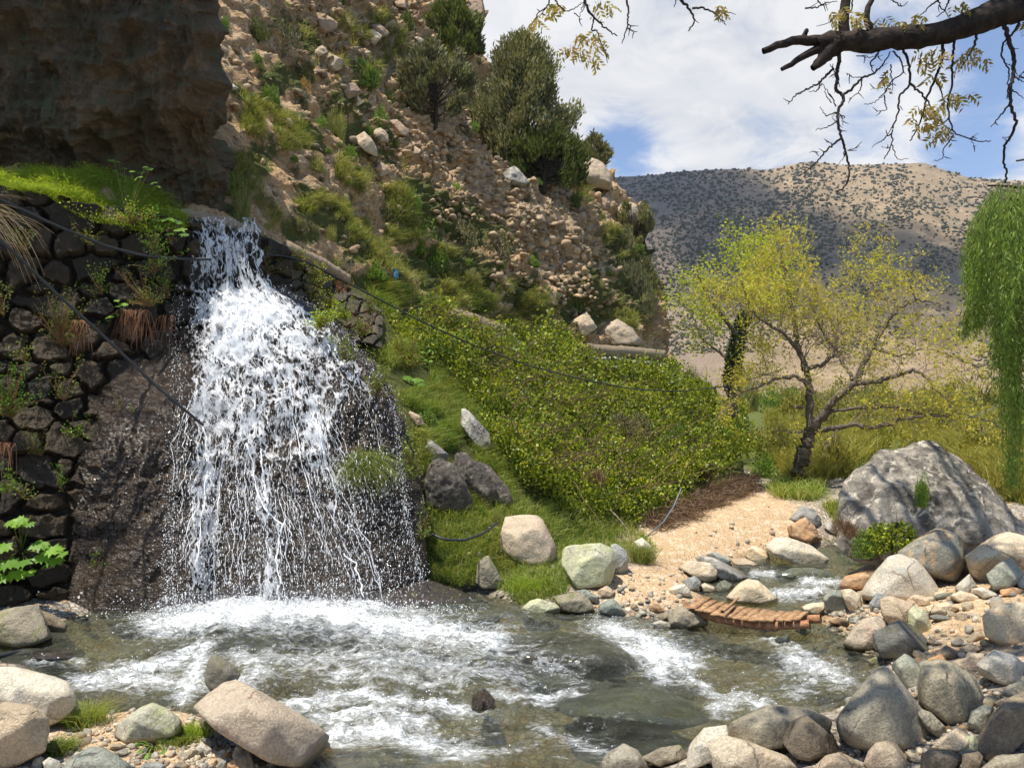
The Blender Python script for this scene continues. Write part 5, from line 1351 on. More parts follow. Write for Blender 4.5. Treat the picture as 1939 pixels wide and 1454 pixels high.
# rocks on the hillside
HB = [('U', 'hillrock', [(735, 40), (760, -30), (860, -30), (888, 60), (852, 128), (790, 100)], 'big rounded orange-brown boulder perched on the skyline'),
 ('V', 'hillrock', [(1120, 130), (1160, 120), (1300, 170), (1400, 240), (1390, 290), (1250, 350), (1150, 340)], 'flat-topped orange block beside the grey shrub at the top'),
 ('U', 'hillrock', [(190, 100), (250, 88), (282, 120), (240, 155)], 'rounded tan stone left of a pair of pale ones near the top'), ('U', 'tan', [(320, 100), (400, 93), (432, 150), (400, 192), (340, 145)], 'pale upper stone of the heap above the bright green shrub'),
 ('U', 'hillrock', [(270, 120), (330, 128), (387, 180), (340, 203), (280, 155)], 'tan middle stone of the heap above the bright green shrub'), ('U', 'cream', [(235, 195), (290, 153), (342, 190), (300, 245)], 'cream stone at the top edge of the bright green shrub'),
 ('U', 'tan', [(15, 325), (70, 283), (132, 310), (132, 365), (60, 385)], 'grey-tan pointed boulder below the flat-topped orange block'), ('U', 'tan', [(497, 180), (565, 210), (540, 235)], 'small flat pale stone above the scree near the dark conifer'),
 ('U', 'hillrock', [(365, 635), (420, 628), (485, 690), (472, 720), (415, 705)], 'long brown rock lying along the boulder rib'), ('U', 'tan', [(265, 690), (340, 668), (375, 710), (375, 755), (300, 735)], 'grey-tan boulder below the long brown rock'),
 ('U', 'tan', [(185, 730), (250, 693), (312, 760), (315, 825), (250, 795)], 'rounded grey boulder at the lower end of the boulder rib'), ('U', 'hillrock', [(115, 440), (200, 438), (238, 490), (160, 525)], 'reddish cracked block at the top of the boulder rib'),
 ('U', 'cream', [(155, 530), (210, 498), (245, 540), (200, 565)], 'sunlit cream stone just below the reddish cracked block'), ('U', 'hillrock', [(305, 870), (340, 852), (392, 900), (340, 935)], 'brown angular stone above the pale green bush mid-slope'),
 ('U', 'whitevein', [(965, 910), (1040, 868), (1115, 960), (1060, 985), (980, 955)], 'grey streaked slab under the big juniper'), ('U', 'tan', [(1345, 875), (1420, 828), (1490, 850), (1562, 950), (1540, 1005), (1440, 985), (1370, 925)], 'large cream boulder on the skyline shoulder right of the juniper'),
 ('U', 'hillrock', [(1478, 1040), (1520, 1008), (1553, 1070), (1520, 1105), (1480, 1085)], 'round tan boulder between the two big shoulder boulders'), ('U', 'tan', [(1548, 1095), (1580, 1058), (1670, 1068), (1698, 1150), (1660, 1195), (1600, 1165)], 'flat-topped cream boulder at the lower end of the shoulder'),
 ('U', 'hillrock', [(1325, 1140), (1400, 1108), (1423, 1140), (1380, 1175)], 'brown overhanging stone above the eroded gully'), ('U', 'hillrock', [(1085, 1130), (1180, 1123), (1203, 1160), (1130, 1185)], 'tan block sticking out of the eroded gully'),
 ('U', 'hillrock', [(380, -10), (460, -10), (475, 50), (400, 35)], 'brown block at the top edge above the heap'), ('U', 'tan', [(500, 760), (552, 790), (520, 825)], 'small brown stone at the foot of the boulder rib'),
 ('U', 'pale', [(1210, 740 + 0), (1240, 720), (1275, 760), (1250, 800)], 'x'), ('V', 'tan', [(1150, 520), (1240, 462), (1300, 530), (1200, 590)], 'dim brown stone behind the grey-tan pointed boulder'), ('V', 'pale', [(250, 880), (330, 860), (385, 900), (330, 930)], 'small pale ledge stone beside the shaded cliff'),
 ('V', 'whitevein', [(100, 600), (190, 600), (170, 660), (110, 655)], 'white chip of rock beside the dark cliff edge')]
HB = [h for h in HB if h[3] != 'x']
HB += [('A', 'tan', [(x * 2.77, y * 2.77) for x, y in q_], lb) for q_, lb in [
    ([(1030, 560), (1045, 550), (1058, 562), (1055, 578), (1036, 578)], 'white rounded rock caught on the slope above the channel'),
    ([(1135, 618), (1170, 605), (1200, 622), (1216, 652), (1160, 656), (1130, 640)], 'weathered grey and orange outcrop above the far channel wall'),
    ([(1080, 610), (1110, 590), (1130, 620), (1105, 640)], 'pale orange lump of rock above the bramble bank'),
    ([(770, 775), (800, 790), (804, 808), (782, 800)], 'flat cream stone set in the green bank right of the waterfall')]]
for fr, mat, outl, lab in HB:
    boulder(fr, mat, outl, lab, .08, bv=BV_H, sub=5, name='hillside_boulder', cat='boulder', flat=.55, cuts=8)
# dark rock outcrops in the green bank
for q_, lb, mt_ in [([(865, 775), (880, 770), (925, 820), (935, 860), (905, 850), (870, 800)], 'grey slanting rock rib in the green bank above the brambles', 'whitevein'),
                ([(785, 905), (815, 862), (850, 868), (880, 910), (898, 962), (850, 970), (800, 955)], 'dark fissured rock face at the foot of the green bank, leftmost of three', 'slate'),
                ([(848, 845), (880, 855), (925, 900), (948, 945), (925, 960), (892, 945), (865, 890)], 'slanting dark rock slab in the middle of three at the foot of the green bank', 'slate'),
                ([(900, 872), (925, 880), (962, 925), (975, 955), (950, 962), (930, 935)], 'narrow dark rock slab rightmost of three at the foot of the green bank', 'slate'),
                ([(795, 835), (812, 830), (850, 862), (840, 880), (812, 870)], 'thin pale rock ledge in the grass above the dark fissured rock face', 'whitevein')]:
    boulder('A', mt_, [(x * 2.77, y * 2.77) for x, y in q_], lb, .09, bv=BV_H, name='rock_outcrop', cat='rock outcrop', flat=.35, cuts=9, sub=5)

# medium stones packed on the two banks, each one an object
rgm = np.random.default_rng(404); STM = {}
for mk_ in ('pale', 'cream', 'tan', 'greygreen', 'orange', 'olive'):
    for v_ in range(3):
        pts = rgm.normal(size=(10, 3)); pts = pts / np.linalg.norm(pts, axis=1)[:, None] * np.array([1, .8, .62]); vv, ff, c_, s_ = soft_rock([tuple(x) for x in pts], 4, 50, .06, rgm.integers(1e5), 4, crack=.03, cuts=7)
        STM[mk_, v_] = mesh_np('bank_stone', vv, [ff], M[mk_], True)
LBM = {'pale': 'whitish fist-to-head-sized stone among the boulders of the stream bank', 'cream': 'cream fist-to-head-sized stone among the boulders of the stream bank', 'tan': 'tan fist-to-head-sized stone among the boulders of the stream bank', 'greygreen': 'grey-green fist-to-head-sized stone among the boulders of the stream bank', 'orange': 'orange-brown fist-to-head-sized stone among the boulders of the stream bank', 'olive': 'olive-grey fist-to-head-sized stone among the boulders of the stream bank'}
for k in range(230):
    x0, y0, x1, y1 = [(1560, 1070, 1939, 1250), (1560, 1070, 1939, 1250), (1120, 1090, 1420, 1190), (1350, 1330, 1939, 1454), (1640, 1240, 1939, 1400), (1380, 1000, 1660, 1110), (120, 1370, 640, 1454)][k % 7]
    a, b = rgm.uniform(x0, x1), rgm.uniform(y0, y1); p, n = G(a, b)
    if p is None or sdist(np.array([p[:2]]), STW)[0] < .05 or (1300 < a < 1520 and 940 < b < 1045): continue
    mk_ = ['pale', 'cream', 'tan', 'greygreen', 'orange', 'olive', 'pale', 'cream'][rgm.integers(8)]
    s_ = rgm.uniform(.05, .17) * (p[1] / 12) ** .7; o = link('bank_stone', STM[mk_, rgm.integers(3)], loc=tuple(p + np.array([0, 0, s_ * .2]))); o.scale = (s_, s_ * rgm.uniform(.8, 1.1), s_ * rgm.uniform(.75, 1.1)); o.rotation_euler = (rgm.normal(0, .2), rgm.normal(0, .2), rgm.uniform(0, 6.28))
    tag(o, LBM[mk_], 'stone', {'pale': 'whitish', 'cream': 'cream', 'tan': 'tan', 'greygreen': 'grey-green', 'orange': 'orange-brown', 'olive': 'olive-grey'}[mk_] + ' stones between the bank boulders')

# loose stones by the hundred: small ones along the banks and over the scree
def scatter_stones(name, mat, n, region, smin, smax, label, bv=None, sub=2, seed=1, pw=3, sink=.25):
    rg = np.random.default_rng(seed); acc = Acc(); base_ = []
    for k in range(6):
        pts = rg.normal(size=(11, 3)); pts = pts / np.linalg.norm(pts, axis=1)[:, None] * np.array([1, .8, .6]); v, f, c, s = soft_rock([tuple(x) for x in pts], sub, 60, .06, k + seed * 10, 3, cuts=6)
        base_.append((v, f))
    k = 0
    while k < n:
        a, b = region(rg)
        p, nn_ = (G(a, b) if bv is None else hit(bv, a, b))
        k += 1
        if p is None: continue
        if bv is None and p[1] < 22 and sdist(np.array([[p[0], p[1]]]), STW)[0] < -.05: continue
        s = (smin + (smax - smin) * rg.random() ** pw) * (p[1] / 12) ** .6
        v, f = base_[rg.integers(6)]
        an = rg.uniform(0, 6.28); ca, sa = math.cos(an), math.sin(an)
        Rm = np.array([[ca, -sa, 0], [sa, ca, 0], [0, 0, 1]])
        acc.add((v * s * rg.uniform(.7, 1.2, 3)) @ Rm.T + p + nn_ * s * sink, f)
    return tag(acc.build(name, M[mat], False), label, 'stones', kind='stuff')


def reg_poly(lst):
    ws = np.array([(x1 - x0) * (y1 - y0) * d for x0, y0, x1, y1, d in lst], float); ws /= ws.sum()
    def f(rg):
        x0, y0, x1, y1, d = lst[rg.choice(len(lst), p=ws)]
        return rg.uniform(x0, x1), rg.uniform(y0, y1)
    return f


scatter_stones('gravel', 'gravel', 6000, reg_poly([(1100, 1080, 1420, 1200, 1.0), (1380, 1030, 1660, 1130, .7), (1550, 1100, 1939, 1300, .9), (1300, 1300, 1939, 1454, 1.2), (120, 1330, 640, 1454, 1.1), (340, 1390, 460, 1454, 4), (0, 1150, 140, 1240, .6), (1300, 960, 1500, 1060, .25), (850, 1000, 1100, 1140, .5), (1560, 1150, 1700, 1260, 3)]), .012, .085,
               'small loose stones and gravel along both stream banks', seed=5)
scatter_stones('scree', 'scree', 6500, reg_poly([(620, 60, 760, 260, .5), (700, 150, 900, 330, 1.6), (820, 250, 1000, 420, 2), (930, 340, 1120, 560, 2.6), (1040, 430, 1160, 600, 1.8), (390, 100, 640, 520, .2), (560, 0, 880, 100, .9), (1080, 300, 1200, 440, .5), (640, 260, 760, 480, .6)]), *[.02, .20],
               'loose orange-tan scree stones scattered over the hillside', bv=BV_H, seed=6, pw=7, sink=.1)

# =================================================================== VEGETATION
def px_seg(poly):
    x = [p[0] for p in poly]; y = [p[1] for p in poly]
    return min(x), min(y), max(x), max(y)


def inpoly(a, b, poly):
    ins = False; n = len(poly)
    for i in range(n):
        x1, y1 = poly[i]; x2, y2 = poly[(i + 1) % n]
        if (y1 > b) != (y2 > b) and a < (b - y1) / (y2 - y1) * (x2 - x1) + x1: ins = not ins
    return ins


def sample(poly, n, bv, rg, ok=None):
    """n surface points seen inside a photo polygon"""
    x0, y0, x1, y1 = px_seg(poly); P = []; N = []; Q = []
    tries = 0
    while len(P) < n and tries < n * 6:
        tries += 1
        a, b = rg.uniform(x0, x1), rg.uniform(y0, y1)
        if not inpoly(a, b, poly): continue
        if ok is not None and not ok(a, b): continue
        p, nn_ = G(a, b) if bv is None else hit(bv, a, b)
        if p is None: continue
        P.append(p); N.append(nn_); Q.append((a, b))
    return np.array(P), np.array(N), np.array(Q)


def nclip(a, b, s, seed, thr):
    return vnoise(np.array([[a / s, b / s, seed]]), seed)[0] > thr


# ---------- the bramble-covered bank
rg = np.random.default_rng(101)
BR = [(735, 610), (800, 620), (850, 645), (900, 655), (960, 640), (1010, 640), (1080, 678), (1120, 705), (1200, 722), (1262, 715), (1290, 740), (1340, 790), (1390, 840), (1425, 875), (1420, 900), (1385, 905), (1330, 925), (1290, 950), (1240, 985), (1200, 995), (1150, 985), (1090, 975), (1050, 960), (1000, 950), (965, 925), (930, 870), (905, 800), (880, 760), (840, 720), (800, 690), (750, 640)]
P, N, Q = sample(BR, 33000, BV_H, rg)
lump = fbm(P * np.array([.75, .75, .95]), 111, 3, .55) + .45 * fbm(P * 2.4, 112, 3, .5)
thick = np.clip(.36 + .80 * lump, .03, 1.1) * np.clip(P[:, 1] / 17, .8, 1.7)
acc = Acc()
for k, (lo, hi) in enumerate([(.55, 1.0), (.85, 1.05), (.9, 1.1), (.2, .8)]):
    m_ = rg.random(len(P)) < [1, 1, .9, .45][k]
    p = P[m_] + rg.normal(0, .09, (m_.sum(), 3)); t = thick[m_] * rg.uniform(lo, hi, m_.sum()) + .04
    out = unit(N[m_] * .8 + np.array([.12, -.1, .55]))
    c = p + out * t[:, None]
    hole = (lump[m_] + .35 * vnoise(p * 3.1, 44) < -.16) & (rg.random(len(p)) < .8); c[hole] = p[hole] + out[hole] * .03
    d = unit(out * .8 + rand_unit(len(c), rg) * .9 + np.array([0, 0, -.15])); sd_ = rand_unit(len(c), rg)
    sz = rg.uniform(.035, .085, len(c)) * np.clip(c[:, 1] / 15, 1, 1.9)
    acc.add(*leaves(c, d, sd_, sz, sz * rg.uniform(.45, .9, len(c))))
tag(acc.build('brambles', M['bramble'], False), 'thick tangle of glossy green brambles covering the bank below the channel', 'brambles', kind='stuff')
# lighter young shoots and big-leaved climbers over the crests of the mass
acc = Acc(); cr = lump + .5 * vnoise(P * .55, 61) > .12; p = P[cr]; t = thick[cr]; nn2 = N[cr]; p = p[::4]; t = t[::4]; nn2 = nn2[::4]
p = p + rg.normal(0, .07, p.shape); c = p + unit(nn2 * .7 + np.array([.1, -.1, .7])) * (t * 1.03 + .07)[:, None]; sz = rg.uniform(.05, .11, len(c)) * np.clip(c[:, 1] / 15, 1, 1.7)
acc.add(*leaves(c, unit(rand_unit(len(c), rg) + np.array([.1, -.1, .4])), rand_unit(len(c), rg), sz, sz * .6))
M['shoot'] = leaf_mat('young_bramble_shoots', (.13, .20, .025), (.30, .36, .04), (.32, .28, .08), .45, .4)
tag(acc.build('young_shoots', M['shoot'], False), 'yellow-green young shoots over the crests of the brambles', 'shoots', kind='stuff')
# bare stems poking out of the brambles and brush
acc = Acc()
for (a, b) in Q[rg.integers(0, len(Q), 520)]:
    p, n = hit(BV_H, a, b)
    if p is None: continue
    d = unit(n + rg.normal(0, .6, 3) + np.array([.2, 0, .3])); L = rg.uniform(.5, 1.3)
    t = np.linspace(0, 1, 6)[:, None]; pa = p + d * L * t + np.array([.3, -.1, -.55]) * L * .5 * t ** 2 + rg.normal(0, .02, (6, 3))
    acc.tube(pa + n * rg.uniform(.3, .8) + np.array([0, -.1, .25]), np.linspace(.011, .004, 6), 3)
tag(acc.build('bramble_canes', M['deadbrush'], True), 'bare brown canes sticking out of the brambles', 'canes', kind='stuff')

# dry brush hanging over the path edge
acc = Acc(); BRU = [(1210, 1000), (1290, 960), (1350, 930), (1420, 905), (1470, 925), (1440, 950), (1380, 965), (1355, 1000), (1300, 1020), (1262, 1040), (1240, 1030)]
P, N, _ = sample(BRU, 9000, BV_H, rg)
d = unit(N * .6 + rand_unit(len(P), rg) * .8 + np.array([.2, -.1, -.35])); add_blades(acc, P + N * rg.uniform(0, .35, (len(P), 1)), d, rg.uniform(.12, .42, len(P)), .012, .9, rg)
tag(acc.build('dead_brush', M['deadbrush'], False), 'brown dead brush and roots hanging over the edge of the dirt path', 'brush', kind='stuff')


# ---------- grass and low herbs on the banks and slope
def grass_patch(name, mat, polys, label, n, L, Wd, droop=.7, bv=BV_H, seed=1, clump=None, cat='grass', spread=.7, up=1.0, thr=-.1):
    rg = np.random.default_rng(seed); acc = Acc()
    ar = np.array([(px_seg(p)[2] - px_seg(p)[0]) * (px_seg(p)[3] - px_seg(p)[1]) for p in polys], float); ar /= ar.sum()
    for poly, fr_ in zip(polys, ar):
        P, N, Q = sample(poly, int(n * fr_ / 12) + 3, bv, rg, (lambda a, b: nclip(a, b, clump, seed, thr)) if clump else None)
        if not len(P): continue
        P = np.repeat(P, 12, 0); N = np.repeat(N, 12, 0)
        sc_ = np.clip(P[:, 1] / 14, .7, 3)
        P = P + rg.normal(0, .035, P.shape) * sc_[:, None] - N * .01
        d = unit(N * .5 + np.array([0, 0, up]) + rand_unit(len(P), rg) * spread)
        ln = rg.uniform(L[0], L[1], len(P)) * np.clip(sc_, .8, 2.2)
        add_blades(acc, P, d, ln, Wd * np.clip(sc_, 1, 2.6) * rg.uniform(.7, 1.4, len(P)), droop, rg)
    return tag(acc.build(name, M[mat], False), label, cat, kind='stuff')


grass_patch('grass', 'grass', [[(770, 900), (900, 925), (960, 950), (1080, 960), (1180, 990), (1240, 1030), (1225, 1065), (1180, 1060), (1100, 1050), (1060, 1070), (1080, 1110), (1060, 1140), (980, 1150), (930, 1090), (880, 1110), (805, 1105)]],
            'grass on the bank around the pinkish cream boulder and the yellow-topped one', 26000, (.10, .26), .008, .8, None, 1)
grass_patch('grass', 'grass', [[(700, 690), (760, 640), (830, 700), (900, 770), (950, 880), (975, 950), (820, 960), (800, 880), (760, 780)], [(620, 500), (700, 530), (850, 580), (860, 620), (740, 610), (700, 560)]],
            'bright grass on the green bank between the waterfall and the brambles', 34000, (.12, .32), .009, .9, BV_H, 2, 40)
grass_patch('grass', 'broom', [[(500, 440), (560, 400), (640, 420), (760, 480), (850, 560), (900, 600), (1000, 640), (1100, 640), (1240, 640), (1250, 600), (1100, 590), (950, 560), (850, 470), (700, 430), (600, 370), (520, 400)],
                               [(400, 170), (460, 180), (560, 230), (640, 290), (700, 330), (690, 370), (600, 320), (480, 260), (400, 210)], [(420, 290), (470, 300), (530, 420), (440, 400)], [(700, 280), (760, 300), (800, 460), (740, 420)], [(1060, 300), (1110, 330), (1190, 470), (1250, 560), (1180, 600), (1130, 440)],
                               [(560, 50), (700, 20), (860, 40), (900, 130), (760, 150), (600, 130)], [(560, 380), (640, 380), (800, 470), (900, 520), (1050, 560), (1120, 600), (900, 590), (700, 500)]],
            'olive grass tufts growing in strips across the rocky hillside', 62000, (.10, .24), .009, .9, BV_H, 3, 34, thr=-.02)
grass_patch('grass', 'brightgrass', [[(0, 322), (200, 318), (300, 345), (345, 385), (345, 425), (280, 420), (200, 385), (100, 370), (0, 362)]], 'x', 0, (.1, .2), .01) if False else None
acc = Acc(); rg = np.random.default_rng(8)
n_ = 30000
a = rg.uniform(-220, 350, n_); topy = np.interp(a, [-220, 0, 150, 250, 345], [322, 330, 330, 345, 400]); boty = np.interp(a, [-220, 0, 100, 200, 270, 345], [350, 358, 372, 420, 440, 428])
u = rg.random(n_); b = topy + (boty - topy) * u
yd = np.interp(a, [-220, 0, 345], [11.1, 12.2, 13.8]) + (1 - u) * 1.3 - .25
P = at(a, b, yd); lump = fbm(P * 2.2, 7, 3)
P[:, 2] += .16 * lump - .02
ln = rg.uniform(.05, .26, n_) * (1 + 1.0 * lump)
add_blades(acc, P, unit(rand_unit(n_, rg) * .75 + np.array([.05, -.25, .8])), ln, rg.uniform(.005, .012, n_), 1.0, rg)
tag(acc.build('grass', M['brightgrass'], False), 'sunlit bright green grass along the top of the dark stone wall', 'grass', kind='stuff')
acc = Acc(); n_ = 9000
P = P[rg.integers(0, len(P), n_)] + rg.normal(0, .05, (n_, 3)) + np.array([0, -.03, .06]); sz = rg.uniform(.02, .055, n_)
acc.add(*leaves(P, unit(rand_unit(n_, rg) + np.array([0, -.2, .5])), rand_unit(n_, rg), sz, sz * .6))
tag(acc.build('low_herbs', M['lime_leaf'], False), 'small leafy herbs mixed in the bright grass on the wall top', 'herbs', kind='stuff')
# the ledge itself: earth filling between wall top and cliff
a = np.linspace(-280, 520, 160); uu = np.linspace(0, 1, 20)
AA = np.repeat(a[None], 20, 0)
lp = at(AA, np.interp(AA, [-280, 0, 200, 345, 520], [348, 360, 395, 425, 462]), np.interp(AA, [-280, 0, 345, 520], [10.95, 12.05, 13.9, 15.0]))
lp[..., 1] += uu[:, None] * 2.6; lp[..., 0] += -uu[:, None] * .25; lp[..., 2] += .10 * uu[:, None] - .06 + .05 * fbm(lp * 2, 9, 3)
m, T = newmat('ledge_earth'); T.l.new(principled(T, (0.10, 0.075, 0.045), .95), T.out.inputs[0])
tag(link('ledge_ground', mesh_np('ledge_ground', lp.reshape(-1, 3), [grid_faces(20, 160)], m, True)), kind='structure')


# ---------- bush builders (each returns part meshes; every bush is its own object)
def clump_points(n, rg, shape='round', k=14, flat=.8, shell=.35):
    ctr = rand_unit(k, rg) * rg.uniform(.35, .72, (k, 1)); ctr[:, 2] = ctr[:, 2] * flat
    if shape == 'half': ctr[:, 2] = np.abs(ctr[:, 2])
    r = rg.uniform(.22, .42, k)
    i = rg.integers(0, k, n); d = rand_unit(n, rg)
    p = ctr[i] + d * (r[i] * (1 - shell * rg.random(n) ** 1.5))[:, None]
    return p, d


def bush_mesh(name, mat, n, L, Wd, kind='leafy', seed=1, flat=.8, k=14):
    rg = np.random.default_rng(seed); acc = Acc()
    p, d = clump_points(n, rg, 'half', k, flat)
    p[:, 2] = np.maximum(p[:, 2], -.05)
    if kind == 'leafy':
        sz = rg.uniform(.6, 1.3, n) * L
        acc.add(*leaves(p, unit(d + rand_unit(n, rg) * .9), rand_unit(n, rg), sz, sz * Wd))
    elif kind == 'broom':
        add_blades(acc, p * .8, unit(d * .5 + np.array([0, 0, 1.0]) + rand_unit(n, rg) * .35), rg.uniform(.6, 1.4, n) * L, L * Wd, .35, rg)
    elif kind == 'needle':
        sz = rg.uniform(.6, 1.4, n) * L
        acc.add(*leaves(p, unit(d * .4 + np.array([0, 0, .9]) + rand_unit(n, rg) * .45), rand_unit(n, rg), sz, sz * Wd, .5))
    V = np.concatenate(acc.v)
    return mesh_np(name, V, [np.concatenate(x) for x in acc.f.values()], M[mat], False)


def stems_mesh(name, mat, seed, n=9, h=.75, r=.02):
    rg = np.random.default_rng(seed); acc = Acc()
    for k in range(n):
        d = unit(np.array([rg.normal(0, .5), rg.normal(0, .5), 1.0])); t = np.linspace(0, 1, 6)[:, None]
        pa = d * h * t + np.cumsum(rg.normal(0, .03, (6, 3)), 0) * t
        acc.tube(pa, np.linspace(r, r * .25, 6), 4)
    return mesh_np(name, np.concatenate(acc.v), [np.concatenate(x) for x in acc.f.values()], M[mat], True)


BK = {}
for nm, mt_, n, L, Wd, kd, fl in [('grey', 'grey_shrub', 2600, .085, .55, 'leafy', .85), ('green', 'green_shrub', 2600, .11, .35, 'broom', .7), ('broom', 'broom', 2600, .16, .09, 'broom', .9), ('juni', 'juniper', 3400, .11, .30, 'needle', .9),
                                  ('junig', 'juniper_green', 3400, .12, .34, 'needle', .8), ('yellow', 'yellow_bush', 2600, .085, .6, 'leafy', .8), ('leafy', 'green_shrub', 2200, .10, .7, 'leafy', .8), ('bram', 'bramble', 2400, .09, .7, 'leafy', .8), ('dry', 'deadbrush', 1500, .22, .06, 'broom', .8),
                                  ('orange', 'orange_flower', 1400, .10, .4, 'leafy', .8), ('straw', 'straw', 900, .42, .025, 'broom', .5)]:
    BK[nm] = [(bush_mesh('foliage', mt_, n, L, Wd, kd, 300 + i + len(nm) * 17, fl), stems_mesh('stems', 'darkbark', 20 + i)) for i in range(3)]
_bk = [0]


def bush(kind, px, py, w, h, label, group=None, bv=BV_H, name='shrub', cat='shrub', sink=.12, pos=None, yaw=None):
    """a bush standing where photo pixel (px,py) (its foot) meets the ground, w x h pixels large"""
    rg_ = np.random.default_rng(int(abs(px) * 3 + abs(py) * 5))
    if pos is None:
        p, n = (G(px, py) if bv is None else hit(bv, px, py))
        if p is None: return None
    else: p = np.array(pos)
    W_, H_ = w / F * p[1] / 2, h / F * p[1]
    root = empty(name, tuple(p - np.array([0, -W_ * .35, H_ * sink])))
    fol, stm = BK[kind][_bk[0] % 3]; _bk[0] += 1
    a = link('foliage', fol, root); b = link('stems', stm, root)
    root.scale = (W_, W_ * .9, H_); root.rotation_euler = (0, 0, rg_.uniform(0, 6.28) if yaw is None else yaw)
    tag(root, label, cat, group)
    return root


SH = [('grey', 530, 95, 110, 110, 'large grey-green shrub beside the flat-topped orange block'), ('green', 690, 150, 120, 95, 'bright green broom-like shrub below the boulder heap near the top'), ('green', 505, 190, 80, 70, 'green leafy shrub right of the shaded cliff'),
      ('grey', 560, 195, 60, 60, 'mixed grey-green shrub next to the orange-leaved bush'), ('orange', 575, 165, 30, 38, 'small orange-leaved bush on the slope'), ('broom', 628, 255, 95, 85, 'olive round shrub left of the boulder rib'), ('green', 655, 300, 85, 50, 'low green shrub under the olive round one'),
      ('broom', 590, 315, 70, 45, 'low tawny green shrub mid-slope below the orange-leaved bush'), ('green', 765, 395, 100, 80, 'pale green bush in the middle of the slope'), ('grey', 740, 430, 70, 60, 'grey-green bush just below the pale green bush'), ('broom', 700, 345, 60, 55, 'yellowish bush left of the brown angular stone'),
      ('leafy', 800, 465, 75, 75, 'dark green bush left of the eroded gully'), ('grey', 870, 465, 95, 80, 'dense grey-green bush at the left foot of the gully'), ('grey', 940, 480, 90, 75, 'dense grey-green bush at the right foot of the gully'), ('leafy', 835, 510, 75, 60, 'green bush beneath the dense pair at the gully foot'),
      ('juni', 885, 545, 65, 55, 'dark bush above the middle channel wall'), ('broom', 985, 575, 70, 55, 'olive bush above the brambles right of the gully'), ('green', 1082, 580, 75, 75, 'blue-green bush above the channel beside the white rounded rock'), ('juni', 1165, 475, 100, 80, 'dark juniper bush under the flat-topped cream boulder'),
      ('juni', 1205, 560, 85, 100, 'tall grey juniper bush at the end of the ridge'), ('juni', 1225, 600, 70, 80, 'juniper bush lowest on the end of the ridge'), ('broom', 1140, 625, 50, 35, 'low olive shrub by the weathered outcrop'), ('broom', 460, 420, 70, 120, 'tall olive shrub at the foot of the shaded cliff'),
      ('leafy', 430, 365, 50, 70, 'shaded green shrub against the base of the cliff'), ('grey', 500, 390, 50, 40, 'small grey shrub above the channel start'), ('junig', 470, 60, 70, 50, 'green shrub at the top edge beside the cliff'), ('green', 420, 55, 50, 60, 'green shrub touching the cliff edge at the top'),
      ('broom', 720, 80, 60, 35, 'yellow-green tufted shrub among the stones at the top'), ('junig', 770, 60, 70, 70, 'dark green shrub left of the upper conifer'), ('leafy', 745, 190, 60, 45, 'shadowed shrub between the green shrub and the scree'), ('leafy', 720, 235, 50, 50, 'dark shrub along the boulder rib'),
      ('grey', 840, 300, 40, 25, 'tiny grey shrub on the scree'), ('broom', 745, 275, 40, 25, 'tiny olive shrub on the scree edge'), ('grey', 880, 250, 50, 30, 'low grey shrub on the scree under the big juniper'), ('junig', 1060, 345, 50, 40, 'dark low shrub right of the grey streaked slab'),
      ('green', 1090, 385, 50, 50, 'green tuft left of the shoulder boulders'), ('broom', 1125, 440, 60, 50, 'olive shrub under the round tan boulder'), ('straw', 770, 545, 60, 60, 'tuft of dry pale grass above the channel'), ('broom', 620, 450, 70, 45, 'grassy shrub above the first concrete channel wall'),
      ('green', 700, 520, 80, 50, 'bright weedy clump above the black hose'), ('green', 790, 580, 80, 55, 'bright weedy clump left of the middle channel wall'), ('broom', 700, 470, 70, 40, 'low olive clump above the bright weedy one'), ('grey', 560, 430, 60, 35, 'low grey clump above the channel start'),
      ('broom', 645, 390, 60, 40, 'low tawny clump on the lower slope'), ('leafy', 905, 580, 60, 40, 'small green bush touching the middle channel wall'), ('dry', 1000, 610, 60, 40, 'brown dry bush between the channel walls'), ('broom', 1060, 620, 60, 40, 'olive bush left of the far channel wall')]
for kd, a, b, w, h, lb in SH: bush(kd, a, b, w, h, lb)
rg = np.random.default_rng(55)
for k in range(230):
    a, b = rg.uniform(400, 1230), rg.uniform(0, 640)
    if a > silx(b) - 12 or b > np.interp(a, [400, 640, 900, 1180], [400, 490, 580, 640]): continue
    if blobs(np.array([a]), np.array([b]), [(900, 290, 120, 40, 1, 45), (1040, 440, 80, 50, 1, 50)])[0] > .5: continue
    w = rg.uniform(18, 42); bush(['broom', 'grey', 'green', 'juni', 'leafy'][rg.integers(5)], a, b, w, w * rg.uniform(.5, .8), 'small low shrub dotted on the rocky hillside', 'small shrubs on the hillside')
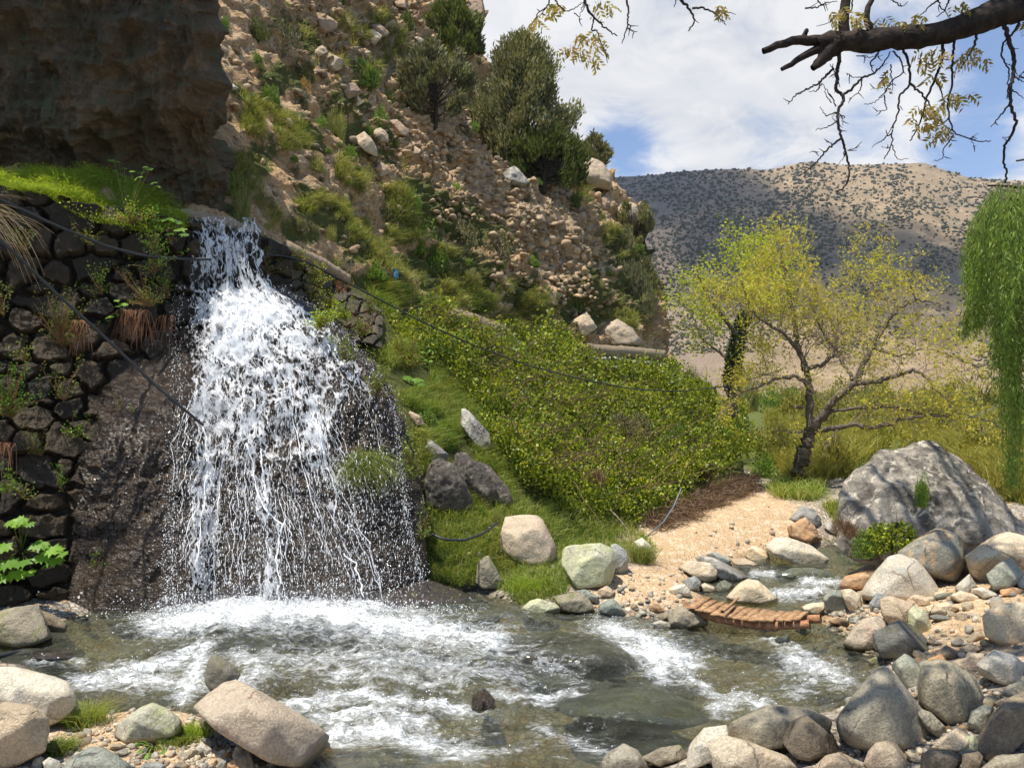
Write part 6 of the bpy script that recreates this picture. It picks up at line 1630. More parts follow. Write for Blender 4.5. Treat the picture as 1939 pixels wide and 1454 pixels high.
# right bank and valley bushes
BB = [('yellow', 1590, 905, 120, 130, 'yellow-green bush behind the trunk of the walnut tree'), ('yellow', 1480, 880, 110, 110, 'olive bush left of the walnut trunk'), ('yellow', 1670, 850, 150, 110, 'broad yellow-green bush above the striped boulder'), ('yellow', 1800, 840, 170, 130, 'broad yellow bush between walnut and willow'),
      ('yellow', 1890, 880, 130, 150, 'yellow-green bush beside the hanging willow'), ('yellow', 1940, 950, 110, 160, 'tall yellow bush at the right edge behind the striped boulder'), ('bram', 1330, 800, 120, 130, 'dark green bush at the crest of the brambles'), ('bram', 1390, 830, 120, 140, 'green bush where the bramble bank meets the valley'),
      ('broom', 1310, 760, 90, 110, 'feathery olive bush behind the far channel wall'), ('broom', 1420, 780, 120, 110, 'olive bush under the left limbs of the walnut'), ('leafy', 1385, 700, 90, 70, 'green bush at the foot of the ivy-clad tree'), ('leafy', 1450, 905, 70, 60, 'green bush where the path bends toward the tree'),
      ('yellow', 1530, 800, 140, 110, 'olive yellow bush far behind the walnut fork'), ('yellow', 1860, 780, 160, 120, 'yellowish bush far behind at the valley edge'), ('yellow', 1640, 770, 160, 90, 'low yellow bush far behind the walnut limbs'), ('broom', 1560, 890, 60, 50, 'grassy bush right of the walnut trunk')]
for kd, a, b, w, h, lb in BB: bush(kd, a, b, w, h, lb, bv=None, name='bush', cat='bush')
bush('bram', 1700, 1030, 130, 75, 'dark leafy green bush at the foot of the striped boulder', bv=None, name='bush', cat='bush', pos=at(1700, 1035, 12.0))
bush('leafy', 1630, 1010, 60, 50, 'low green weeds left of the dark leafy bush', bv=None, name='bush', cat='bush', pos=at(1640, 1045, 12.2))
bush('dry', 1620, 1015, 80, 50, 'rusty dry brush at the left foot of the striped boulder', bv=None, name='bush', cat='bush', pos=at(1605, 1010, 12.7))
bush('leafy', 1790, 985, 50, 60, 'small green plant climbing the middle of the striped boulder', bv=None, name='bush', cat='bush', pos=at(1750, 945, 12.75))
for kd, a, b, w, h, lb in [('leafy', 960, 700, 90, 60, 'fresh green bush standing out of the brambles near the middle channel wall'), ('broom', 1120, 720, 90, 70, 'tawny-green bush on the bramble crest below the far channel wall'), ('bram', 1240, 760, 110, 90, 'dark round bush at the right shoulder of the brambles'), ('grey', 1180, 840, 90, 70, 'greyish bush in the middle of the brambles'),
                     ('leafy', 1290, 880, 110, 80, 'bright bush at the lower right of the brambles'), ('bram', 1060, 800, 100, 80, 'dark clump in the centre of the brambles'), ('dry', 1330, 920, 90, 60, 'dead brown bush at the edge of brambles and path'), ('leafy', 850, 690, 80, 70, 'bright green bush at the upper left of the brambles'), ('bram', 930, 820, 90, 80, 'dark clump at the left edge of the brambles'), ('dry', 1110, 940, 70, 50, 'tangle of brown stems low in the brambles')]:
    p_, n_p = hit(BV_H, a, b); bush(kd, a, b, w, h, lb, pos=p_ + n_p * .35, name='bush', cat='bush')
rg = np.random.default_rng(66)
for k in range(150):
    x_, y_ = rg.uniform(4, 75), rg.uniform(30, 118) if k < 70 else rg.uniform(75, 122)
    if x_ / y_ < .22: continue
    z_ = float(ground_z(np.array([x_]), np.array([y_]), False)[0][0]); a, b = pix(np.array([x_, y_, z_]))
    w = rg.uniform(1.8, 4.6) * (1.3 if y_ > 75 else 1) / y_ * F
    bush(['yellow', 'broom', 'yellow', 'leafy'][rg.integers(4)], a, b, w, w * rg.uniform(.55, .9), 'rounded yellow-olive bush in the valley beyond the walnut tree', 'bushes on the valley floor', bv=None, name='bush', cat='bush', pos=(x_, y_, z_))
grass_patch('grass', 'yellow_bush', [[(1440, 760), (1939, 740), (1939, 960), (1850, 900), (1700, 830), (1600, 900), (1500, 930), (1470, 880)]], 'tall yellow-green grass of the valley floor around the walnut tree', 42000, (.25, .6), .014, .6, BV_G, 15)
grass_patch('grass', 'grass', [[(1455, 930), (1500, 900), (1560, 930), (1540, 950), (1470, 945)], [(1560, 960), (1700, 1000), (1680, 1040), (1600, 1010)], [(1590, 1050), (1640, 1045), (1640, 1070), (1590, 1070)]], 'green grass at the foot of the walnut tree and upstream bank', 9000, (.15, .35), .010, .8, BV_G, 16)
for (x0, y0, w, h, lb) in [(700, 905, 50, 75, 'hanging green grass tuft on the right side of the waterfall rock')]:
    acc = Acc(); n_ = 900; a = rg.normal(x0, w * .32, n_); b = rg.uniform(y0 - h * .6, y0 - h * .1, n_)
    pp = []
    for a1, b1 in zip(a, b):
        p, n = hit(BV_D, a1, b1); pp.append(p if p is not None else at(a1, b1, 12.3))
    pp = np.array(pp); add_blades(acc, pp, unit(rand_unit(n_, rg) * .5 + np.array([.1, -.6, .1])), rg.uniform(.18, .42, n_), .009, 2.4, rg)
    o = acc.build('grass_tuft', M['grass'], False, origin=pp.mean(0)); tag(o, lb, 'grass tuft')
for kd, a, b, w, h, lb in [('leafy', 800, 968, 60, 30, 'weeds at the base of the dark fissured rock face'), ('green', 905, 975, 70, 34, 'weeds in front of the slanting dark slab'), ('leafy', 850, 850, 60, 30, 'weeds growing over the top of the dark fissured rock face'), ('broom', 940, 1000, 60, 36, 'coarse weeds left of the pinkish cream boulder'), ('green', 1090, 1010, 80, 40, 'rough weeds behind the yellow-topped boulder'), ('broom', 840, 1030, 50, 34, 'coarse weeds under the looping dark hose'), ('leafy', 800, 800, 60, 44, 'fresh weeds on the upper green bank beside the waterfall'), ('green', 860, 760, 60, 50, 'rough green weeds left of the brambles')]:
    bush(kd, a, b, w, h, lb, name='weed_clump', cat='weeds')
# tufts by the foreground rocks
for x0, y0, w, h, lb, mt_ in [(160, 1372, 60, 60, 'green grass tuft right of the broad pale boulder', 'grass'), (1215, 1065, 40, 55, 'grass tuft beside the shark-fin stone', 'grass'), (355, 1400, 50, 40, 'small grass tuft between the creamy angular boulder and the pinkish one', 'brightgrass'), (115, 1425, 40, 40, 'thin grass tuft behind the grey-green dome at the bottom', 'grass'),
                         (1005, 1118, 70, 40, 'low bright moss and grass cushion at the bank below the pinkish cream boulder', 'brightgrass'), (20, 1228, 90, 26, 'bright moss strip under the weathered tan block', 'brightgrass'), (330, 1405, 60, 26, 'tiny grass blades at the creamy angular boulder', 'grass')]:
    p, n = hit(BV_G, x0, y0)
    if p is None: continue
    s_ = p[1] / F; n_ = 700; acc = Acc()
    q = p + np.stack([rg.normal(0, w * .28, n_) * s_, rg.normal(0, w * .22, n_) * s_, 0 * rg.random(n_)], -1)
    add_blades(acc, q, unit(rand_unit(n_, rg) * .6 + np.array([0, 0, 1])), rg.uniform(.5, 1.05, n_) * h * s_, .006, .8, rg)
    tag(acc.build('grass_tuft', M[mt_], False, origin=p), lb, 'grass tuft')


# ---------- weeds and ferns in the wall
def weed(px, py, w, h, mat, label, bv=BV_W, n=420, lf=.035, name='wall_weed', stems='redroot', droop=0.1, seed=0):
    p, nn_ = hit(bv, px, py)
    if p is None: p, nn_ = G(px, py)
    s_ = p[1] / F; rg = np.random.default_rng(int(px * 3 + py)); W_, H_ = w * s_, h * s_
    p = p + np.array([.06, -.22, 0]); root = empty(name, tuple(p)); acc = Acc(); ac2 = Acc()
    for k in range(max(5, n // 28)):
        tip = np.array([rg.normal(0, W_ * .32), -abs(rg.normal(0, .12)) - .05, rg.uniform(.1, 1) * H_]); t = np.linspace(0, 1, 7)[:, None]
        pa = tip * t + np.array([0, -.08, 0]) * np.sin(t * 3.1) - np.array([0, 0, droop * H_]) * t ** 3
        ac2.tube(pa, np.linspace(.006, .002, 7), 3)
        m_ = 28; tt = rg.uniform(.25, 1.05, m_)[:, None]; c = tip * tt + rg.normal(0, .03, (m_, 3)); sz = rg.uniform(.6, 1.3, m_) * lf
        acc.add(*leaves(c, unit(rand_unit(m_, rg) + np.array([0, -.4, .3])), rand_unit(m_, rg), sz, sz * .55))
    o = acc.build('leaves', M[mat], False, parent=root); o2 = ac2.build('stems', M[stems], True, parent=root)
    return tag(root, label, 'plant')


WE = [(60, 480, 70, 60, 'fern', 'small pale weed high on the wall between the two cables', 260), (180, 470, 60, 50, 'fern', 'sparse weed high on the wall under the sagging hose', 220), (200, 560, 50, 60, 'hogweed', 'little green weed in the middle of the dark wall', 220), (90, 860, 70, 60, 'fern', 'olive weed low on the wall above the gleaming black boulder', 300), (60, 940, 50, 50, 'fern', 'small weed just above the lit tan stone', 200), (300, 520, 80, 70, 'hogweed', 'leafy plant just under the hose beside the falling water', 420), (130, 660, 90, 130, 'fern', 'bushy light green weed halfway up the wall under the slanting cable', 1400), (290, 585, 90, 80, 'fern', 'green leafy plant low on the wall beside the waterfall', 600), (325, 560, 50, 60, 'hogweed', 'small green plant touching the left edge of the waterfall', 300), (35, 790, 100, 130, 'hogweed', 'bright green clump at the left edge halfway down the wall', 1500),
      (20, 600, 60, 90, 'fern', 'yellowish trailing weed at the left edge of the wall', 300), (130, 760, 60, 80, 'fern', 'dark weed straight under the bushy light green one', 280), (60, 690, 40, 50, 'fern', 'small drooping grassy weed on the wall', 160), (155, 830, 60, 50, 'hogweed', 'low green weed where the wall meets the wet slope', 240), (130, 930, 26, 60, 'hogweed', 'small fern-like weed above the gleaming black boulder', 120),
      (25, 930, 50, 60, 'hogweed', 'green weed with dead stems at the left edge above the lit tan stone', 260), (195, 1075, 50, 40, 'hogweed', 'small bright plant growing on the wet slope foot', 260), (245, 790, 40, 40, 'fern', 'tiny yellow-green weed on top of the wet slope', 120), (510, 525, 60, 60, 'fern', 'green creeper right of the waterfall lip', 260), (300, 480, 60, 90, 'hogweed', 'dark green trailing plant just left of the waterfall lip', 420), (255, 430, 100, 40, 'brightgrass', 'tangle of lime green herbs spilling over the wall', 600), (330, 470, 40, 60, 'deadbrush', 'brown rootlets hanging left of the waterfall lip', 160)]
for a, b, w, h, mt_, lb, n in WE: weed(a, b, w, h, mt_, lb, n=n)
for a, b, w, h, mt_, lb, n in [(592, 592, 60, 70, 'grass', 'bright green weeds growing on the waterfall rock shoulder', 600), (650, 680, 60, 60, 'fern', 'green weeds right of the fan of water', 500), (700, 720, 70, 60, 'fern', 'olive weeds on the right shoulder of the waterfall rock', 500), (690, 640, 80, 60, 'redroot', 'brown-red dead stems below the short grey wall', 300),
                            (820, 650, 110, 110, 'bramble', 'dark creeper in the shaded hollow right of the short grey wall', 900), (770, 700, 90, 120, 'bramble', 'dark green creeper between waterfall and brambles', 900), (765, 860, 70, 100, 'grass', 'grassy weeds on the right edge of the waterfall rock', 700), (780, 950, 50, 90, 'fern', 'mossy weeds low on the right edge of the waterfall rock', 400)]:
    weed(a, b, w, h, mt_, lb, bv=BV_H, n=n, lf=.05)
for a, b, w, h, mt_, lb, n in [(608, 625, 50, 45, 'brightgrass', 'lime green weeds on the upper right shoulder of the waterfall rock', 500), (655, 685, 60, 50, 'fern', 'weeds at mid shoulder of the waterfall rock, right of the white fan', 500), (712, 750, 50, 60, 'fern', 'olive weeds at the widest point of the waterfall rock shoulder', 450), (775, 905, 36, 90, 'grass', 'grassy fringe hanging on the right flank of the waterfall rock', 450), (800, 1010, 26, 70, 'fern', 'mossy fringe low on the right flank of the waterfall rock', 300)]:
    weed(a, b, w, h, mt_, lb, bv=BV_D, n=n, lf=.05)
for a, b, w, h, mt_, lb, n in [(570, 515, 50, 40, 'fern', 'green creeper over the near end of the short grey wall', 400), (600, 545, 50, 50, 'bramble', 'dark creeper on the face of the short grey wall', 500), (640, 560, 40, 40, 'redroot', 'reddish stems against the short grey wall', 240), (655, 610, 50, 40, 'brightgrass', 'lime weeds below the short grey wall', 400), (700, 600, 40, 40, 'fern', 'weeds over the far end of the short grey wall', 300), (680, 640, 60, 40, 'fern', 'weeds at the foot of the far end of the short grey wall', 400), (625, 590, 50, 40, 'bramble', 'dark leafy patch at the foot of the short grey wall', 400)]:
    weed(a, b, w, h, mt_, lb, bv=BV_DW, n=n, lf=.05)


def root_tuft(px, py, w, h, label, mat='redroot', bv=BV_W, n=70, up=False, seg=8, r=.006, dirx=0.):
    p, nn_ = hit(bv, px, py)
    if p is None: p, nn_ = G(px, py)
    s_ = p[1] / F; rg = np.random.default_rng(int(px + py)); acc = Acc()
    for k in range(n):
        o_ = np.array([rg.uniform(-.5, .5) * w * s_, -.06 - rg.random() * .1, 0]); t = np.linspace(0, 1, seg)[:, None]
        L = rg.uniform(.5, 1) * h * s_
        pa = p + o_ + np.array([rg.normal(0, .12) + dirx, -rg.random() * .25, -L]) * np.concatenate([t * .9, t, t ** 1.4], 1) + np.array([0, 0, .08]) * np.sin(t * 3) + np.cumsum(rg.normal(0, .008, (seg, 3)), 0)
        acc.tube(pa, np.linspace(r, r * .4, seg), 3)
    tag(acc.build('dead_stems', M[mat], True, origin=p), label, 'dead plant')
root_tuft(262, 590, 50, 75, 'reddish dead stems hanging under the green leafy plant'); root_tuft(305, 600, 60, 90, 'reddish dead stems hanging at the waterfall edge'); root_tuft(148, 610, 40, 85, 'orange-brown dead stems under the bushy light green weed'); root_tuft(15, 840, 40, 60, 'orange dead stems at the left edge of the wall')
# the spray of dry straw at the left edge
acc = Acc(); P0 = at(-60, 400, 10.6)
for k in range(46):
    L = rg.uniform(.5, 1.15); t = np.linspace(0, 1, 9)[:, None]
    acc.tube(P0 + np.array([rg.normal(0, .12), 0, rg.normal(0, .1)]) + np.array([L, -.1, -L * rg.uniform(.1, 1.1)]) * np.concatenate([t, t, t ** 2.2], 1) + np.array([0, 0, .18 * rg.random()]) * np.sin(t * 2), np.linspace(.005, .0015, 9), 3)
tag(acc.build('dry_grass_tuft', M['straw'], True, origin=P0), 'arching spray of dry straw-coloured grass at the left edge of the wall', 'dry grass')


# broad lobed leaves (hogweed)
def lobed_leaf(acc, c, d, nor, size, rg):
    d = unit(d); nor = unit(nor - d * (nor @ d)); s = np.cross(d, nor); m_ = 22; V = [c]
    for i in range(m_):
        th = -2.5 + 5.0 * i / (m_ - 1); rad = size * (.62 + .38 * math.cos(th * .6)) * (1 - .33 * (i % 4 in (1, 3)) - .12 * (i % 4 == 2)); V.append(c + d * (math.cos(th) * rad + size * .12) + s * math.sin(th) * rad * .9 + nor * (-.22 * rad * abs(math.sin(th)) - .1 * rad + rg.normal(0, .012 * size * 5)))
    V = np.array(V); f = np.array([[0, i, i + 1] for i in range(1, m_)]); acc.add(V, f)


def broad_plant(px, py, leaves_, label, bv=BV_W, yo=.35):
    p, n = hit(bv, px, py)
    if p is None: p, n = G(px, py)
    y = p[1] - yo; root = empty('broad_leaved_plant', tuple(p)); acc = Acc(); ac2 = Acc(); rg = np.random.default_rng(int(px))
    for (a, b, sz) in leaves_:
        c = at(a, b, y + rg.uniform(-.12, .12)) - p; s_ = sz / F * y
        lobed_leaf(acc, c, np.array([rg.uniform(-.8, .8), -.7, -.35]), np.array([rg.normal(0, .2), -.45, .9]), s_, rg)
        t = np.linspace(0, 1, 8)[:, None]; ac2.tube(c * t + np.array([0, 0, .05]) * np.sin(t * 3.14), np.linspace(.009, .004, 8), 4)
    acc.build('leaves', M['hogweed'], False, parent=root); ac2.build('stalks', M['fern'], True, parent=root)
    tag(root, label, 'plant')


broad_plant(40, 1050, [(20, 985, 18), (45, 980, 20), (60, 988, 16), (35, 990, 16), (10, 1030, 26), (15, 1060, 30), (45, 1060, 24), (80, 1025, 26), (100, 1035, 28), (105, 1055, 30), (80, 1050, 24), (30, 1080, 30), (60, 1078, 22), (-20, 1050, 30), (120, 1045, 16), (5, 1090, 24)], 'umbrella-leaved bright green plant at the lower left of the wall', yo=.5)
broad_plant(330, 425, [(300, 405, 18), (318, 412, 22), (335, 418, 18), (345, 432, 20), (310, 430, 20), (290, 415, 16), (352, 442, 14), (325, 440, 16), (275, 400, 14)], 'big serrated bright leaves beside the waterfall lip')
broad_plant(240, 420, [(215, 302, 11), (225, 306, 10), (195, 325, 10), (235, 318, 9), (250, 323, 10), (220, 322, 9), (270, 325, 12), (285, 318, 12), (262, 335, 12), (290, 345, 11), (300, 352, 9), (180, 332, 10), (240, 342, 10), (275, 315, 9), (205, 340, 9)], 'group of stalked bright lobed leaves standing above the grass on the wall', yo=.0, bv=BV_W)
broad_plant(230, 600, [(208, 598, 12), (238, 574, 11), (226, 578, 9), (222, 568, 8), (205, 606, 8)], 'few large oval leaves shining in the dark wall', yo=.1)
broad_plant(780, 720, [(772, 712, 18), (790, 716, 20), (783, 728, 18), (765, 722, 14), (800, 725, 14), (770, 735, 12)], 'pale rhubarb-like leaves on the green bank right of the waterfall', bv=BV_H, yo=.3)
broad_plant(810, 690, [(800, 665, 8), (812, 663, 7), (806, 680, 8), (815, 682, 7), (800, 675, 6), (822, 664, 6), (808, 692, 8)], 'pale nettle-like plant in front of the dark hollow', bv=BV_H, yo=.4)
broad_plant(290, 1425, [(265, 1420, 10), (275, 1428, 11), (288, 1424, 10), (300, 1430, 10), (260, 1408, 9), (310, 1420, 9), (320, 1428, 9), (280, 1436, 10), (296, 1438, 9), (250, 1415, 8)], 'low ferny bright green plant between the foreground rocks', bv=BV_G, yo=.05)

# =================================================================== TREES
def poly3(P):
    """[(px,py,y),...] -> world path"""
    return np.array([at(a, b, y) for a, b, y in P])


def resample(path, n, wob=.0, rg=RNG):
    path = np.asarray(path); c = np.r_[0, np.cumsum(np.linalg.norm(np.diff(path, axis=0), axis=1))]; c /= c[-1]
    t = np.linspace(0, 1, n); q = np.stack([np.interp(t, c, path[:, k]) for k in range(3)], -1)
    for _ in range(2): q[1:-1] = (q[:-2] + 2 * q[1:-1] + q[2:]) / 4
    if wob: q[1:-1] += rg.normal(0, wob, (n - 2, 3))
    return q


def grow(path, rad0, depth, acc_t, tips, rg, L, up=.2, r_end=.35, every=.22, gnarl=.35, seg=9, down=0.):
    """side branches from a limb, recursively; collects twig tips"""
    n = len(path); tot = np.linalg.norm(np.diff(path, axis=0), axis=1).sum()
    m_ = max(2, int(tot / every))
    for k in range(m_):
        u = rg.uniform(.22, 1.0); i = min(n - 2, int(u * (n - 1))); p = path[i]; tan = unit(path[i + 1] - path[i])
        side = unit(np.cross(tan, rand_unit(1, rg)[0])); d = unit(tan * rg.uniform(.25, .9) + side * rg.uniform(.6, 1.1) + np.array([0, 0, up - down]))
        ln = L * rg.uniform(.5, 1.2) * (1.15 - .5 * u); q = [p]
        for s_ in range(seg):
            d = unit(d + rand_unit(1, rg)[0] * gnarl + np.array([0, 0, up * .25 - down * .4])); q.append(q[-1] + d * ln / seg)
        q = np.array(q); r0 = rad0 * (1 - .6 * u) * .55
        acc_t.tube(q, np.linspace(r0, r0 * r_end, len(q)), 4 if depth > 1 else 3)
        if depth > 1: grow(q, r0, depth - 1, acc_t, tips, rg, L * .55, up, r_end, every * .62, gnarl, max(4, seg - 3), down)
        else: tips.append((q[-1], d)); tips.append((q[len(q) // 2], d))


def sprays(tips, mat, name, parent, rg, per=7, L=.06, Wd=.45, spread=.12, droop=.3, keep=1.0, kf=None):
    acc = Acc(); P = np.array([t[0] for t in tips]); D = np.array([t[1] for t in tips])
    m_ = rg.random(len(P)) < (keep if kf is None else kf(P)); P = P[m_]; D = D[m_]
    P = np.repeat(P, per, 0); D = np.repeat(D, per, 0); n = len(P)
    c = P + rand_unit(n, rg) * spread * rg.random((n, 1)); sz = rg.uniform(.6, 1.3, n) * L
    acc.add(*leaves(c, unit(D * .5 + rand_unit(n, rg) + np.array([0, 0, -droop])), rand_unit(n, rg), sz, sz * Wd))
    return acc.build(name, M[mat], False, parent=parent)


def limb_tree(name, limbs, base, mat, rg, depth=3, L=1.3, every=.4, up=.15, gnarl=.3, wob=.02):
    acc = Acc(); tw = Acc(); tips = []
    for (P, r0, r1, sub) in limbs:
        q = resample(poly3(P), max(8, len(P) * 5), wob, rg) - base
        acc.tube(q, np.linspace(r0, r1, len(q)) * (1 + .10 * rg.normal(size=len(q))), 9)
        if sub: grow(q, max(r1 * 1.3, .03), depth, tw, tips, rg, L * sub, up, .35, every, gnarl)
    return acc, tw, tips


rg = np.random.default_rng(500)
Y = 21.5
WB = at(1512, 925, Y)
limbs = [
    ([(1505, 935, Y), (1512, 905, Y), (1515, 880, Y), (1522, 855, Y), (1532, 826, Y), (1535, 812, Y)], .24, .17, 0),
    ([(1534, 822, Y), (1532, 780, Y + .1), (1533, 735, Y + .2), (1526, 700, Y + .3), (1512, 662, Y + .4), (1505, 610, Y + .5), (1494, 560, Y + .6), (1482, 500, Y + .8), (1474, 455, Y + 1)], .12, .03, 1),
    ([(1530, 725, Y), (1505, 712, Y - .3), (1470, 718, Y - .6), (1430, 735, Y - .9), (1395, 748, Y - 1.1)], .06, .02, .8), ([(1512, 662, Y), (1480, 628, Y - .5), (1440, 608, Y - .8), (1415, 570, Y - 1), (1402, 530, Y - 1.2)], .06, .02, 1),
    ([(1520, 700, Y), (1560, 690, Y + .8), (1590, 660, Y + 1.2), (1575, 610, Y + 1.6), (1550, 560, Y + 2), (1530, 500, Y + 2.1)], .06, .02, 1),
    ([(1535, 815, Y), (1560, 785, Y - .3), (1585, 752, Y - .6), (1618, 728, Y - .9), (1636, 690, Y - 1), (1650, 660, Y - 1), (1680, 610, Y - 1.1), (1702, 582, Y - 1.2), (1732, 568, Y - 1.3), (1765, 572, Y - 1.4)], .13, .02, 1),
    ([(1735, 568, Y - 1.3), (1722, 545, Y - 1.3), (1730, 510, Y - 1.3), (1743, 485, Y - 1.3)], .025, .008, .3),
    ([(1622, 728, Y - .9), (1665, 722, Y - 1.4), (1700, 712, Y - 1.7), (1725, 700, Y - 2), (1748, 706, Y - 2.2), (1770, 735, Y - 2.4), (1800, 760, Y - 2.6)], .07, .02, .9),
    ([(1615, 720, Y - .8), (1592, 680, Y - .2), (1565, 640, Y + .2), (1548, 610, Y + .4), (1535, 570, Y + .6)], .05, .02, .9),
    ([(1540, 818, Y), (1580, 812, Y - .6), (1610, 803, Y - 1), (1660, 811, Y - 1.4), (1712, 792, Y - 1.8), (1760, 788, Y - 2.2), (1830, 784, Y - 2.6)], .085, .015, .8),
    ([(1572, 778, Y - .4), (1620, 772, Y - 1), (1700, 770, Y - 1.5), (1760, 786, Y - 2.1), (1800, 790, Y - 2.3)], .05, .015, .8),
    ([(1590, 812, Y - .7), (1570, 835, Y - .9), (1556, 866, Y - 1.1)], .03, .01, .25), ([(1535, 818, Y), (1495, 818, Y - .4), (1452, 812, Y - .7)], .03, .01, .5), ([(1520, 770, Y), (1508, 772, Y - .3), (1498, 768, Y - .4)], .035, .02, .3),
    ([(1650, 660, Y - 1), (1700, 675, Y - 1), (1760, 660, Y - 1.5), (1820, 680, Y - 2)], .03, .01, .9), ([(1702, 582, Y - 1.2), (1668, 560, Y - .5), (1640, 520, Y), (1620, 480, Y + .3)], .03, .01, .9),
    ([(1765, 572, Y - 1.4), (1800, 590, Y - 1.7), (1840, 612, Y - 2)], .022, .008, .9), ([(1820, 680, Y - 2), (1860, 700, Y - 2.3), (1895, 730, Y - 2.6)], .02, .008, .8), ([(1402, 745, Y - 1.1), (1370, 780, Y - 1.2), (1345, 800, Y - 1.3)], .02, .008, .4), ([(1830, 784, Y - 2.6), (1880, 800, Y - 2.8), (1915, 830, Y - 3)], .02, .008, .5)]
acc, tw, tips = limb_tree('walnut_tree', limbs, WB, 'bark', rg, 3, 1.55, .24, .12, .36)
wt = empty('walnut_tree', tuple(WB)); tag(wt, 'wide gnarled walnut tree with sparse yellow-green spring leaves beside the dirt path', 'tree')
acc.build('trunk', M['bark'], True, parent=wt); tw.build('twigs', M['twig'], True, parent=wt)
def kf(P):
    a, b = pix(P + WB); return np.clip(.20 + .6 * sstep(-a, -1560, -1400) + .2 * sstep(-b, -650, -540) + .12 * sstep(a, 1600, 1700), .1, 1)
sprays(tips, 'walnut', 'leaves', wt, rg, 4, .085, .45, .17, .2, kf=kf)
# the lime-green tree behind it with an ivy-clad trunk
Y2 = 27.; B2 = at(1385, 712, Y2 + 0)
gz = float(ground_z(np.array([B2[0]]), np.array([B2[1]]), False)[0][0])
limbs = [([(1385, 790, Y2), (1388, 720, Y2), (1390, 690, Y2), (1395, 650, Y2), (1402, 620, Y2)], .22, .14, 0), ([(1402, 622, Y2), (1412, 600, Y2), (1425, 560, Y2), (1418, 520, Y2), (1400, 480, Y2)], .10, .03, 1), ([(1398, 640, Y2), (1370, 600, Y2 - .5), (1345, 570, Y2 - 1), (1320, 520, Y2 - 1.3)], .09, .03, 1),
         ([(1390, 690, Y2), (1355, 660, Y2 + .5), (1325, 640, Y2 + .7), (1308, 590, Y2 + 1)], .07, .02, 1), ([(1405, 625, Y2), (1440, 590, Y2 + 1), (1470, 550, Y2 + 1.5), (1480, 500, Y2 + 1.5)], .07, .02, 1), ([(1402, 620, Y2), (1380, 560, Y2 + 1), (1360, 510, Y2 + 1.5), (1350, 480, Y2 + 1.7)], .06, .02, 1), ([(1420, 560, Y2), (1445, 520, Y2 - .8), (1450, 485, Y2 - 1.2)], .05, .02, 1)]
acc, tw, tips = limb_tree('lime_tree', limbs, B2, 'bark', rg, 3, 2.0, .42, .2, .3)
lt = empty('broadleaf_tree', tuple(B2)); tag(lt, 'lime-green leafy tree behind the walnut, its trunk wrapped in dark ivy', 'tree')
acc.build('trunk', M['bark'], True, parent=lt); tw.build('twigs', M['twig'], True, parent=lt)
sprays(tips, 'lime_leaf', 'leaves', lt, rg, 3, .12, .5, .30, .2)
acc = Acc(); n_ = 2600; t = rg.random(n_); pp = poly3([(1386, 730, Y2), (1388, 700, Y2), (1392, 670, Y2), (1398, 640, Y2), (1405, 612, Y2), (1412, 595, Y2)]) - B2; q = resample(pp, 60)[(t * 59).astype(int)] + rand_unit(n_, rg) * (.34 * (1 - .4 * t))[:, None]
acc.add(*leaves(q, rand_unit(n_, rg), rand_unit(n_, rg), .10, .08)); M['ivy'] = leaf_mat('ivy_leaves', (.02, .045, .012), (.05, .09, .02), None, .15); acc.build('ivy', M['ivy'], False, parent=lt)


# ---------- conifers on the slope
def conifer(name, label, px, py, wpx, hpx, mat, seed, n=16000, lean=0., form='flame', bv=BV_H, y=None, ln=.17, dense=1.0, k=60):
    rg = np.random.default_rng(seed); p, nn_ = hit(bv, px, py)
    if y is not None: p = at(px, py, y)
    W_, H_ = wpx / F * p[1] / 2, hpx / F * p[1]; root = empty(name, tuple(p)); tr = Acc(); tw_ = Acc()
    ctr = []; 
    for j in range(k):
        hz = rg.random() ** .8; a = rg.uniform(0, 6.28); spike = form == 'dome' and j % 5 == 0
        prof = (math.sin(min(1, hz * 1.5 + .12) * math.pi * .5) * (1 - max(0, hz - .35) / .70) ** .75) if form == 'flame' else (max(0, 1 - max(0, hz - .35) / .68) ** .6 * (.72 + .28 * min(1, hz * 3))) if form == 'dome' else math.sqrt(max(0, 1 - (hz * 1.7 - .75) ** 2))
        rr0 = W_ * prof * rg.uniform(.45, 1.0)
        ctr.append([math.cos(a) * rr0 + lean * W_ * hz, math.sin(a) * rr0 * .9, H_ * (.06 + .86 * hz)])
    ctr = np.array(ctr); cr_ = rg.uniform(.13, .24, k) * W_ * (1.15 if form != 'flame' else 1)
    i = rg.integers(0, k, n); u = rg.normal(size=(n, 3)); u = unit(u) * (rg.random((n, 1)) ** .55)
    q = ctr[i] + u * cr_[i][:, None] * np.array([1, 1, 1.9 if form == 'flame' else 1.2])
    out = unit(ctr[i] * np.array([1, 1, 0]) + 1e-3)
    ax = unit(out * .45 + np.array([0, 0, 1.0]) + rand_unit(n, rg) * .55); sz = rg.uniform(.5, 1.3, n) * ln
    acc = Acc(); acc.add(*leaves(q, ax, rand_unit(n, rg), sz, sz * .34, .5))
    tr.tube(np.array([[0, 0, -.4], [lean * W_ * .2, 0, H_ * .2], [lean * W_ * .5, 0, H_ * .5], [lean * W_ * .9, 0, H_ * .9]]), [W_ * .06, W_ * .05, W_ * .03, W_ * .008], 8)
    for c in ctr:
        b0 = np.array([lean * W_ * .3, 0, max(.02 * H_, c[2] * .45)]); t = np.linspace(0, 1, 7)[:, None]
        tw_.tube(b0 + (c - b0) * t + np.array([0, 0, -.06 * H_]) * np.sin(t * math.pi) * .5, np.linspace(W_ * .018, W_ * .005, 7), 4)
    tr.build('trunk', M['darkbark'], True, parent=root); tw_.build('branches', M['darkbark'], True, parent=root); acc.build('crown', M[mat], False, parent=root)
    return tag(root, label, 'tree')


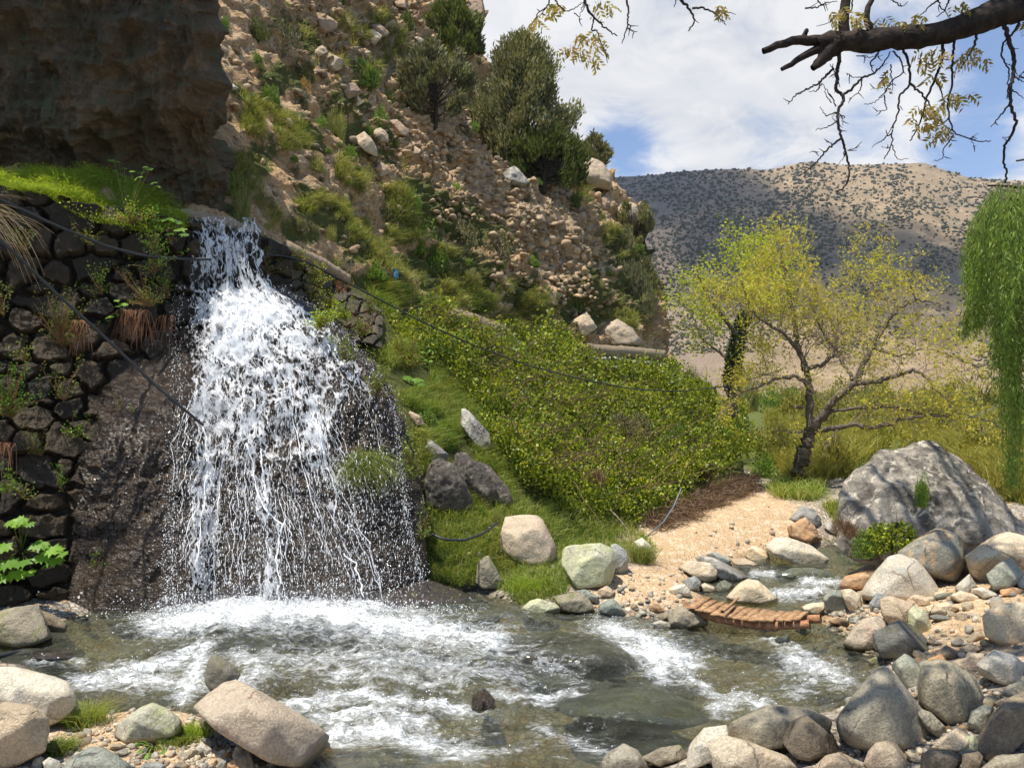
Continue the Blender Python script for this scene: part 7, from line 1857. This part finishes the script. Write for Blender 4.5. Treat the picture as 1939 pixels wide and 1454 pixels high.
conifer('juniper_tree', 'large grey-green juniper with spiky top on the skyline', 988, 320, 215, 262, 'juniper', 1, 42000, .02, 'dome', y=39.5, ln=.24, k=170)
conifer('juniper_tree', 'dark spreading lower juniper under the large grey-green one', 1030, 352, 175, 110, 'juniper_green', 2, 14000, .1, 'dome', y=38.5, ln=.24, k=50)
conifer('juniper_tree', 'bright dark-green juniper left of the skyline below the perched boulder', 868, 150, 130, 150, 'juniper_green', 3, 13000, -.15, 'round', ln=.26, k=50)
conifer('juniper_tree', 'olive juniper lower left of the bright dark-green one', 825, 235, 140, 160, 'juniper', 4, 13000, 0, 'round', ln=.24, k=50)
conifer('juniper_tree', 'small juniper peeking over the ridge behind the shoulder boulder', 1125, 335, 75, 80, 'juniper', 5, 4500, 0, y=50, ln=.28, k=34)
conifer('juniper_tree', 'slim juniper at the lower end of the ridge skyline', 1225, 640, 90, 150, 'juniper', 6, 8000, 0, y=43.5, ln=.22, k=40)
conifer('juniper_tree', 'thin juniper above the lower ridge skyline', 1196, 470, 80, 90, 'juniper', 7, 5000, 0, 'round', y=44.5, ln=.22, k=30)

# ---------- weeping willow at the right edge
WY = 12.5; wb = atz(2130, 1000, .9); wb = at(2130, 1000, WY + .4); root = empty('willow_tree', tuple(wb)); tag(root, 'weeping willow trailing long bright green fronds at the right edge', 'tree')
rg = np.random.default_rng(900); tr = Acc(); st_ = Acc(); lf2 = Acc()
tr.tube(resample(poly3([(2130, 1010, WY + .4), (2125, 800, WY + .4), (2100, 600, WY + .3), (2060, 450, WY + .2)]) - wb, 20, .01, rg), np.linspace(.3, .16, 20), 10)
for P, r0 in [([(2100, 600, WY + .3), (2020, 420, WY), (1940, 350, WY - .2), (1870, 352, WY - .3)], .09), ([(2060, 450, WY + .2), (1990, 380, WY + .5), (1900, 360, WY + .8)], .07), ([(2080, 520, WY + .3), (2020, 470, WY - .5), (1950, 430, WY - .8)], .07), ([(2060, 450, WY + .2), (2020, 340, WY + .2), (1960, 300, WY + .1), (1925, 305, WY)], .05)]:
    tr.tube(resample(poly3(P) - wb, 16, .01, rg), np.linspace(r0, .015, 16), 7)
FRN = []
for k in range(84):   # bundles of fronds hanging at different lengths
    a0 = rg.uniform(1832, 2050); top0 = np.interp(a0, [1822, 1840, 1860, 1900, 1960, 2060], [470, 385, 352, 350, 358, 380]) + (rg.random() < .55) * rg.uniform(20, 260)
    lim = np.interp(a0, [1822, 1835, 1850, 1870, 1890, 1905, 1930, 1960, 2060], [600, 640, 600, 660, 720, 780, 940, 1000, 1000]); ln0 = rg.uniform(110, 330); yb_ = WY + rg.normal(0, .8)
    for _ in range(9):
        a = a0 + rg.normal(0, 7); top = top0 + abs(rg.normal(0, 34)) - 8 * rg.random(); bot = min(lim, top + ln0 * rg.uniform(.65, 1.1))
        if bot > top + 30: FRN.append((a, top, bot, yb_ + rg.normal(0, .12)))
for a in np.linspace(1903, 1925, 14): FRN.append((a, rg.uniform(560, 660), rg.uniform(880, 962), WY + rg.normal(0, .15)))
for a, top, bot, y in FRN:
    t = np.linspace(0, 1, 22); n_ = 22
    p = at(a + 8 * np.sin(t * 2.2 + a) * t + 26 * np.exp(-t * 7), top + (bot - top) * t, np.full(22, y)) - wb; p[:, 1] += .12 * np.sin(t * 3 + a)
    st_.tube(p, np.linspace(.006, .002, 22), 3)
    m_ = int((bot - top) * .36); u = rg.random(m_) ** .9; q = np.stack([np.interp(u, t, p[:, j]) for j in range(3)], -1) + rg.normal(0, .045, (m_, 3)); sz = rg.uniform(.06, .13, m_)
    lf2.add(*leaves(q, unit(rand_unit(m_, rg) * .75 + np.array([0, 0, -1.0])), rand_unit(m_, rg), sz, sz * .19))
tr.build('trunk', M['darkbark'], True, parent=root); st_.build('fronds', M['fern'], True, parent=root); lf2.build('leaves', M['willow'], False, parent=root)

# ---------- the old walnut over the viewer: bough at the top right, crown shading the near boulders
root = empty('overhanging_walnut', (4.6, 3.2, 0.9)); ob = np.array([4.6, 3.2, .9]); tag(root, 'old walnut bough with dangling bare twigs crossing the top right of the sky', 'tree')
rg = np.random.default_rng(77); br = Acc(); tg = Acc(); lv_ = Acc()
Z3 = (1239, 0, 2.77)
def zp(P, y): return np.array([at(1239 + a / 2.77, b / 2.77, y) for a, b in P]) - ob
D0 = 4.3
path = zp([(2350, -160), (2150, -40), (1939, 25), (1830, 55), (1700, 110), (1560, 160), (1440, 195), (1300, 195), (1150, 220), (1000, 215), (900, 210), (850, 235)], D0)
path = resample(path, 44, .004, rg); br.tube(path, np.interp(np.linspace(0, 1, 44), [0, .3, .6, .85, 1], [.125, .09, .062, .062, .042]) * (1 + .05 * rg.normal(size=44)), 14)
br.tube(resample(np.array([[0, 0, -.6], [.05, .1, 1.2], [.02, .5, 2.6], [-.1, .9, 3.6], path[0] + ob - ob]), 24, .01, rg), np.linspace(.33, .17, 24), 12)
for P, r0, r1 in [([(930, 215), (850, 215), (720, 215), (640, 240), (570, 270)], .035, .018), ([(900, 240), (820, 275), (740, 325), (668, 365)], .028, .012), ([(960, 230), (900, 290), (830, 360)], .06, .018), ([(800, 215), (785, 195), (798, 158)], .018, .012),
                  ([(1000, 180), (990, 110), (1005, 0), (1000, -60)], .032, .026), ([(1130, 160), (1110, 90), (1125, 30), (1150, -20)], .02, .014)]:
    br.tube(resample(zp(P, D0), 10, .003, rg), np.linspace(r0, r1, 10), 7)
TW = [([(970, 260), (970, 320), (955, 380), (960, 430), (950, 470), (990, 500), (990, 540), (960, 580), (965, 650), (980, 720), (1000, 780), (1018, 850), (1022, 930), (1000, 980), (955, 1010)], .014), ([(940, 360), (900, 400), (860, 440), (800, 470), (740, 500), (703, 548)], .009), ([(880, 440), (850, 480), (810, 480)], .005),
      ([(960, 420), (930, 350), (920, 340)], .006), ([(990, 500), (1040, 460), (1090, 410), (1150, 390), (1200, 340), (1240, 270)], .010), ([(1090, 420), (1080, 480), (1020, 520)], .005), ([(1010, 385), (1050, 410), (1090, 405)], .004), ([(950, 590), (900, 610), (870, 560)], .005), ([(960, 640), (900, 670), (845, 685)], .005), ([(975, 730), (910, 780), (870, 830), (820, 880), (760, 925)], .008),
      ([(940, 760), (890, 730)], .004), ([(860, 800), (835, 795)], .003), ([(1015, 790), (1080, 770)], .004), ([(1000, 760), (995, 830), (965, 860)], .004), ([(1000, 620), (975, 600), (990, 660)], .004), ([(930, 540), (900, 500), (890, 460)], .004), ([(950, 560), (940, 520), (880, 440)], .005),
      ([(1190, 250), (1160, 300), (1130, 330), (1150, 390)], .008), ([(1250, 270), (1290, 310), (1310, 380), (1240, 430), (1200, 500), (1150, 545), (1100, 548)], .006), ([(1200, 460), (1140, 470)], .003), ([(1205, 500), (1220, 580), (1165, 585)], .005), ([(1240, 340), (1250, 440), (1245, 480)], .005), ([(1060, 295), (1130, 300), (1200, 290)], .004),
      ([(1300, 250), (1335, 330), (1345, 440), (1280, 510), (1280, 590), (1245, 690), (1245, 760), (1205, 835)], .010), ([(1245, 700), (1190, 740), (1140, 775)], .005), ([(1245, 760), (1275, 840), (1335, 832)], .004), ([(1235, 780), (1190, 770)], .003), ([(1345, 440), (1400, 490), (1440, 540), (1480, 600)], .009), ([(1510, 225), (1515, 300), (1470, 420), (1430, 510), (1410, 600), (1380, 680), (1340, 740)], .011),
      ([(1575, 215), (1560, 350), (1565, 430), (1540, 530), (1545, 620), (1570, 700), (1640, 720), (1700, 745), (1765, 740)], .009), ([(1570, 710), (1510, 790), (1520, 830), (1465, 848)], .005), ([(1520, 825), (1560, 832)], .003), ([(1660, 725), (1700, 700)], .003), ([(1650, 725), (1690, 770)], .003), ([(1480, 430), (1510, 480), (1520, 560), (1480, 600)], .006), ([(1545, 620), (1500, 660), (1415, 680)], .005),
      ([(1690, 180), (1680, 240), (1640, 310), (1605, 358)], .010), ([(1835, 120), (1855, 200), (1885, 280), (1885, 380), (1865, 480), (1870, 560), (1900, 640), (1870, 720), (1830, 770), (1835, 860), (1850, 930), (1840, 962)], .016), ([(1920, 80), (1900, 150), (1830, 230), (1820, 290), (1860, 370), (1855, 440), (1850, 520)], .009),
      ([(1870, 545), (1820, 600), (1765, 668)], .007), ([(1885, 400), (1939, 430)], .006), ([(1880, 470), (1939, 518)], .005), ([(1870, 345), (1840, 330)], .003), ([(120, -20), (105, 40)], .006), ([(120, -10), (170, 30), (205, 80), (210, 120), (178, 165)], .011), ([(200, 45), (250, 40), (310, 65), (345, 95), (375, 132)], .008), ([(310, 65), (390, 68)], .005), ([(330, 60), (360, 58)], .003),
      ([(790, 45), (850, 42), (900, 15), (960, 10)], .006), ([(850, -10), (870, 30), (900, 20)], .006), ([(1040, -10), (1035, 60), (960, 90), (900, 130), (850, 140)], .005), ([(1240, 0), (1300, 40), (1330, 10)], .005), ([(1500, -10), (1440, 40), (1390, 90)], .007), ([(1480, -20), (1500, 40), (1560, 100)], .006), ([(1550, 0), (1520, 60), (1480, 90)], .007), ([(1939, 410), (1910, 405), (1939, 380)], .006)]
U3 = [([(1240, -30), (1250, 10), (1300, 60), (1340, 55), (1400, 10)], .006), ([(1220, -20), (1215, 30), (1160, 70), (1130, 130)], .006), ([(1400, -20), (1420, 60), (1470, 110), (1530, 160), (1575, 190)], .010), ([(1455, 100), (1440, 170), (1465, 150), (1490, 230), (1530, 310)], .006), ([(1350, 70), (1390, 105)], .004), ([(1400, 10), (1380, 90)], .004), ([(1620, -20), (1635, 60), (1625, 150), (1600, 230)], .008), ([(1625, 150), (1660, 165), (1680, 170)], .005), ([(1635, 130), (1655, 140)], .004)]
tps = []
for lst, fn in ((TW, lambda P: zp(P, D0)), (U3, lambda P: np.array([at(600 + a / 2.77, b / 2.77, 4.1) for a, b in P]) - ob)):
    for P, r0 in lst:
        q = fn(P); q2 = resample(q, max(8, len(P) * 6), .0025, rg); tg.tube(q2, np.linspace(r0 * .85, r0 * .32, len(q2)) , 5)
        for k in range(len(P)):
            if rg.random() < .5: i = rg.integers(1, len(q2) - 1); d = unit(rand_unit(1, rg)[0] + unit(q2[i] - q2[i - 1])); tg.tube(np.array([q2[i], q2[i] + d * .02, q2[i] + d * .045 + rg.normal(0, .005, 3)]), [.0035, .0028, .0015], 4)
def leaflet(c, d, n=7, L=.045):
    d = unit(np.array(d)); s = unit(np.cross(d, rand_unit(1, rg)[0])); P_ = []; A_ = []
    for k in range(n):
        u = (k // 2 + 1) / (n // 2 + 1); P_.append(c + d * u * L * 2.0); A_.append(d * .5 + s * (1 if k % 2 else -1) + np.array([0, 0, -.35]))
    lv_.add(*leaves(np.array(P_), np.array(A_), rand_unit(n, rg), L * rg.uniform(.8, 1.2), L * .36))
LF = [((1239, 0), [(920, 50), (950, 60), (980, 30), (1040, 120), (1060, 80), (1090, 75), (1030, 60), (1200, 80), (1230, 100), (1260, 105), (1160, 115), (1300, 100), (1350, 90), (1420, 70), (1380, 60), (1400, 290), (1420, 260), (1450, 250), (1430, 310), (1470, 290), (1480, 250), (1500, 270), (1700, 240), (1640, 280), (1600, 310), (1660, 300), (1710, 290), (1740, 290), (1620, 260),
                   (1200, 410), (1240, 370), (1400, 540), (1390, 560), (1440, 560), (1480, 570), (1510, 540), (1550, 480), (1580, 480), (1640, 480), (1600, 490), (1530, 520), (1360, 610), (1380, 630), (1440, 640), (1470, 640), (1500, 650), (1530, 670), (1490, 700), (1540, 680), (340, 10), (360, 20), (1930, 110), (1470, 580), (1560, 20), (1600, 0), (1480, 370), (1470, 390)]),
      ((600, 0), [(1160, 60), (1140, 100), (1180, 90), (1200, 20), (1260, 10), (1290, 20), (1230, 10), (1340, 230), (1370, 170), (1390, 240), (1440, 190), (1470, 180), (1440, 280), (1480, 230), (1320, 240), (1400, 250), (1450, 300), (1400, 170), (1460, 160), (1500, 0), (1530, 10), (1470, 20), (1480, 220)])]
for (ox, oy), L_ in LF:
    for a, b in L_:
        c = at(ox + a / 2.77, oy + b / 2.77, D0 + rg.normal(0, .08)) - ob
        for _ in range(2): leaflet(c, [rg.normal(0, .5), rg.normal(0, .3), -.7], 7, .042)
for p_ in list(tg.v[::3]):
    if rg.random() < .0: pass
# crown out of view above, so that the near right boulders lie in dappled shade
tips = []; q0 = [((4.6, 3.2, 6), (2.4, 4.2, 8.0), (1.0, 5.2, 8.8)), ((4.6, 3.2, 6), (3, 5.0, 8.6), (2.0, 6.4, 9.6)), ((4.6, 3.2, 6), (2.0, 3.6, 7.6), (.2, 4.3, 8.2)), ((4.7, 3.6, 5), (3.5, 5, 8), (3.1, 5.8, 9.2)), ((4.6, 3.2, 6), (2.4, 6.0, 9.8), (1.2, 7.2, 10.6))]
br.tube(resample(np.array([[-.1, .9, 3.6], [0, 0, 5.2]]), 6, .01, rg), np.linspace(.2, .16, 6), 8)
for a, b, c in [((4.5, 6.0, 8.0), (5.3, 9.8, 9.9), (5.4, 12.9, 10.9)), ((4.5, 6.0, 8.0), (4.3, 9.4, 9.8), (4.0, 11.8, 10.7)), ((4.6, 3.2, 5.8), (4.5, 7.0, 8.6), (4.3, 11.4, 10.2)), ((4.5, 7.0, 8.6), (5.2, 9.5, 9.9), (5.6, 12.4, 11.0)), ((4.5, 8.0, 9.0), (3.8, 10, 10.0), (3.2, 12.0, 10.9))]:
    q = resample(np.array([a, b, c]) - ob, 18, .04, rg); br.tube(q, np.linspace(.13, .04, 18), 7); grow(q[6:], .075, 2, tg, [], rg, 1.3, .1, .4, .30, .35)
for a, b, c in q0:
    q = resample(np.array([a, b, c]) - ob, 14, .03, rg); br.tube(q, np.linspace(.13, .05, 14), 7); grow(q, .06, 3, tg, tips, rg, 1.5, .12, .35, .6, .3)
br.build('bough', M['darkbark'], True, parent=root); tg.build('twigs', M['darkbark'], True, parent=root); M['walnut_pale'] = leaf_mat('pale_walnut_leaves', (.34, .30, .07), (.48, .42, .12), (.40, .28, .10), .4); lv_.build('leaves', M['walnut_pale'], False, parent=root)
sprays(tips, 'walnut_pale', 'upper_leaves', root, rg, 9, .12, .45, .25)

# =================================================================== MAN-MADE THINGS
# footbridge of two logs and split boards
bz = .33; ep = lambda X, Y, dz=0.: np.array([*atz(1280 + X / 5.014, 930 + Y / 5.014, bz + dz)])
A = ep(80, 1075); Bp = ep(1270, 1215); A2 = ep(190, 1010); B2_ = ep(1375, 1165)
root = empty('footbridge', tuple((A + Bp) / 2)); o0 = (A + Bp) / 2; tag(root, 'sagging wooden footbridge of logs and rough boards over the stream', 'footbridge')
def sag(a, b, n=16, s=.10):
    t = np.linspace(0, 1, n)[:, None]; return a + (b - a) * t - np.array([0, 0, s]) * np.sin(t * math.pi) - o0
for a_, b_, nm in ((A - [0, 0, .05], Bp - [0, 0, .06], 0), (A2 - [0, 0, .05], B2_ - [0, 0, .06], 1)):
    ac = Acc(); q = sag(a_, b_); ac.tube(q, .052 + .004 * rg.normal(size=16), 12)
    for e_ in (0, -1):
        th = np.linspace(0, 2 * np.pi, 12, endpoint=False)
        tdir = unit(q[1] - q[0]); aa = unit(np.cross(tdir, [0, 0, 1])); bb = np.cross(tdir, aa); V = q[e_] + .052 * (np.cos(th)[:, None] * aa + np.sin(th)[:, None] * bb); ac.add(np.concatenate([V, [q[e_]]]), np.array([[i, (i + 1) % 12, 12] for i in range(12)]))
    ac.build('rail_log', M['logwood'], True, parent=root)
PL = [(.085, .06), (.15, .05), (.215, .055), (.28, .06), (.335, .035), (.385, .05), (.45, .055), (.515, .05), (.58, .06), (.65, .058), (.72, .05), (.785, .045), (.845, .055), (.905, .04)]
for i, (t, wd) in enumerate(PL):
    f_ = lambda a, b, t: a + (b - a) * t - np.array([0, 0, .10]) * math.sin(t * math.pi) - o0
    p0 = f_(A, Bp, t); p1 = f_(A2, B2_, t * .97 + .0); d = unit(p1 - p0); al_ = unit(Bp - A); d = unit(d + al_ * rg.normal(0, .05)); up_ = np.array([0, 0, 1.])
    e0 = p0 - d * (.10 + rg.random() * .05); e1 = p1 + d * (.08 + rg.random() * .05); hw = wd * np.linalg.norm(Bp - A) * .60; V = []
    for s_ in np.linspace(0, 1, 5):
        c = e0 + (e1 - e0) * s_ + up_ * (.012 + rg.normal(0, .002)); w1 = hw * rg.uniform(.88, 1.05)
        for sx_, sz_ in ((-1, 0), (1, 0), (1, 1), (-1, 1)): V.append(c + al_ * w1 * sx_ + up_ * (.026 * sz_ + (.006 * rg.normal() if sz_ else 0)))
    V = np.array(V); f = [];
    for k in range(4):
        for j in range(4): f.append([k * 4 + j, k * 4 + (j + 1) % 4, k * 4 + 4 + (j + 1) % 4, k * 4 + 4 + j])
    f += [[3, 2, 1, 0], [16, 17, 18, 19]]
    link('plank', mesh_np('plank', V, [np.array(f)], M['wood'], False), root)
ac = Acc(); ac.tube(np.array([ep(440, 1165), ep(500, 1120), ep(590, 1030)]) + np.array([0, 0, .03]) - o0, [.022, .02, .016], 8); ac.build('cross_stick', M['wood'], True, parent=root)

# irrigation channel: concrete side wall on the level ledge
def kerb(P, label, hgt=.3, th=.14):
    q = resample(poly3(P), 30, .006, rg); n = len(q); d = unit(np.gradient(q, axis=0)); s = unit(np.cross(d, [0, 0, 1])); V = np.stack([q - s * th / 2 - [0, 0, hgt], q + s * th / 2 - [0, 0, hgt], q + s * th / 2, q - s * th / 2], 1)
    V += rg.normal(0, .008, V.shape); f = []
    for k in range(n - 1):
        for j in range(4): f.append([k * 4 + j, k * 4 + (j + 1) % 4, k * 4 + 4 + (j + 1) % 4, k * 4 + 4 + j])
    f += [[3, 2, 1, 0], [n * 4 - 4, n * 4 - 3, n * 4 - 2, n * 4 - 1]]
    c = q.mean(0); o = link('channel_wall', mesh_np('channel_wall', V.reshape(-1, 3) - c, [np.array(f)], M['concrete'], False), loc=tuple(c)); tag(o, label, 'channel wall')
kerb([(343, 397, 14.35), (420, 413, 14.7), (498, 436, 15.1)], 'tan channel edge right behind the lip of the waterfall', .16, .2)
kerb([(540, 458, 15.3), (580, 476, 16.0), (620, 497, 17.0), (660, 522, 18.1)], 'brown concrete channel wall running right from the waterfall lip', .22)
kerb([(848, 583, 22.6), (880, 590, 23.2), (910, 600, 24.0), (955, 618, 25.0)], 'concrete channel wall above the top of the brambles', .50, .2)
kerb([(1098, 650, 31.5), (1150, 654, 33.2), (1200, 657, 35.0), (1257, 664, 37.5)], 'far concrete channel wall at the right end of the slope', .48, .22)
for P, lb, gp_ in [([(850, 618, 22.6), (900, 630, 23.6), (950, 636, 24.8)], 'pale stone in the row under the middle channel wall', 'stones under the middle channel wall'), ([(1105, 674, 31.4), (1180, 682, 34), (1255, 690, 37.3)], 'pale stone in the row under the far channel wall', 'stones under the far channel wall')]:
    q = resample(poly3(P), 22, .03, rg)
    for c in q:
        v_, f_, c_, s_ = soft_rock([tuple(x) for x in rg.normal(size=(10, 3)) * np.array([.14, .10, .07])], 2, 20, .08, rg.integers(1e5)); o_ = link('footing_stone', mesh_np('footing_stone', v_ * .9, [f_], M['pale'], True), loc=tuple(c)); tag(o_, lb, 'stone', gp_)
# blue marker and hoses
p, n = hit(BV_H, 749, 530); p = at(749, 526, p[1] - .1)
ac = Acc(); ac.tube(np.array([p + [0, 0, -.35], p + [0, 0, 0]]), [.02, .02], 8); ac.tube(np.array([p, p + [0, 0, .16], p + [0.02, 0, .22]]), [.07, .075, .05], 10)
tag(ac.build('blue_pipe_cap', M['blue'], True, origin=p), 'small blue plastic pipe end sticking up above the black hose', 'pipe')
def hose(P, r, label, mat='hose', wob=.0, name='hose'):
    q = resample(poly3(P), max(30, len(P) * 8), wob, rg); ac = Acc(); ac.tube(q, r, 8); tag(ac.build(name, M[mat], True), label, 'hose')
hose([(-120, 330, 10.0), (0, 378, 10.6), (100, 425, 11.4), (200, 466, 12.3), (270, 484, 12.9), (340, 490, 13.3), (400, 491, 13.5)], .024, 'black hose sagging across the top of the dark stone wall to the waterfall')
hose([(495, 482, 14.2), (540, 484, 14.4), (585, 497, 14.6), (640, 527, 14.9), (720, 568, 15.4), (800, 610, 16.0), (900, 655, 17.0), (1000, 692, 18.2), (1100, 718, 19.5), (1200, 737, 21), (1290, 741, 22), (1380, 731, 22.8), (1480, 700, 23)], .017, 'long black hose slung over the bank from the waterfall toward the walnut tree')
hose([(-60, 400, 9.6), (5, 458, 9.9), (100, 550, 10.6), (200, 640, 11.1), (300, 735, 11.6), (385, 805, 12.1)], .022, 'straight dark cable slanting down across the wall into the waterfall', name='cable')
hose([(806, 1005, 12.2), (840, 1021, 12.1), (880, 1023, 12.2), (915, 1010, 12.6), (942, 990, 13.0)], .020, 'short dark hose looping from the waterfall to the pinkish cream boulder')
hose([(-40, 1248, 9.0), (0, 1242, 9.2), (40, 1232, 9.4), (80, 1232, 9.5)], .026, 'dark hose end entering the stream at the left edge')
hose([(235, 1196, 10.2), (270, 1188, 10.5), (310, 1178, 10.8), (330, 1172, 11.0)], .022, 'dark hose surfacing in the water at the left foot of the waterfall')
hose([(1290, 925, 16.5), (1275, 960, 16.2), (1255, 990, 15.8), (1225, 1015, 15.4), (1212, 1030, 15.2)], .015, 'thin grey hose curving through the dead brush above the path', 'greyhose')
hose([(1156, 965, 15.2), (1175, 985, 15.0), (1190, 1005, 14.9), (1194, 1025, 14.8)], .012, 'pale curved stick or hose in front of the brambles near the grass', 'twig')
hose([(1939, 745, 19.0), (1900, 765, 19.2), (1840, 790, 19.4), (1780, 800, 19.6)], .010, 'thin wire crossing behind the willow fronds', 'greyhose', name='wire')

# =================================================================== AIR
hz, T = newmat('valley_air'); pv = T.new('ShaderNodeVolumePrincipled'); pv.inputs['Color'].default_value = (.86, .92, 1, 1); pv.inputs['Density'].default_value = .00016; pv.inputs['Anisotropy'].default_value = .3
T.l.new(pv.outputs[0], T.out.inputs[1])
bmz = bmesh.new(); bmesh.ops.create_cube(bmz, size=1)
mz = bpy.data.meshes.new('haze'); bmz.to_mesh(mz); bmz.free(); mz.materials.append(hz)
oz = link('haze', mz, loc=(0, 800, 190)); oz.scale = (6400, 1800, 440); tag(oz, kind='stuff')
